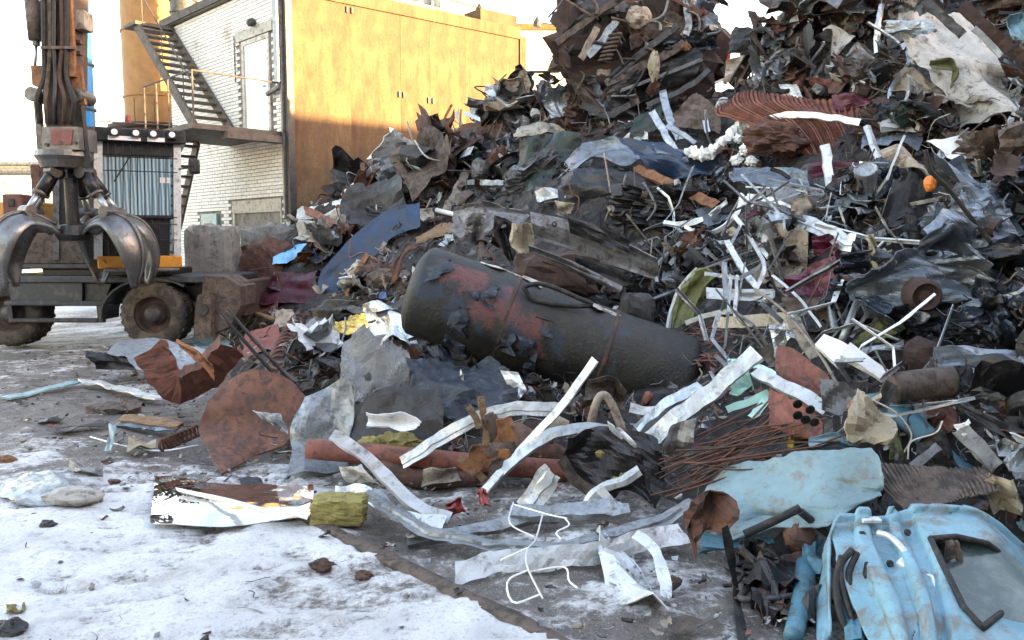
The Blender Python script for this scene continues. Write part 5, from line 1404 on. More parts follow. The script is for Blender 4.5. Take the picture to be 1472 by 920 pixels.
for p, w, lab in ws_:
    strip('bent_strip', p, w * .72, 'white_metal', lab + ' of bent strips', 'metal strip', None, 'L', lift=.55, flat=.4, wob=.8, group='tangle of bent white strips')
ANCH.append(('the tangle of white strips', 1040, 345))
patch('padded_strip', [[(998, 390), (1015, 385), (1030, 395)], [(975, 425), (990, 425), (1008, 428)], [(962, 490), (972, 492), (985, 495)]], 'olive', 'olive green padded strip standing right of the long tank', 'padding', 'the olive padded strip', flat=.9, lift=.55, cr=.05, nc=5, th=.06)
strip('edging_strip', [(1003, 386), (978, 415), (965, 450), (957, 495)], .05, 'white_metal', 'white edging along the olive padded strip', 'edging', None, 'V', flat=.9, lift=.72)
patch('white_board', [[(1015, 413), (1060, 416), (1112, 416)], [(1016, 430), (1062, 432), (1110, 434)]], 'white_metal', 'white flat board right of the olive padded strip', 'board', 'the white flat board', flat=.8, lift=.5, cr=.015, nc=3, torn=.01, th=.012)
strip('cream_lath', [(1028, 462), (1085, 462), (1140, 456)], .11, 'cream', 'cream perforated lath below the white flat board', 'lath', 'the cream lath', 'U', lift=.5, flat=.4, wob=.1)
strip('cream_lath', [(1140, 458), (1155, 485), (1172, 515)], .09, 'beige', 'beige lath bent down from the cream lath', 'lath', None, 'U', lift=.5, flat=.4)
strip('pale_lath', [(985, 465), (1020, 452), (1060, 446)], .05, 'off_white', 'off white lath running left of the cream lath', 'lath', None, 'L', lift=.45, flat=.4)
patch('clear_crumple', [[(1105, 470), (1150, 460)], [(1110, 500), (1150, 490)]], 'silver_foil', 'crumpled silver sheet under the cream lath', 'foil', lift=.35, cr=.1, nc=12)
for k, (p, m_) in enumerate((([[(1185, 482), (1235, 505)], [(1172, 498), (1205, 528), ][:2]], 'white_paint'), ([[(1222, 494), (1290, 545)], [(1208, 512), (1268, 548)]], 'white_paint'))):
    patch('white_plank', p, m_, ('white plank, left of the two lying above the rebar', 'long white plank, right of the two lying above the rebar')[k], 'plank', (None, 'the long white plank')[k], flat=.6, lift=.45, cr=.008, nc=2, torn=.01, th=.04, res=(6, 12))
strip('mint_strip', [(1085, 532), (1135, 558), (1188, 588)], .085, 'white_metal', 'long pale mint strip crossing the rust red panel', 'metal strip', 'the pale mint strip', 'L', lift=.6, flat=.5, wob=.1)
for k, p in enumerate(([(1045, 590), (1075, 578), (1105, 564)], [(1080, 600), (1105, 572)], [(1045, 520), (1080, 525), (1115, 540)])):
    strip('mint_strip', p, .06, 'mint', ('mint green strip left of the rust red panel', 'short mint green strip under the longer mint strip', 'mint green flat strip right of the long tank')[k], 'metal strip', None, 'flat', lift=.35)
patch('mint_cloth', [[(1035, 545), (1080, 545)], [(1038, 562), (1082, 560)]], 'mint', 'mint green crumpled wrap right of the long tank end', 'wrap', lift=.25, cr=.08, nc=9)
blob('pink_rag', at(1035, 562, 6.0), (.07, .05, .07), 'pink', 'small pink rag right of the long tank end', 'rag', 'the pink rag', 3, .4, 3)
patch('rust_sheet', [[(1120, 497), (1150, 508), (1195, 545)], [(1114, 530), (1150, 545), (1192, 555)], [(1118, 545), (1150, 565), (1185, 585)]], 'rust_red', 'rust red bent panel with one washer in the lower right heap', 'panel', 'the rust red panel', flat=.7, lift=.55, cr=.03, nc=4, th=.012)
patch('perforated_sheet', [[(1105, 558), (1140, 575), (1170, 590)], [(1108, 590), (1145, 605), (1182, 612)], [(1105, 615), (1140, 625), (1178, 632)]], 'rust_red', 'rust red panel with round holes under the rust red bent panel', 'panel', 'the panel with holes', flat=.7, lift=.5, cr=.03, nc=4, res=(44, 44), hole=None, fn=None)
for k, (x, y) in enumerate(((1146, 580), (1146, 596), (1157, 602), (1164, 588), (1170, 606))):
    c_ = at(x, y, onY(1145, 595) - .62)
    tag(link('washer', *lathe([(.001, 0), (.028, 0), (.03, -.01), (.02, -.014), (.001, -.014)], c_, (0, 1, .3), 12), 'black_metal'), 'dark round %s on the perforated rust red panel' % ('bolt at the top', 'bolt at the left', 'bolt in the middle', 'bolt at the right', 'bolt at the lower right')[k][0:], 'bolt', 'bolts on the perforated panel')
patch('grey_triangle', [[(1176, 545), (1200, 548), (1235, 560)], [(1182, 590), (1200, 595), (1210, 600)]], 'mid_grey', 'pale grey triangular plate right of the rust red panel', 'plate', flat=.8, lift=.5, cr=.02, nc=2)
patch('crusty_slab', [[(1232, 562), (1255, 580)], [(1215, 600), (1290, 610)], [(1220, 632), (1270, 640)]], 'cream', 'cream crusty slab with rusty edges above the pale blue fender', 'slab', 'the cream crusty slab', flat=.8, lift=.5, cr=.06, nc=9, torn=.08, th=.03)
patch('rusty_flange', [[(1235, 560), (1228, 580)], [(1214, 610), (1222, 625)]], 'rust_orange', 'orange rusty flange at the left of the cream crusty slab', 'flange', flat=.8, lift=.55, cr=.03)
patch('dark_plate', [[(1272, 545), (1290, 555)], [(1255, 582), (1275, 592)]], 'dark_grey', 'small dark steel plate right of the long white plank', 'plate', 'the small dark plate', flat=1, lift=.6, cr=.01, torn=.01, th=.015)
tube('duct_pipe', [(1282, 558), (1330, 552), (1370, 548)], .10, 'brown', 'brown grey duct pipe right of the small dark plate', 'duct', 'the brown grey duct', flat=.6, lift=.4, sides=18)
bx = empty('socket_box', at(1298, 590, 5.2), 'grey socket box with three slots above the cream slab', 'socket box')
sb_c = at(1298, 581, 5.2)
link('housing', *bevel_box(sb_c - (.06, 0, .055), sb_c + (.06, .12, .055), .012), 'mid_grey', bx)
for k, (dx, dz) in enumerate(((-.015, .01), (.015, .015), (0, -.02))):
    link('slot', *bevel_box(sb_c + (dx - .005, -.004, dz - .012), sb_c + (dx + .005, .004, dz + .012), .001), 'black_plastic', bx)
patch('grey_blue_sheet', [[(1340, 500), (1400, 500), (1475, 505)], [(1345, 530), (1390, 528), (1400, 545)]], 'grey_blue', 'flat grey blue sheet under the dark blue wreck', 'metal sheet', 'the flat grey blue sheet', flat=.7, lift=.35, cr=.03)
patch('black_crumple', [[(1392, 520), (1430, 512), (1480, 530)], [(1400, 550), (1440, 545), (1480, 560)], [(1420, 572), (1450, 575), (1480, 585)]], 'black_plastic', 'black crumpled plastic at the right picture edge', 'plastic', 'the black crumpled plastic', flat=.7, lift=.5, cr=.12, nc=12)
blob('gear_hub', at(1325, 515, 5.75), (.15, .1, .15), 'rust_dark', 'round rusty gear hub left of the flat grey blue sheet', 'hub', None, 5, .12)
patch('black_board', [[(1372, 578), (1430, 600), (1480, 615)], [(1390, 600), (1435, 625), (1480, 650)]], 'black_metal', 'long black board at the right edge above the white bracket', 'board', 'the long black board', flat=.6, lift=.35, cr=.03)
patch('yellow_grey_sheet', [[(1240, 470), (1280, 455), (1310, 462)], [(1225, 495), (1270, 490), (1305, 475)]], 'olive', 'dirty yellowish sheet below the dark blue wreck', 'metal sheet', lift=.3, cr=.06)
patch('grey_crumple', [[(1235, 500), (1270, 492), (1300, 488)], [(1240, 515), (1270, 510), (1300, 498)]], 'zinc_sheet', 'grey crumpled sheet right of the white planks', 'metal sheet', lift=.35, cr=.05)
tube('grey_tube', [(1210, 490), (1232, 435)], .03, 'zinc_sheet', 'straight grey tube leaning above the white planks', 'tube', lift=.5, flat=.6)
tube('thin_cable', [(1085, 415), (1130, 450), (1175, 505), (1205, 555)], .012, 'beige', 'thin tan cable from the white strips down to the planks', 'cable', lift=.6, flat=.4, sides=5)
tube('thin_cable', [(1205, 335), (1180, 400), (1155, 448)], .008, 'rust', 'thin rusty wire falling past the maroon panel', 'wire', lift=.6, flat=.4, sides=5)

# rebar bundle
rg = np.random.default_rng(17)
for k in range(46):
    x0, y0 = rg.uniform(935, 1030), rg.uniform(640, 715)
    x1, y1 = rg.uniform(1120, 1260), rg.uniform(545, 650)
    x1 = x0 + (x1 - x0) * rg.uniform(.45, 1); y1 = y0 + (y1 - y0) * rg.uniform(.45, 1)
    tube('rebar', [(x0, y0), ((x0 + x1) / 2 + rg.uniform(-12, 12), (y0 + y1) / 2 + rg.uniform(-10, 10)), (x1, y1)], rg.uniform(.004, .008), ('wire_red', 'rust_dark', 'wire_red', 'brown')[k % 4], 'thin rusty rod in the tangle left of the pale blue fender', 'rebar', None, lift=rg.uniform(.25, .55), flat=.3, sides=5, group='tangle of rusty rods')
ANCH.append(('the tangle of rusty rods', 1060, 650))
for k in range(22):
    x, y = rg.uniform(985, 1035), rg.uniform(470, 520)
    a = rg.uniform(0, 3.14); s = rg.uniform(18, 38)
    tube('rusty_wire', [(x - s * math.cos(a), y - s * .5 * math.sin(a)), (x + rg.uniform(-5, 5), y), (x + s * math.cos(a), y + s * .5 * math.sin(a))], .007, 'wire_red', 'thin rusty wire in the nest right of the olive padded strip', 'wire', None, lift=.3, sides=4, group='nest of rusty wires')

# ------------------------------------------------------------------ front: pale strips on the ground
GS_ = dict(flat=0)
def gp_(px, py, h=0.02):
    d = ray(px, py); t = (h - CAMZ) / d[2]
    return d[1] * t
def gstrip(name, pts, w, m_, label, cat, short=None, prof='flat', roll=.3, h=.06, **k):
    P = []
    for p in pts:
        hh = p[2] if len(p) > 2 else h
        P.append((p[0], p[1], -gp_(p[0], p[1], hh)))
    return strip(name, P, w, m_, label, cat, short, prof, roll, Y=0, lift=0, **k)
gstrip('curved_channel', [(528, 708, .12), (575, 738, .10), (640, 768, .08), (720, 782, .06), (800, 782, .07), (880, 765, .10), (945, 745, .14), (992, 722, .2)], .13, 'zinc_sheet', 'long curved pale channel lying on the ground before the heap', 'metal channel', 'the long curved channel', 'W', .9)
gstrip('flat_strip', [(655, 822, .03), (720, 805, .06), (800, 800, .05), (880, 790, .06), (985, 762, .10)], .125, 'white_metal', 'wide white flat strip below the long curved channel', 'metal strip', 'the wide white flat strip', 'flat', .2, wob=.3)
gstrip('white_ribbon', [(478, 622, .55), (520, 650, .42), (560, 690, .25), (600, 725, .12), (648, 745, .06)], .075, 'white_metal', 'long white ribbon falling over the rusty pipe to the ground', 'metal strip', 'the long white ribbon', 'L', .4)
gstrip('white_ribbon', [(480, 706, .05), (525, 710, .05), (570, 740, .06), (640, 752, .05)], .09, 'white_metal', 'white ribbon on the ground right of the moss wool block', 'metal strip', None, 'flat', .3)
gstrip('pale_channel', [(585, 772, .03), (680, 760, .05), (760, 742, .05), (800, 738, .05)], .08, 'zinc_sheet', 'grey channel lying inside the long curved channel', 'metal channel', None, 'L', .7)
gstrip('pale_channel', [(735, 735, .08), (840, 732, .1), (905, 728, .12)], .11, 'zinc_sheet', 'straight greenish grey channel above the white wire frame', 'metal channel', 'the straight grey channel', 'U', .8)
gstrip('short_channel', [(752, 735, .05), (775, 705, .18), (795, 680, .3)], .15, 'white_metal', 'short white channel leaning up above the wire frame', 'metal channel', 'the short white channel', 'W', .1)
strip('white_profile', [(576, 664), (630, 632), (690, 600), (750, 586), (802, 588)], .10, 'white_metal', 'long white perforated profile crossing above the rusty pipe', 'metal profile', 'the long white profile', 'W', .2, Y=5.6, lift=0, wob=.3)
strip('white_rod', [(690, 710), (740, 655), (800, 590), (856, 516)], .055, 'white_metal', 'long thin white bar leaning diagonally before the tank', 'metal bar', 'the diagonal white bar', 'U', .4, Y=5.5, lift=0, wob=.15)
strip('white_profile', [(700, 700), (745, 655), (790, 625), (835, 614), (880, 618)], .07, 'galv', 'galvanised strip bending right of the diagonal white bar', 'metal strip', None, 'L', .3, Y=5.45, lift=0)
strip('perforated_angle', [(925, 638), (985, 590), (1040, 545), (1085, 508)], .115, 'white_metal', 'wide white perforated angle right of the long tank end', 'metal angle', 'the white perforated angle', 'L', .25, Y=5.5, lift=0, wob=.08)
strip('galvanised_angle', [(915, 615), (960, 580), (1010, 550)], .11, 'galv', 'galvanised angle behind the wide white perforated angle', 'metal angle', None, 'L', .9, Y=5.7, lift=0)
strip('galvanised_angle', [(905, 585), (945, 590), (990, 575)], .07, 'white_metal', 'white strip under the right end of the long tank', 'metal strip', None, 'L', .4, Y=5.9, lift=0)
patch('pointed_sheet', [[(873, 605), (893, 618)], [(885, 640), (912, 635)], [(906, 660), (916, 648)]], 'white_metal', 'pale pointed sheet standing right of the diagonal white bar', 'metal sheet', 'the pale pointed sheet', Y=5.3, lift=0, cr=.03, torn=.02)
patch('folded_sheet', [[(872, 793), (880, 800), (890, 806)], [(870, 832), (905, 838), (935, 850)], [(875, 855), (920, 868), (962, 878)]], 'white_metal', 'white folded triangular sheet lying in front at the bottom', 'metal sheet', 'the white folded sheet', flat=1, Y=4.02, lift=0, cr=.05, nc=4, torn=.02, fn=lambda V, U, W, N: V + np.array([0, 1, 0]) * (.38 * (1 - U))[..., None])
gstrip('white_band', [(912, 768, .14), (938, 785, .12), (952, 820, .08), (956, 858, .03)], .06, 'white_metal', 'narrow white band curling behind the folded sheet', 'metal strip', None, 'flat', .3)
strip('white_band', [(835, 735), (862, 705), (900, 688), (918, 675)], .07, 'white_metal', 'white twisted band before the crushed black plastic', 'metal strip', None, 'V', .3, Y=4.95, lift=0)
strip('white_band', [(862, 705), (880, 725), (885, 742)], .06, 'white_paint', 'short white tail of the twisted band', 'metal strip', None, 'flat', .3, Y=4.9, lift=0)
wf = empty('wire_rack', at(770, 860, 4.0) * (1, 1, 0), 'bent white wire frame lying on the ground in front', 'wire frame')
for pts in ([(738, 722), (733, 752), (768, 772)], [(738, 725), (790, 740), (815, 745)], [(780, 740), (770, 775), (758, 790), (758, 815), (780, 860)], [(758, 788), (720, 805)], [(758, 820), (730, 835), (738, 866), (775, 855)], [(762, 822), (800, 815), (815, 818), (818, 835), (830, 845)], [(812, 745), (818, 755), (800, 765), (806, 775)]):
    P = [at(x, y, gp_(x, y, .19)) for x, y in pts]
    link('wire', *tube_geo(P, .0048, len(P) * 3, 5), 'white_paint', wf); mark(lin(P, 20))
ANCH.append(('the white wire frame', 770, 795))
patch('black_housing', [[(815, 625), (870, 615), (950, 640)], [(812, 660), (880, 655), (955, 680)], [(850, 705), (900, 715), (945, 735)]], 'black_plastic', 'crushed black plastic housing with yellow bits in front', 'plastic housing', 'the crushed black housing', Y=5.25, flat=1, lift=0, cr=.1, nc=9)
strip('edge_strip', [(808, 660), (828, 690), (855, 708)], .07, 'brown', 'brown edge strip left of the crushed black housing', 'strip', None, 'U', .3, Y=5.15, lift=0)
for k, (x, y) in enumerate(((885, 690), (862, 652), (898, 684))):
    blob('lichen_bit', at(x, y, 5.1), (.03, .02, .02), 'moss_wool', 'tiny yellow wool bit on the black housing, %s one' % ('lowest', 'upper', 'right')[k], 'wool bit', None, k, .4)
tube('carton_tube', [(785, 605), (812, 618)], .075, 'cream', 'cream cardboard tube behind the diagonal white bar', 'tube', 'the cream tube', Y=5.75, lift=0, sides=16)
patch('brown_flap', [[(845, 545), (880, 540), (898, 560)], [(835, 585), (870, 580), (900, 590)]], 'brown', 'dark brown bent flap in front of the long tank', 'flap', 'the dark brown flap', Y=6.0, flat=1, lift=0, cr=.06)
tube('bent_tube', [(848, 612), (858, 578), (868, 568), (880, 582), (895, 620)], .03, 'beige', 'brown bent tube arch below the dark brown flap', 'tube', None, Y=5.5, lift=0, sides=10)
patch('red_scrap', [[(640, 725), (662, 715)], [(645, 742), (668, 735)]], 'red', 'small red scrap beside the long curved channel', 'scrap', Y=4.95, lift=0, cr=.05)
patch('red_scrap', [[(685, 708), (698, 704)], [(690, 722), (706, 728)]], 'red', 'tiny red scrap under the short white channel', 'scrap', Y=4.95, lift=0, cr=.05)
patch('red_wrap', [[(598, 735), (625, 728)], [(602, 748), (630, 745)]], 'pink', 'pinkish red wrapper on the ground by the white ribbon', 'wrapper', Y=4.95, lift=0, cr=.05)
patch('galvanised_plate', [[(965, 610), (1000, 600)], [(950, 650), (990, 660)]], 'mid_grey', 'grey dirty plate left of the tangle of rusty rods', 'plate', 'the grey dirty plate', Y=5.2, flat=1, lift=0, cr=.03)

# ------------------------------------------------------------------ bottom right: light blue car pieces
def press(V, U, W, N):
    h = .02 * np.sin(U * 9 + W * 2.5) * np.exp(-((W - .5) / .5) ** 2)
    return V + N * h[..., None]
patch('pale_blue_fender', [[(1030, 738), (1070, 708), (1120, 684), (1180, 655), (1252, 642)], [(1036, 752), (1080, 728), (1130, 705), (1185, 682), (1250, 668)], [(1040, 765), (1085, 748), (1140, 730), (1190, 708), (1245, 690)], [(1045, 768), (1092, 756), (1142, 738), (1190, 716), (1236, 698)]], 'pale_blue', 'pale blue crumpled fender in the lower right', 'car fender', 'the pale blue fender', Y=4.35, flat=1, lift=0, cr=.13, nc=6, torn=.05, res=(40, 64), fn=lambda V, U, W, N: V - np.array([0, 1, 0]) * (.16 * np.sin(U * math.pi) + .25 * W - .35 * (1 - U))[..., None])
patch('rolled_sheet', [[(1165, 630), (1200, 622), (1222, 632)], [(1160, 652), (1200, 642), (1228, 648)]], 'light_blue', 'light blue rolled edge above the pale blue fender', 'car panel', Y=4.75, flat=1, lift=0, cr=.04, nc=4)
patch('sill_piece', [[(1010, 768), (1060, 775), (1110, 772)], [(1005, 795), (1060, 790), (1115, 785)]], 'teal', 'teal sill piece beneath the pale blue fender', 'car sill', Y=4.3, flat=1, lift=0, cr=.03)
patch('rusty_corner', [[(990, 712), (1025, 703), (1060, 720)], [(985, 745), (1020, 740), (1055, 735)], [(995, 798), (1010, 775), (1040, 758)]], 'rust', 'rust brown torn corner at the left tip of the pale blue fender', 'bumper corner', 'the rust brown corner', Y=4.15, flat=1, lift=0, cr=.07, nc=6)
strip('black_strap', [(1042, 755), (1050, 800), (1058, 850), (1068, 925)], .045, 'black_plastic', 'black strap hanging down below the rust brown corner', 'strap', 'the black strap', 'flat', .5, Y=3.85, lift=0, wob=.9)
for k, pts in enumerate(([(1060, 805), (1100, 838), (1140, 840), (1185, 828)], [(1150, 735), (1175, 755), (1195, 770)], [(1065, 790), (1110, 830), (1125, 838)], [(1150, 730), (1110, 750), (1070, 768)])):
    tube('black_hose', pts, .022, 'rubber', ('thick black hose bowing below the pale blue fender', 'black hose behind the left edge of the blue door', 'second black hose left under the pale blue fender', 'black hose along the underside of the pale blue fender')[k], 'hose', None, Y=4.2 - .05 * k, lift=0, sides=9, group='hoses under the fender')
tube('teal_pillar', [(1160, 790), (1155, 850), (1140, 915)], .06, 'teal', 'teal door pillar standing behind the black hoses', 'pillar', None, Y=4.3, lift=0, sides=10, taper=.7)
blob('rust_motor', at(1150, 772, 4.2), (.09, .08, .08), 'rust', 'small rust brown motor under the pale blue fender', 'motor', None, 6, .2)
patch('dark_liner', [[(1055, 780), (1120, 770), (1190, 760)], [(1070, 850), (1120, 860), (1190, 870)]], 'bag_black', 'black inner liner below the pale blue fender', 'liner', Y=4.55, flat=1, lift=0, cr=.1, nc=9)
patch('brown_box', [[(1090, 850), (1130, 845)], [(1085, 882), (1125, 880)]], 'rust_dark', 'rusty box on the ground under the black hoses', 'box', Y=4.1, flat=1, lift=0, cr=.04)
# the door
DW = [(1338, 775), (1375, 772), (1420, 782), (1480, 830), (1490, 885), (1440, 880), (1412, 902), (1385, 872), (1362, 825)]
def doorfn(V, U, W, N):
    st_ = lambda x, e: np.clip(x / e, 0, 1)
    h = .035 * st_(W - .12, .015) - .045 * st_(W - .20, .015) + .05 * st_(W - .31, .012) - .04 * st_(W - .36, .012) + .02 * st_(W - .43, .012) - .03 * st_(U - .10, .03) * (W < .45) + .03 * st_(.06 - U, .03)
    return V + N * h[..., None]
door = empty('car_door_wreck', at(1330, 915, 3.4), 'light blue car door with a greenish window in the bottom right corner', 'car door')
D0 = dict(Y=None, flat=0, lift=0)
DR = [[(1205, 742), (1260, 738), (1330, 736), (1400, 736), (1478, 800)], [(1196, 770), (1265, 762), (1335, 762), (1415, 770), (1490, 830)], [(1215, 830), (1285, 820), (1352, 828), (1420, 850), (1495, 885)], [(1255, 925), (1310, 915), (1375, 915), (1430, 905), (1500, 905)], [(1275, 990), (1325, 985), (1390, 985), (1450, 980), (1510, 975)]]
YD = [3.95, 3.8, 3.5, 3.15, 2.95]
DR = [[(x, y, -YD[i] - .0) for x, y in r] for i, r in enumerate(DR)]
dsk = patch('door_skin', DR, 'light_blue', Y=0, flat=0, lift=0, cr=.05, nc=7, torn=.008, th=.012, res=(90, 100), smooth=True, parent=door, hole=DW, fn=doorfn)
def dY(y):
    return float(np.interp(y, [738, 765, 830, 915, 985], YD))
from mathutils.bvhtree import BVHTree
_dv = [tuple(v_.co + Vector(dsk['_w'])) for v_ in dsk.data.vertices]
_db = BVHTree.FromPolygons(_dv, [tuple(p_.vertices) for p_ in dsk.data.polygons])
_sp, _cx, _cy = [], sum(p_[0] for p_ in DW) / len(DW), sum(p_[1] for p_ in DW) / len(DW)
for x, y in lin(np.array([(p_[0], p_[1], 0) for p_ in DW + DW[:1]], float), 64)[:, :2]:
    for k_ in (1.03, 1.06, 1.1, 1.15):
        h_ = _db.ray_cast(Vector(CAM.tolist()), Vector(ray(_cx + (x - _cx) * k_, _cy + (y - _cy) * k_).tolist()).normalized(), 20)[0]
        if h_ is not None:
            _sp.append(at(_cx + (x - _cx) * 1.01, _cy + (y - _cy) * 1.01, h_.y - .004))
            break
link('window_seal', *tube_geo(_sp, .015, 0, 7), 'rubber', door, smooth=True)
patch('window_glass', [[(1335, 770, -dY(770)), (1410, 768, -dY(770)), (1490, 830, -dY(830))], [(1360, 830, -dY(830)), (1420, 835, -dY(835)), (1495, 860, -dY(860))], [(1405, 905, -dY(905)), (1440, 905, -dY(905)), (1500, 905, -dY(905))]], 'green_glass', Y=0, lift=-.03, flat=0, cr=.005, nc=2, torn=0, th=.006, parent=door)
patch('torn_flap', [[(1345, 775, -dY(775) + .03), (1362, 778, -dY(775) + .03)], [(1360, 800, -dY(800) + .03), (1386, 802, -dY(800) + .03)]], 'brown', Y=0, lift=0, cr=.03, nc=5, torn=.08, parent=door)
link('grab_handle', *tube_geo([at(1262, 766, dY(766) - .03), at(1280, 772, dY(772) - .06), at(1298, 790, dY(790) - .06), at(1307, 806, dY(806) - .03)], .016, 16, 9), 'white_metal', door, smooth=True)
link('handle_base', *lathe([(.03, .02), (.035, -.01), (.02, -.03), (.001, -.032)], at(1300, 812, dY(812) - .01), (-.1, .8, -.5), 14), 'white_metal', door, smooth=True)
link('pull_handle', *tube_geo([at(1326, 830, dY(830) - .02), at(1340, 830, dY(830) - .05), at(1346, 850, dY(850) - .05), at(1352, 872, dY(872) - .04), at(1354, 884, dY(884) - .01)], .013, 18, 9), 'white_metal', door, smooth=True)
for x, y in ((1324, 830), (1354, 882)):
    link('handle_mount', *lathe([(.022, .01), (.022, -.008), (.001, -.012)], at(x, y, dY(y) - .012), (-.1, .8, -.5), 12), 'white_metal', door)
for k, (x, y) in enumerate(((1285, 745), (1240, 768), (1330, 758), (1305, 765), (1327, 890), (1280, 810))):
    link('grommet', *lathe([(.018, .006), (.014, -.006), (.001, -.004)], at(x, y, dY(y) - .008), (-.1, .8, -.5), 12), 'rubber', door)
link('latch', *bevel_box(at(1252, 748, dY(748)) - (.05, .02, .012), at(1252, 748, dY(748)) + (.05, .03, .012), .006), 'white_metal', door)
patch('door_side', [[(1207, 742, -3.96), (1200, 750, -4.05)], [(1194, 790, -3.72), (1186, 800, -3.95)], [(1192, 860, -3.5), (1182, 880, -3.85)], [(1190, 930, -3.3), (1175, 940, -3.8)]], 'light_blue', Y=0, lift=0, flat=0, cr=.02, nc=3, torn=.01, th=.012, smooth=True, parent=door)
for k, pts in enumerate(([(1225, 790), (1208, 815), (1215, 860), (1240, 925)], [(1232, 795), (1220, 830), (1235, 880), (1248, 925)], [(1248, 810), (1238, 860), (1222, 925)], [(1210, 800), (1202, 840), (1210, 890), (1228, 925)])):
    tag(link('seal_hose', *tube_geo([at(x, y, 3.62 - (y - 790) * .0022) for x, y in pts], .016, 22, 8), 'rubber', smooth=True), ('black door seal loop, leftmost inner one at the blue door', 'black door seal, second loop at the blue door', 'black door seal crossing the others at the blue door', 'black door seal at the outer edge of the blue door')[k], 'door seal', 'seals hanging at the blue door')
patch('blue_inner', [[(1208, 780), (1245, 775)], [(1215, 930), (1250, 930)]], 'teal', 'blue inner sill behind the black door seals', 'car sill', Y=3.9, flat=1, lift=0, cr=.04)
mark(np.array([at(x, y, 3.5) for x in range(1185, 1472, 8) for y in range(740, 918, 8)])); ANCH.append(('the light blue door', 1330, 820))
patch('ribbed_flap', [[(1280, 688), (1340, 690), (1400, 692), (1465, 695)], [(1285, 712), (1340, 715), (1400, 705), (1460, 702)], [(1300, 732), (1350, 728), (1390, 720), (1440, 708)]], 'brown', 'brown ribbed sheet flap above the light blue door', 'metal sheet', 'the ribbed brown flap', Y=4.1, flat=1, lift=0, cr=.03, nc=3, res=(14, 90), fn=lambda V, U, W, N: V + N * (.006 * np.sign(np.sin(W * 160)))[..., None] + np.array([0, 1, 0]) * (.3 * (1 - U))[..., None])
patch('cream_sheet', [[(1420, 680), (1460, 690)], [(1430, 740), (1462, 735)]], 'cream', 'cream panel standing behind the light blue door at the right edge', 'panel', Y=4.2, flat=1, lift=0, cr=.05)
patch('red_scrap', [[(1236, 668), (1262, 662)], [(1240, 690), (1276, 700)]], 'red', 'bright red plastic scrap right of the pale blue fender', 'scrap', 'the red plastic scrap', Y=4.45, flat=1, lift=0, cr=.06, nc=8)
patch('car_post', [[(1305, 595), (1340, 590), (1365, 610)], [(1330, 630), (1360, 625), (1385, 640)], [(1355, 665), (1385, 662), (1410, 680)], [(1370, 690), (1400, 692), (1425, 705)]], 'teal', 'teal blue rounded car pillar running down right', 'car pillar', 'the teal pillar', Y=4.7, flat=1, lift=0, cr=.03, nc=4, smooth=True, fn=lambda V, U, W, N: V + N * (.09 * np.sin(W * math.pi))[..., None] + np.array([0, 1, 0]) * (.6 * (1 - U))[..., None])
strip('white_bracket', [(1378, 615), (1400, 640), (1420, 660), (1432, 672)], .09, 'white_metal', 'white bracket arm right of the teal pillar', 'bracket', 'the white bracket', 'U', .3, Y=4.5, lift=0)
patch('white_lug', [[(1372, 612), (1392, 602)], [(1382, 628), (1395, 618)]], 'white_paint', 'white lug at the top of the bracket arm', 'bracket', Y=4.5, lift=0, cr=.02)
strip('grey_bar', [(1310, 672), (1350, 640)], .05, 'mid_grey', 'short grey bar lying below the teal pillar', 'bar', None, 'U', .3, Y=4.4, lift=0)
patch('dark_round_sheet', [[(1330, 625), (1350, 605)], [(1315, 675), (1375, 680)]], 'dark_grey', 'dark round sheet behind the short grey bar', 'metal sheet', Y=4.75, flat=1, lift=0, cr=.04)
tube('white_wire', [(1255, 575), (1290, 595), (1310, 625), (1300, 650)], .005, 'off_white', 'thin white wire curling down from the small dark plate', 'wire', None, Y=4.7, lift=0, sides=5)
tube('white_wire', [(1355, 605), (1345, 622), (1310, 635), (1305, 660)], .005, 'off_white', 'thin white wire crossing the teal pillar', 'wire', None, Y=4.4, lift=0, sides=5)
patch('yellow_casing', [[(1137, 620), (1172, 610)], [(1133, 645), (1160, 640)]], 'yellow', 'bright yellow casing piece above the pale blue fender', 'casing', 'the yellow casing', Y=4.95, flat=1, lift=0, cr=.04)
patch('dark_casing', [[(1145, 635), (1185, 625)], [(1140, 655), (1180, 650)]], 'black_plastic', 'black casing half under the bright yellow casing', 'casing', Y=4.9, flat=1, lift=0, cr=.05)
patch('olive_casing', [[(1275, 620), (1290, 615)], [(1278, 660), (1300, 660)]], 'olive', 'olive yellow card right of the cream crusty slab', 'card', Y=4.8, flat=1, lift=0, cr=.02)

# ------------------------------------------------------------------ things on the yard ground
def gpatch(name, rows, m_, label, cat, short=None, h=.02, **k):
    R_ = [[(p[0], p[1], -gp_(p[0], p[1], p[2] if len(p) > 2 else h)) for p in r] for r in rows]
    k.setdefault('cr', .02)
    return patch(name, R_, m_, label, cat, short, Y=0, flat=0, lift=0, **k)
gpatch('mirror_sheet', [[(224, 684, .05), (300, 690, .07), (380, 692, .06), (450, 697, .05)], [(220, 722, .03), (300, 722, .12), (385, 720, .05), (450, 720, .03)], [(217, 757, .02), (300, 758, .03), (380, 750, .02), (445, 742, .02)]], 'mirror_foil', 'shiny mirror foil sheet lying on the snowy ground', 'foil sheet', 'the mirror foil sheet', cr=.02, nc=7, torn=.01, th=.006, res=(30, 40))
gpatch('white_fold', [[(250, 702, .12), (320, 718, .13)], [(380, 738, .06), (445, 745, .05)]][0:0] or [[(252, 700, .135), (330, 718, .15), (390, 733, .09)], [(256, 706, .13), (330, 724, .145), (385, 739, .085)]], 'white_paint', 'white folded lath across the mirror foil sheet', 'lath', cr=.004, torn=.01)
gpatch('white_film', [[(385, 728, .09), (445, 725, .08)], [(385, 748, .06), (440, 748, .05)]], 'white_paint', 'white film corner at the right of the mirror foil sheet', 'film', cr=.02)
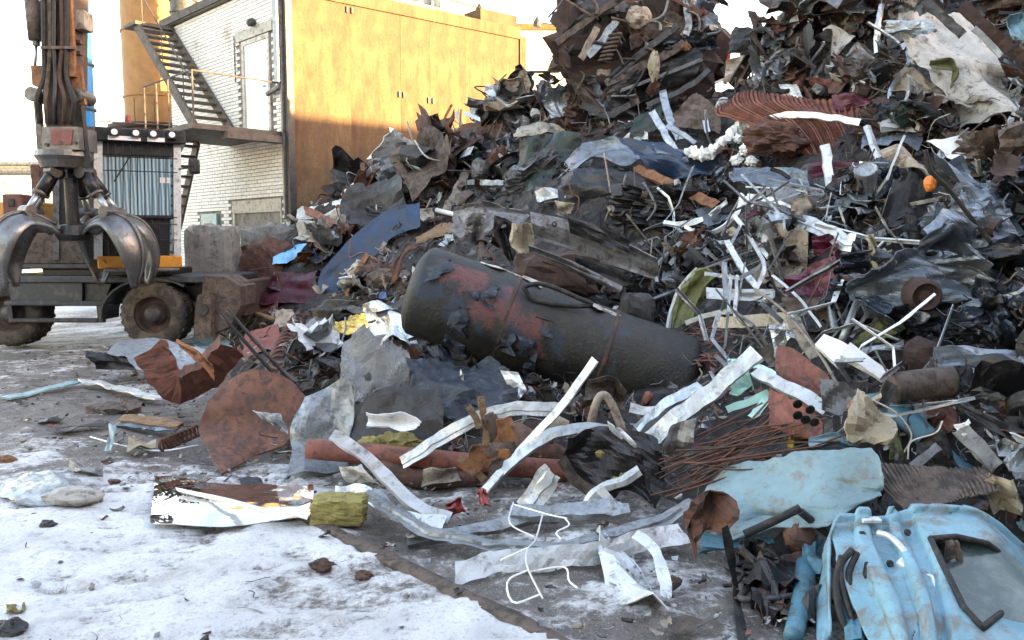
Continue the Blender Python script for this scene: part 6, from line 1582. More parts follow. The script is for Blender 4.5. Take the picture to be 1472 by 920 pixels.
gpatch('clear_corner', [[(398, 692, .16), (440, 690, .16)], [(400, 722, .1), (448, 722, .1)]], 'clear_film', 'clear film scrap on the right of the mirror foil sheet', 'plastic film', cr=.03)
wl_c = at(483, 740, gp_(483, 752))
blob('wool_block', wl_c * (1, 1, 0) + (0, .1, .075), (.165, .11, .085), 'moss_wool', 'yellow green mineral wool block right of the mirror foil sheet', 'mineral wool', 'the yellow green wool block', 3, .10, 4, True, res=(26, 34), oct=4)
gpatch('white_package', [[(5, 690, .04), (55, 682, .07), (110, 690, .05)], [(0, 708, .04), (60, 702, .09), (125, 700, .07)], [(25, 728, .02), (75, 725, .03), (138, 712, .03)]], 'zinc_sheet', 'white crumpled sheet package on the snow at the left', 'package', 'the white package', cr=.025, nc=5, th=.015)
blob('package_filling', at(105, 712, gp_(105, 722)) * (1, 1, 0) + (0, 0, .06), (.19, .1, .06), 'off_white', 'pale mossy filling sticking out of the white package', 'insulation', None, 6, .2, 3)
gpatch('rubber_piece', [[(98, 662, .02), (118, 664, .05), (148, 672, .03)], [(100, 675, .02), (122, 682, .03), (148, 682, .02)]], 'mid_grey', 'grey curled rubber piece behind the white package', 'rubber piece', cr=.03)
gstrip('pale_plank', [(8, 572), (60, 561), (108, 549)], .14, 'pale_blue', 'pale plank on the muddy ground, left one of the two', 'plank', 'the left pale plank', 'flat', 1.3, h=.03, wob=.05, th=.02)
gstrip('pale_plank', [(120, 547), (175, 559), (232, 573)], .14, 'white_metal', 'pale plank on the muddy ground, right one of the two', 'plank', 'the right pale plank', 'flat', 1.2, h=.04, wob=.05, th=.02)
gstrip('broken_board', [(132, 580), (165, 583), (205, 581)], .14, 'brown', 'broken brown board behind the stacked laths', 'board', None, 'U', 1.0, h=.05)
gstrip('wooden_lath', [(175, 600), (215, 605), (258, 610)], .09, 'wood', 'yellow brown wooden lath left of the rusty half round plate', 'lath', None, 'U', .8, h=.07, th=.015)
gstrip('blue_grey_lath', [(160, 607), (205, 612), (255, 617)], .08, 'grey_blue', 'blue grey lath under the yellow brown wooden lath', 'lath', None, 'flat', .9, h=.03, th=.015)
gpatch('rubber_strip', [[(75, 616, .03), (110, 606, .06), (150, 606, .04)], [(85, 624, .02), (115, 618, .03), (152, 614, .02)]], 'dark_grey', 'dark bent rubber strip on the mud left of the laths', 'rubber strip', cr=.03)
gpatch('dark_rag', [[(48, 602, .02), (80, 596, .04)], [(60, 608, .02), (95, 604, .02)]], 'dark_grey', 'small dark rag behind the dark rubber strip', 'rag', cr=.03, torn=.12)
tag(link('long_wire', *tube_geo([at(x, y, gp_(x, y, .03)) for x, y in ((130, 628), (175, 640), (230, 648), (285, 640))], .008, 20, 5), 'white_metal'), 'long thin white wire bowing left of the rusty half round plate', 'wire')
gpatch('yellow_bag', [[(185, 632, .08), (222, 628, .08)], [(182, 652, .02), (225, 648, .02)]], 'cream', 'yellowish film bag on the ground before the white wire', 'plastic bag', cr=.05, nc=8)
gpatch('blue_strip', [[(158, 612, .15), (168, 614, .15)], [(150, 648, .02), (160, 650, .02)]], 'pale_blue', 'short pale blue strip standing on the mud', 'strip', cr=.02)
gp0 = [at(x, y, gp_(x, y, .08)) for x, y in ((232, 640), (258, 630), (286, 618))]
tt = np.linspace(0, 1, 140)
cl = crom(gp0, 140) + .05 * np.stack([.2 * np.cos(tt * 63), np.cos(tt * 63), np.sin(tt * 63)], 1)
tag(link('brown_spring', *tube_geo(cl, .014, 0, 5), 'rust', smooth=True), 'brown spring on the ground touching the rusty half round plate', 'spring')
gpatch('yellow_bit', [[(10, 868, .03), (36, 866, .04)], [(10, 884, .01), (34, 882, .01)]], 'moss_wool', 'small pale yellow scrap on the snow at the bottom left', 'scrap', cr=.02)
for k, (x, y, s, m_, lab) in enumerate(((12, 905, .055, 'dark_grey', 'dark stone at the bottom left corner'), (68, 752, .035, 'dark_grey', 'dark clod of dirt on the snow below the white package'), (164, 691, .03, 'rust', 'small reddish stone left of the mirror foil sheet'), (12, 662, .05, 'rust_orange', 'orange brown stone far left on the snow'), (462, 812, .045, 'rust_dark', 'brown dirt clod on the snow below the wool block'), (522, 825, .035, 'rust_dark', 'small dark clod left of the edging rail'), (240, 497, .12, 'dark_green', 'dark lump beneath the excavator wheel'))):
    blob('stone', at(x, y, gp_(x, y)) * (1, 1, 0) + (0, 0, s * .4), (s * 1.4, s, s * .7), m_, lab, 'stone', None, k + 2, .35, 2.2)

# ------------------------------------------------------------------ big crushed blocks of bodywork locked in the heap
BLK = []
def crushed(px, py, s, m_, lab, short, asp, sd):
    n, m2 = 40, 54
    T_, P_ = np.meshgrid(np.linspace(.03, math.pi - .03, n), np.linspace(0, 2 * math.pi, m2, endpoint=False), indexing='ij')
    dd = np.stack([np.sin(T_) * np.cos(P_), np.sin(T_) * np.sin(P_), np.cos(T_)], -1)
    dd = dd / np.abs(dd).max(-1, keepdims=True) ** .75
    q = dd * np.array([1.5, 1.5, 3.2]) + sd * 5.1
    h = .34 * (1 - 2 * np.abs(vnoise(q))) + .22 * (1 - 2 * np.abs(vnoise(q * 2.1 + 3))) + .14 * (1 - 2 * np.abs(vnoise(q * 4.7 + 8))) + .06 * vnoise(q * 11)
    dd = dd * (1 + .62 * h)[..., None] * np.array(asp) * s / 2
    rg_ = np.random.default_rng(sd)
    R = np.array((Matrix.Rotation(rg_.uniform(-.6, .6), 3, 'Y') @ Matrix.Rotation(rg_.uniform(-.7, .7), 3, 'Z') @ Matrix.Rotation(rg_.uniform(-.3, .5), 3, 'X')))
    Y = onY(px, py)
    v = dd.reshape(-1, 3) @ R.T + at(px, py, Y + s * .08)
    fs = [[i * m2 + j, (i + 1) * m2 + j, (i + 1) * m2 + (j + 1) % m2, i * m2 + (j + 1) % m2] for i in range(n - 1) for j in range(m2)]
    fs += [list(range(m2)), [(n - 1) * m2 + j for j in range(m2)][::-1]]
    o = link('crushed_bodywork', v, fs, m_)
    tag(o, lab, 'crushed bodywork', 'crushed blocks of bodywork in the heap')
    px_, py_ = pix(v)
    BLK.append((v, fs))
for k, (px, py, s, m_, lab, asp) in enumerate((
    (770, 258, .8, 'dark_grey', 'dark grey crushed bodywork below the black green hood', (1, .6, .6)), (690, 222, .7, 'mid_grey', 'grey crushed bodywork left of the black green hood', (1, .7, .6)), (845, 172, .9, 'rust_dark', 'dark rusty crushed bodywork at the foot of the car bundle', (1, .7, .55)),
    (960, 300, 1.1, 'black_metal', 'long black crushed bodywork under the rusty beam', (1.1, .6, .45)), (1130, 335, .7, 'mid_grey', 'grey crushed bodywork under the wide silver band', (1, .6, .6)), (1265, 130, .8, 'brown', 'brown crushed bodywork left of the white wreck', (1, .7, .7)),
    (1175, 110, .7, 'mid_grey', 'grey crushed bodywork above the rusty mesh mat', (1, .7, .6)), (1300, 190, .85, 'rust_dark', 'dark rusty crushed bodywork below the white wreck', (1, .7, .5)), (1250, 300, .7, 'navy', 'dark blue crushed bodywork left of the flat dark panel', (.8, .6, 1)),
    (1400, 335, .9, 'grey_blue', 'blue grey crushed bodywork above the round hub', (1, .7, .7)), (1440, 465, .75, 'navy', 'glossy dark blue crushed bodywork at the right picture edge', (1, .7, .6)), (1265, 445, .7, 'navy', 'dark blue crushed bodywork left of the round hub', (1, .7, .6)),
    (625, 265, .9, 'brown', 'brown crushed bodywork before the rusted wall', (1, .6, .5)), (560, 318, .7, 'dark_grey', 'dark grey crushed bodywork above the dark blue band', (1, .6, .5)), (1010, 400, .65, 'black_metal', 'black crushed bodywork left of the white flat board', (.7, .6, .9)),
    (1135, 78, .7, 'dark_grey', 'small dark crushed bodywork at the left end of the right summit', (1, .7, .7)), (1225, 25, 1.0, 'rust_dark', 'dark rusty crushed bodywork on the right summit', (1, .7, .7)), (1300, 40, .7, 'mid_grey', 'grey crushed bodywork beside the white wreck', (.7, .7, 1)),
    (545, 405, .6, 'rust_dark', 'dark rusty crushed bodywork under the dark blue band', (1, .6, .5)), (950, 395, .7, 'black_metal', 'black crushed bodywork right of the crushed car front', (.8, .6, .9)), (1440, 235, .9, 'brown', 'brown crushed bodywork below the white pointed sheet', (1, .7, .6)),
    (730, 165, .8, 'mid_grey', 'grey crushed bodywork right of the brown sheet by the wall', (1, .6, .6)), (1345, 470, .7, 'black_metal', 'glossy black crushed bodywork under the round hub', (1.1, .6, .5)))):
    crushed(px, py, s, m_, lab, None, asp, k + 3)

ug = np.random.default_rng(77)
for k in range(9):
    x, y = ug.uniform(1070, 1180), ug.uniform(775, 850)
    tube('engine_hose', [(x, y), (x + ug.uniform(-30, 30), y + ug.uniform(5, 35)), (x + ug.uniform(-50, 50), y + ug.uniform(10, 60))], ug.uniform(.01, .02), ('rubber', 'black_plastic', 'dark_grey')[k % 3], 'thin dark hose in the tangle under the pale blue fender', 'hose', None, Y=4.0 + .03 * k, lift=0, sides=7, group='dark hoses under the fender')
for k, (x, y, w_, h_, m_, lab) in enumerate(((1085, 800, 45, 40, 'black_plastic', 'black crumpled trim under the left of the pale blue fender'), (1120, 825, 60, 45, 'rust_dark', 'dark rusty bracket plate under the pale blue fender'), (1150, 870, 55, 35, 'dark_grey', 'dark grey bent plate on the ground left of the blue door'), (1100, 870, 40, 28, 'black_metal', 'black bent plate on the ground under the hoses'), (1170, 800, 35, 50, 'teal', 'teal torn sill plate left of the blue door'))):
    patch('torn_plate', [[(x - w_ / 2, y - h_ / 2), (x, y - h_ / 2 - 4), (x + w_ / 2, y - h_ / 2)], [(x - w_ / 2, y + h_ / 2), (x, y + h_ / 2 + 4), (x + w_ / 2, y + h_ / 2)]], m_, lab, 'metal plate', None, Y=4.15, flat=1, lift=0, cr=.07, nc=8, torn=.1)
# ------------------------------------------------------------------ loose scrap: templates
TR_ = np.random.default_rng(99)
def g_sheet(rng, nu=7, nv=6, asp=.6, amp=.18, fold=0.0, curl=0.0):
    U, W = np.meshgrid(np.linspace(0, 1, nu), np.linspace(0, 1, nv), indexing='ij')
    x, y = (U - .5), (W - .5) * asp
    z = creases(U, W, rng, 6, amp)
    if curl:
        a = (U - .5) * curl
        x, z = np.sin(a) / curl, (1 - np.cos(a)) / curl + z * .3
    V = np.stack([x, y, z], -1)
    if fold:
        c = rng.uniform(-.2, .2)
        m_ = V[..., 0] > c
        d = V[..., 0] - c
        V[..., 0] = np.where(m_, c + d * math.cos(fold), V[..., 0])
        V[..., 2] = np.where(m_, V[..., 2] + d * math.sin(fold), V[..., 2])
    e = np.minimum(np.minimum(U, 1 - U), np.minimum(W, 1 - W))
    V = V + (np.clip(1 - e / .2, 0, 1) * rng.uniform(-.07, .07, U.shape))[..., None] * np.array([1, asp, .5])
    return V
def flatten(V):
    n, m_ = V.shape[:2]
    return V.reshape(-1, 3), [[i * m_ + j, (i + 1) * m_ + j, (i + 1) * m_ + j + 1, i * m_ + j + 1] for i in range(n - 1) for j in range(m_ - 1)]
def line3(rng, k=4, bend=.25):
    P = np.zeros((k, 3))
    P[:, 0] = np.linspace(-.5, .5, k)
    P[:, 1:] = rng.uniform(-bend, bend, (k, 2))
    return P
def g_strip(rng, thick=True, n=10, w=None, bend=.22):
    prof = rng.choice(['flat', 'L', 'U', 'V', 'W'])
    P = line3(rng, rng.integers(3, 5), bend)
    C = (crom if rng.random() < .55 else lin)(P, n)
    T = np.gradient(C, axis=0); T /= np.linalg.norm(T, axis=1, keepdims=True)
    a0, tw = rng.uniform(0, 6.28), rng.uniform(-1.4, 1.4)
    ref = np.array([.1, math.cos(a0), math.sin(a0)])
    w = w or rng.uniform(.06, .16)
    rows = []
    for i in range(n):
        s = np.cross(T[i], ref); s /= np.linalg.norm(s); u = np.cross(s, T[i])
        an = tw * i / n
        s, u = s * math.cos(an) + u * math.sin(an), u * math.cos(an) - s * math.sin(an)
        rows.append([C[i] + s * a * w + u * b_ * w for a, b_ in PROF[prof]])
    V = np.array(rows)
    return shell(V, .008) if thick else flatten(V)
def g_narrow(rng):
    k = int(rng.integers(2, 5))
    P = line3(rng, k + 1, .16)
    C = lin(P, k * 4 + 1)
    T = np.gradient(C, axis=0); T /= np.linalg.norm(T, axis=1, keepdims=True)
    a0 = rng.uniform(0, 6.28); ref = np.array([.1, math.cos(a0), math.sin(a0)])
    w = rng.uniform(.018, .042); pr = PROF[rng.choice(['L', 'U', 'flat', 'V'])]
    V = []
    for i in range(len(C)):
        s = np.cross(T[i], ref); s /= np.linalg.norm(s); u = np.cross(s, T[i])
        an = rng.uniform(-.15, .15) + i * rng.uniform(-.02, .02)
        s, u = s * math.cos(an) + u * math.sin(an), u * math.cos(an) - s * math.sin(an)
        V.append([C[i] + s * a * w + u * b_ * w for a, b_ in pr])
    return shell(np.array(V), .005)
def g_rod(rng, sides=5, r=None, n=8, bend=.15):
    return tube_geo(line3(rng, 4, bend), r or rng.uniform(.012, .03), n, sides, crom if rng.random() < .6 else lin, cap=sides > 4)
def g_pipe(rng, sides=10):
    return tube_geo(line3(rng, 3, .04), rng.uniform(.07, .14), 6, sides, cap=False)
def g_chunk(rng, n=7, m_=9):
    T_, P_ = np.meshgrid(np.linspace(.05, math.pi - .05, n), np.linspace(0, 2 * math.pi, m_, endpoint=False), indexing='ij')
    d = np.stack([np.sin(T_) * np.cos(P_), np.sin(T_) * np.sin(P_), np.cos(T_)], -1)
    d = d / np.abs(d).max(-1, keepdims=True) ** .7
    d = d * (1 + rng.uniform(-.28, .28, d.shape[:2]))[..., None] * np.array([.5, rng.uniform(.2, .4), rng.uniform(.12, .32)])
    v = d.reshape(-1, 3)
    fs = [[r_ * m_ + c_, (r_ + 1) * m_ + c_, (r_ + 1) * m_ + (c_ + 1) % m_, r_ * m_ + (c_ + 1) % m_] for r_ in range(n - 1) for c_ in range(m_)]
    return v, fs + [list(range(m_)), [(n - 1) * m_ + j for j in range(m_)][::-1]]
def g_wire(rng, sides=4, thick=1.0):
    P = line3(rng, 7, .3); P[:, 0] *= rng.uniform(.5, 1)
    return tube_geo(P, rng.uniform(.006, .012) * thick, 22, sides, crom, cap=False)
def g_part(rng):
    a = g_chunk(rng, 6, 8)
    b_ = g_rod(rng, 6, .05, 5, .08)
    c_ = tube_geo([(-.25, 0, .1), (-.25, 0, .32)], .12, 2, 10)
    return join([a, (b_[0] * .9 + (.1, .15, .1), b_[1]), c_])
def g_rim(rng):
    return lathe([(.5, -.16), (.47, -.17), (.42, -.1), (.40, 0), (.42, .12), (.5, .16), (.47, .13), (.38, .06), (.30, .04), (.14, .10), (.10, .02), (.001, .02)], (0, 0, 0), (0, 0, 1), 20)
def g_tyre(rng):
    return lathe([(.3, -.10), (.38, -.15), (.46, -.14), (.5, -.08), (.5, .08), (.46, .14), (.38, .15), (.3, .10), (.28, 0), (.3, -.10)], (0, 0, 0), (0, 0, 1), 24)
def g_radiator(rng):
    ps = [boxw((-.5, -.3, -.04), (-.42, .3, .04)), boxw((.42, -.3, -.04), (.5, .3, .04)), boxw((-.42, -.29, -.02), (.42, .29, -.01))]
    ps += [boxw((-.42, y, -.025), (.42, y + .02, .03)) for y in np.arange(-.28, .28, .05)]
    return join(ps)
def g_spring(rng):
    t = np.linspace(0, 1, 90); a = t * 2 * math.pi * 6
    return tube_geo(np.stack([t - .5, .14 * np.cos(a), .14 * np.sin(a)], 1), .026, 0, 5)
def g_beam(rng):
    P = line3(rng, 3, .05)
    w = .1; rows = []
    C = crom(P, 7)
    V = np.array([[c_ + np.array([0, a * w, b_ * w]) for a, b_ in ((-.7, .6), (-.7, -.6), (.7, -.6), (.7, .6))] for c_ in C])
    V += TR_.uniform(-.008, .008, V.shape)
    return shell(V, .02)
def g_can(rng):
    v, f = lathe([(.001, -.5), (.24, -.5), (.26, -.47), (.25, -.2), (.25, .2), (.26, .47), (.24, .5), (.2, .46), (.001, .46)], (0, 0, 0), (0, 0, 1), 16)
    return v * (1 + .25 * vnoise(v * 3 + rng.random(3) * 9))[:, None] * (1, rng.uniform(.6, 1), 1), f
def g_bumper(rng):
    C = np.stack([np.linspace(-.5, .5, 14), .14 * np.cos(np.linspace(-1.6, 1.6, 14)) * rng.uniform(.6, 1.3), .05 * vnoise(np.stack([np.linspace(0, 3, 14) + rng.random() * 9] * 3, 1))], 1)
    V = np.array([[c_ + np.array([0, dy, dz]) for dy, dz in ((-.06, -.09), (.0, -.08), (.03, -.03), (.03, .03), (.0, .08), (-.06, .09))] for c_ in C])
    return shell(V + rng.uniform(-.01, .01, V.shape), .012)
def g_loop(rng):
    t = np.linspace(0, 2 * math.pi * rng.uniform(1.1, 2.2), 44)
    r = .4 + .12 * np.sin(t * 1.7 + rng.random() * 6)
    return tube_geo(np.stack([r * np.cos(t), r * np.sin(t) * .7, .06 * np.sin(t * 2.3)], 1), rng.uniform(.02, .035), 0, 6)
def g_grid(rng):
    ps = []
    for q in np.linspace(-.45, .45, 10):
        z1, z2 = .06 * math.sin(q * 5), .06 * math.cos(q * 4)
        ps.append(tube_geo([(q, -.32, z1), (q + .01, 0, z1 + .05), (q, .32, z2)], .007, 5, 4))
        if abs(q) < .33:
            ps.append(tube_geo([(-.47, q, z2), (0, q, z1 + .05), (.47, q, z1)], .007, 6, 4))
    return join(ps)
def g_flange(rng):
    p = tube_geo(line3(rng, 3, .05), .09, 6, 12, cap=False)
    e = lathe([(.09, 0), (.19, 0), (.19, .05), (.09, .05)], p[0][:12].mean(0), (1, 0, 0), 14)
    return join([p, e])
KINDS = {
    'wheel_rim': ('wheel rim', 'wheel rim', g_rim), 'worn_tyre': ('worn tyre', 'tyre', g_tyre), 'radiator': ('finned radiator', 'radiator', g_radiator), 'coil_spring': ('coil spring', 'spring', g_spring), 'steel_beam': ('channel beam', 'beam', g_beam),
    'dented_can': ('dented can', 'can', g_can), 'car_bumper': ('car bumper', 'bumper', g_bumper), 'hose_loop': ('hose loop', 'hose', g_loop), 'wire_grid': ('wire grid', 'wire grid', g_grid), 'flanged_pipe': ('flanged pipe', 'pipe', g_flange),
    'sheet_scrap': ('crumpled sheet scrap', 'sheet scrap', lambda r: shell(g_sheet(r, 11, 9, r.uniform(.45, .9), r.uniform(.12, .28)), .008)),
    'folded_sheet': ('folded sheet', 'metal sheet', lambda r: shell(g_sheet(r, 11, 8, r.uniform(.4, .8), r.uniform(.06, .14), r.uniform(.7, 1.9)), .01)),
    'curled_sheet': ('curled sheet', 'metal sheet', lambda r: shell(g_sheet(r, 12, 8, r.uniform(.4, .8), r.uniform(.03, .10), 0, r.uniform(1.5, 4.0)), .01)),
    'metal_strip': ('bent metal strip', 'metal strip', lambda r: g_strip(r, True, 12)),
    'narrow_strip': ('narrow kinked strip', 'metal strip', lambda r: g_narrow(r)),
    'steel_rod': ('bent rod', 'rod', lambda r: g_rod(r, 7)),
    'metal_chunk': ('metal lump', 'metal lump', lambda r: g_chunk(r)),
    'machine_part': ('machine part', 'machine part', g_part),
    'pipe_piece': ('pipe piece', 'pipe', lambda r: g_pipe(r)),
    'loose_wire': ('loose wire', 'wire', lambda r: g_wire(r, 5, 1.3)),
}
KMESH = {}
for k, (ph, ct, fn_) in list(KINDS.items()):
    KMESH[k] = []
    for i in range(14 if k not in ('wheel_rim', 'worn_tyre', 'radiator', 'coil_spring', 'wire_grid') else 2):
        v, f = fn_(np.random.default_rng(zlib.crc32(k.encode()) + i))
        me = bpy.data.meshes.new(k)
        me.from_pydata(np.asarray(v).tolist(), [], f)
        if k in ('pipe_piece', 'steel_rod'):
            me.polygons.foreach_set('use_smooth', [True] * len(me.polygons))
        me.materials.append(None)
        me.update()
        KMESH[k].append((me, np.asarray(v)))
# colour families: material, word
PAL = {
    'left': [('brown', 'brown', 16), ('rust', 'rusty', 13), ('rust_red', 'reddish rusty', 7), ('mid_grey', 'grey', 13), ('zinc_sheet', 'pale grey', 8), ('white_metal', 'white', 8), ('beige', 'beige', 10), ('off_white', 'off white', 7), ('galv', 'silver', 4), ('pink', 'pinkish', 3), ('black_metal', 'black', 10), ('dark_grey', 'dark grey', 12), ('rust_orange', 'orange rusty', 4), ('blue', 'blue', 2), ('red', 'red', 1)],
    'dark': [('black_metal', 'black', 19), ('rust_dark', 'dark rusty', 14), ('brown', 'brown', 13), ('dark_grey', 'dark grey', 17), ('mid_grey', 'grey', 10), ('rust', 'rusty', 8), ('zinc_sheet', 'pale grey', 10), ('beige', 'beige', 6), ('white_metal', 'white', 7), ('grey_blue', 'blue grey', 9), ('galv', 'silver', 5), ('dark_green', 'dark green', 3), ('maroon', 'maroon', 1), ('off_white', 'off white', 2)],
    'top': [('brown', 'brown', 17), ('rust_dark', 'dark rusty', 13), ('mid_grey', 'grey', 14), ('dark_grey', 'dark grey', 12), ('beige', 'beige', 9), ('zinc_sheet', 'pale grey', 9), ('rust', 'rusty', 9), ('off_white', 'off white', 6), ('black_metal', 'black', 6), ('white_metal', 'white', 8), ('galv', 'silver', 4), ('rust_red', 'reddish rusty', 4)],
    'navy': [('navy', 'dark blue', 20), ('black_metal', 'black', 22), ('dark_grey', 'dark grey', 14), ('grey_blue', 'blue grey', 9), ('mid_grey', 'grey', 8), ('brown', 'brown', 7), ('rust_dark', 'dark rusty', 6), ('zinc_sheet', 'pale grey', 8), ('white_metal', 'white', 4), ('beige', 'beige', 3), ('galv', 'silver', 4)],
    'front': [('zinc_sheet', 'pale grey', 13), ('mid_grey', 'grey', 13), ('white_metal', 'white', 7), ('brown', 'brown', 11), ('rust', 'rusty', 12), ('black_metal', 'black', 11), ('dark_grey', 'dark grey', 11), ('rust_red', 'reddish rusty', 6), ('beige', 'beige', 5), ('off_white', 'off white', 4), ('pale_blue', 'pale blue', 2), ('rust_dark', 'dark rusty', 6), ('wood', 'wooden', 2)],
}
def region(px, py):
    if px > 1190 and 215 < py < 570: return 'navy'
    if py > 545 or (py > 440 and px < 560): return 'front'
    if px < 640: return 'left'
    if py < 130 and px > 1040: return 'top'
    if py < 210 and px < 830: return 'left'
    return 'dark' if py > 140 or px < 1060 else 'top'
def pick(rng, pal):
    w = np.array([q[2] for q in PAL[pal]], float)
    return PAL[pal][rng.choice(len(w), p=w / w.sum())]
def frame_at(p, rng, tilt):
    n = hn(p[0], p[1])
    n = n * .7 + np.array([0, -.25, .3])
    n = n + rng.normal(0, tilt, 3); n /= np.linalg.norm(n)
    a = np.cross(n, (rng.normal(), rng.normal(), rng.normal() * .5)); a /= np.linalg.norm(a)
    return np.stack([a, np.cross(n, a), n], 1)
def hero_share(px, py, r):
    i0, i1, j0, j1 = int(max(py - r, 0) / 8), int((py + r) / 8) + 1, int(max(px - r, 0) / 8), int((px + r) / 8) + 1
    q = HMASK[max(i0, 0):max(i1, 0), max(j0, 0):max(j1, 0)]
    return q.mean() if q.size else 0.0
from mathutils.bvhtree import BVHTree
_bv = join(BLK)
BVH = BVHTree.FromPolygons([tuple(q) for q in _bv[0].tolist()], _bv[1])
def fill_at(px, py):
    Y = onY(px, py)
    d_ = Vector(ray(px, py).tolist())
    h, n_, _, _ = BVH.ray_cast(Vector(CAM.tolist()), d_.normalized(), 40)
    if h is not None and h.y < Y:
        n_ = np.array(n_) if n_.y < 0 else -np.array(n_)
        return np.array(h), h.y, n_ * .5 + hn(h.x, h.y) * .5
    p = at(px, py, Y)
    return p, Y, hn(p[0], p[1])
rng = np.random.default_rng(2024)
SHARE = [('sheet_scrap', .22), ('folded_sheet', .13), ('curled_sheet', .11), ('metal_strip', .16), ('steel_rod', .06), ('metal_chunk', .04), ('machine_part', .04), ('pipe_piece', .03), ('loose_wire', .05), ('wheel_rim', .012), ('worn_tyre', .008), ('radiator', .02), ('coil_spring', .012), ('steel_beam', .035), ('dented_can', .015), ('car_bumper', .025), ('hose_loop', .02), ('wire_grid', .008), ('flanged_pipe', .01)]
LOOSE = []
tries = 0
while len(LOOSE) < 1750 and tries < 14000:
    tries += 1
    if tries % 42 == 0:
        px, py = rng.uniform(880, 1330), rng.uniform(290, 730)
    else:
        px, py = rng.uniform(300, 1500), rng.uniform(-30, 760)
    p, Y, hn_ = fill_at(px, py)
    if hz(p[0], p[1]) < .12 or Y > 17.8:
        continue
    if (p[0] + 4.7) * .629 + (p[1] - 17) * -.777 < .5:       # keep clear of the steel wall
        continue
    k = rng.choice([s[0] for s in SHARE], p=np.array([s[1] for s in SHARE]) / sum(s[1] for s in SHARE))
    if tries % 42 == 0:
        k = 'narrow_strip'
    spx = float(np.clip(rng.lognormal(3.98, .42), 26, 135))
    if k in ('metal_strip', 'steel_rod', 'loose_wire', 'narrow_strip'):
        spx *= 1.35 if k != 'narrow_strip' else 2.3
    if k in ('metal_chunk', 'machine_part', 'pipe_piece'):
        spx *= .75
    hs = hero_share(px, py, spx * .3)
    if hs > (.85 if k == 'narrow_strip' else .4):
        continue
    size = spx * Y / F
    size = float(np.clip(size, .09, 1.15))
    m_, word, _ = pick(rng, region(px, py))
    me, tv_ = KMESH[k][rng.integers(len(KMESH[k]))]
    if k in ('metal_strip', 'loose_wire', 'steel_rod') and rng.random() < .4:
        m_, word = [('white_metal', 'white'), ('galv', 'silver'), ('zinc_sheet', 'pale grey'), ('off_white', 'off white')][rng.integers(4)]
    if m_ in ('pink', 'red') and spx > 36:
        m_, word = 'brown', 'brown'
    if k == 'dented_can':
        size = min(size, .4)
    if k in ('worn_tyre', 'hose_loop'):
        m_, word = 'rubber', 'black'
    if k in ('wheel_rim', 'worn_tyre'):
        size = min(size, .6)
    R = frame_at(p, rng, .55 if k not in ('metal_strip', 'steel_rod', 'loose_wire') else .8)
    lift = (.12 * size + rng.uniform(.03, .16)) if hs < .2 else .0
    if k == 'narrow_strip':
        lift += rng.uniform(.05, .2)
    d = ray(px, py); d = d / np.linalg.norm(d)
    loc = p + hn_ * lift
    if k == 'narrow_strip':
        m_, word = [('white_metal', 'white'), ('galv', 'silver'), ('zinc_sheet', 'pale grey'), ('zinc_sheet', 'pale grey'), ('mid_grey', 'grey'), ('mid_grey', 'grey')][rng.integers(6)]
    o = bpy.data.objects.new(k, me); COL.objects.link(o)
    o.matrix_world = Matrix.Translation(Vector(loc)) @ Matrix([list(r) for r in R]).to_4x4() @ Matrix.Scale(size, 4)
    o.material_slots[0].link = 'OBJECT'
    o.material_slots[0].material = M[m_]
    smp = (tv_[rng.integers(0, len(tv_), 11)] * size) @ R.T + loc
    LOOSE.append([o, k, word, spx, smp, loc])

# ------------------------------------------------------------------ small fragments nobody could count: joined masses
LINF = 1.0
LIN = {'brown': (.12, .085, .065), 'rust': (.17, .075, .045), 'rust_red': (.24, .085, .055), 'mid_grey': (.17, .175, .18), 'zinc_sheet': (.40, .44, .47), 'white_metal': (.66, .68, .68), 'beige': (.36, .30, .23), 'off_white': (.55, .52, .45), 'pink': (.5, .24, .26), 'black_metal': (.018, .018, .02), 'dark_grey': (.055, .057, .06), 'rust_orange': (.34, .15, .06), 'blue': (.03, .085, .22), 'red': (.36, .045, .04), 'rust_dark': (.07, .042, .034), 'grey_blue': (.2, .24, .29), 'dark_green': (.03, .055, .045), 'maroon': (.13, .018, .04), 'navy': (.05, .07, .1), 'pale_blue': (.45, .6, .64), 'wood': (.33, .2, .1), 'galv': (.5, .52, .54)}
m, nt, b, co = newmat('fragment_mix')
ca = nt.nodes.new('ShaderNodeVertexColor'); ca.layer_name = 'col'
n2, n3 = _noise(nt, co, 9, 6, .7), _noise(nt, co, 45, 3, .6)
c = _mix(nt, _ramp(nt, n2, .35, .7, (0, 0, 0, 1), (.65, .65, .65, 1)), ca.outputs[0], (.028, .02, .016))
c = _mix(nt, _ramp(nt, n3, .58, .72, (0, 0, 0, 1), (.6, .6, .6, 1)), c, (.014, .011, .01))
nt.links.new(c, b.inputs['Base Color']); nt.links.new(ca.outputs[1], b.inputs['Metallic'])
rm = nt.nodes.new('ShaderNodeMapRange'); rm.inputs['To Min'].default_value, rm.inputs['To Max'].default_value = .3, .85
nt.links.new(n2, rm.inputs[0]); nt.links.new(rm.outputs[0], b.inputs['Roughness'])
bump(nt, b, n3, .3, .01)
M['fragment_mix'] = m
FT = []
for i in range(26): FT.append(('sheet', flatten(g_sheet(np.random.default_rng(500 + i), 5, 4, TR_.uniform(.15, .8), TR_.uniform(.12, .3), TR_.choice([0, 0, 1.2]), 0))))
for i in range(8): FT.append(('sheet', flatten(g_sheet(np.random.default_rng(540 + i), 6, 4, TR_.uniform(.35, .7), .05, 0, TR_.uniform(1.5, 4)))))
for i in range(14): FT.append(('strip', g_strip(np.random.default_rng(560 + i), False, 6, None, .2)))
for i in range(8): FT.append(('rod', g_rod(np.random.default_rng(580 + i), 4, None, 5)))
for i in range(8): FT.append(('chunk', g_chunk(np.random.default_rng(600 + i), 5, 6)))
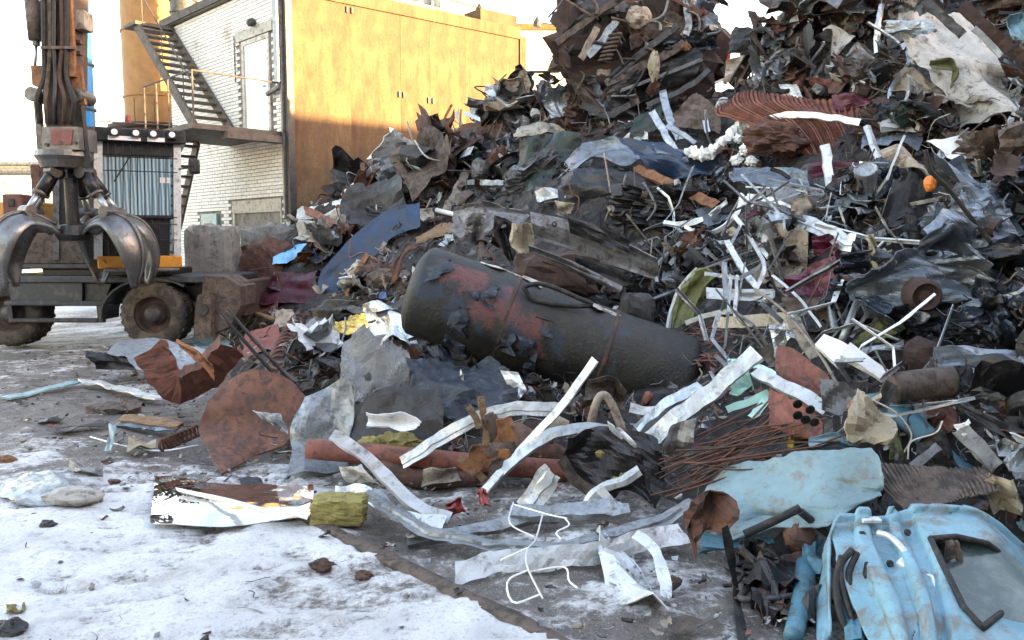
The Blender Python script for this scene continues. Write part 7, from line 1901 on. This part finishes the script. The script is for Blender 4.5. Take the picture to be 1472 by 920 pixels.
for i in range(8): FT.append(('wire', g_wire(np.random.default_rng(620 + i), 3, 1.2)))
PW = np.array([{'sheet': .7, 'strip': 1.6, 'rod': 1.5, 'chunk': .8, 'wire': 1.6}[t[0]] for t in FT]); PW /= PW.sum()
def mass(name, label, n, area, spx_mu, spx_lim, minh=.03, seed=1, dark=1.0, pal=None):
    rg = np.random.default_rng(seed)
    VS, FS, CS, base = [], [], [], 0
    cnt = 0
    while cnt < n:
        px, py = rg.uniform(area[0], area[2]), rg.uniform(area[1], area[3])
        p, Y, hn_ = fill_at(px, py)
        if hz(p[0], p[1]) < minh or Y > 17.9 or (p[0] + 4.7) * .629 + (p[1] - 17) * -.777 < .12:
            n -= .5
            continue
        cnt += 1
        if hero_share(px, py, 6) > .5 and rg.random() < .86:
            continue
        kind, (v, f) = FT[rg.choice(len(FT), p=PW)]
        spx = float(np.clip(rg.lognormal(spx_mu, .45), *spx_lim))
        if kind in ('rod', 'wire'): spx *= 1.9
        if kind == 'strip': spx *= 1.3
        if kind == 'chunk': spx *= .7
        size = spx * Y / F
        R = frame_at(p, rg, .7)
        loc = p + hn_ * rg.uniform(-.02, .09)
        VS.append((np.asarray(v) * size) @ R.T + loc)
        FS += [[i + base for i in q] for q in f]
        base += len(v)
        mm = pick(rg, pal or region(px, py))[0]
        cc_ = np.array(LIN[mm]) * rg.uniform(.5, 1.35) * dark * (1.0 if mm in ('white_metal', 'off_white', 'zinc_sheet', 'galv') else LINF)
        CS.append(np.tile([*np.clip(cc_, 0, .9), .55 if mm in ('zinc_sheet', 'white_metal', 'grey_blue', 'galv') and rg.random() < .6 else 0], (len(v), 1)))
    o = link(name, np.concatenate(VS), FS, 'fragment_mix', loc=(0, 0, 0))
    at2 = o.data.color_attributes.new('col', 'FLOAT_COLOR', 'POINT')
    at2.data.foreach_set('color', np.concatenate(CS).astype(np.float32).reshape(-1))
    return tag(o, label, kind='stuff')
mass('small_scrap', 'small mixed scrap fragments covering the whole heap', 12500, (290, -40, 1490, 760), 2.85, (7, 48), seed=31)
mass('scrap_fringe', 'small scrap fragments on the parts of the heap outside the view', 2500, (1480, -200, 2000, 800), 3.1, (14, 50), seed=32)
# litter on the yard ground near the heap
def litter(name, label, n, seed, f):
    rg = np.random.default_rng(seed)
    VS, FS, CS, base = [], [], [], 0
    for _ in range(n):
        x, y, s, mm = f(rg)
        kind, (v, q) = FT[rg.choice(len(FT), p=PW)]
        a = rg.uniform(0, 6.28)
        n_ = np.array([rg.normal(0, .2), rg.normal(0, .2), 1.0]); n_ /= np.linalg.norm(n_)
        e = np.cross(n_, (math.cos(a), math.sin(a), 0)); e /= np.linalg.norm(e)
        R = np.stack([e, np.cross(n_, e), n_], 1)
        VS.append((np.asarray(v) * s * (1, 1, .6)) @ R.T + (x, y, .012 + s * .08))
        FS += [[i + base for i in t] for t in q]
        base += len(v)
        CS.append(np.tile([*(np.array(LIN[mm]) * rg.uniform(.5, 1.2)), 0], (len(v), 1)))
    o = link(name, np.concatenate(VS), FS, 'fragment_mix', loc=(0, 0, 0))
    at2 = o.data.color_attributes.new('col', 'FLOAT_COLOR', 'POINT')
    at2.data.foreach_set('color', np.concatenate(CS).astype(np.float32).reshape(-1))
    return tag(o, label, kind='stuff')
LM = ['rust_dark', 'brown', 'dark_grey', 'mid_grey', 'black_metal', 'beige', 'zinc_sheet', 'off_white', 'rust']
def f1(rg):
    while True:
        x, y = rg.uniform(-7.5, 1.6), rg.uniform(3.2, 13)
        h = hz(x + .9, y + .9)
        d = 1 if h > .05 else .10
        if y > 6.5: d = max(d, .45)
        if (x - KA[0]) * kn[0] + (y - KA[1]) * kn[1] > 0: d = max(d, .5)
        if rg.random() < d and hz(x, y) < .05:
            return x, y, float(np.clip(rg.lognormal(-3.3, .55), .012, .16)), LM[rg.choice(len(LM))]
litter('ground_litter', 'tiny scrap crumbs scattered on the yard ground', 4300, 41, f1)

# ------------------------------------------------------------------ keep the loose pieces the eye can meet, and say which is which
bpy.context.view_layer.update()
dg = bpy.context.evaluated_depsgraph_get()
keep = []
for rec in LOOSE:
    o, k, word, spx, smp, loc = rec
    hits = 0
    for q in smp:
        d = Vector(q) - cam.location
        L_ = d.length
        ok, hp, _, _, ho, _ = SC.ray_cast(dg, cam.location, d.normalized(), distance=L_ + .05)
        if ok and ho is not None and ho.name == o.name:
            hits += 1
    if hits >= 3:
        keep.append(rec + [hits])
    else:
        bpy.data.objects.remove(o)
counts, used = {}, set()
for rec in sorted(keep, key=lambda r: -r[3]):
    o, k, word, spx, smp, loc, hits = rec
    px, py = pix(loc)
    ds = sorted(ANCH, key=lambda a: (a[1] - px) ** 2 + (a[2] - py) ** 2)
    size = 'large ' if spx > 62 else 'small ' if spx < 34 else ''
    ph = KINDS[k][0]
    def rel(a):
        dx, dy = px - a[1], py - a[2]
        r = math.hypot(dx, dy)
        if abs(dx) > 1.8 * abs(dy): w = 'right of' if dx > 0 else 'left of'
        elif abs(dy) > 1.8 * abs(dx): w = 'below' if dy > 0 else 'above'
        else: w = ('lower' if dy > 0 else 'upper') + (' right of' if dx > 0 else ' left of')
        return ('close ' if r < 45 else '') + w + ' ' + a[0]
    lab = None
    c0 = '%s%s %s' % (size, word, ph)
    opts = ['%s %s' % (c0, rel(a)) for a in ds[:3]] + ['%s between %s and %s' % (c0, ds[0][0], ds[i][0]) for i in (1, 2)] + ['%s %s, towards %s' % (c0, rel(ds[0]), ds[i][0]) for i in (1, 2, 3)]
    for c_ in opts:
        if c_ not in used and len(c_.split()) <= 16:
            lab = c_
            break
    if lab is None:
        bpy.data.objects.remove(o)
        continue
    used.add(lab)
    tag(o, lab, KINDS[k][1], 'loose ' + ph + 's on the heap')
for o in SC.objects:
    if o.parent is None and 'category' in o and 'kind' not in o:
        o['kind'] = 'thing'
for o in list(SC.objects):
    for k in ('_w', '_g'):
        if k in o:
            del o[k]
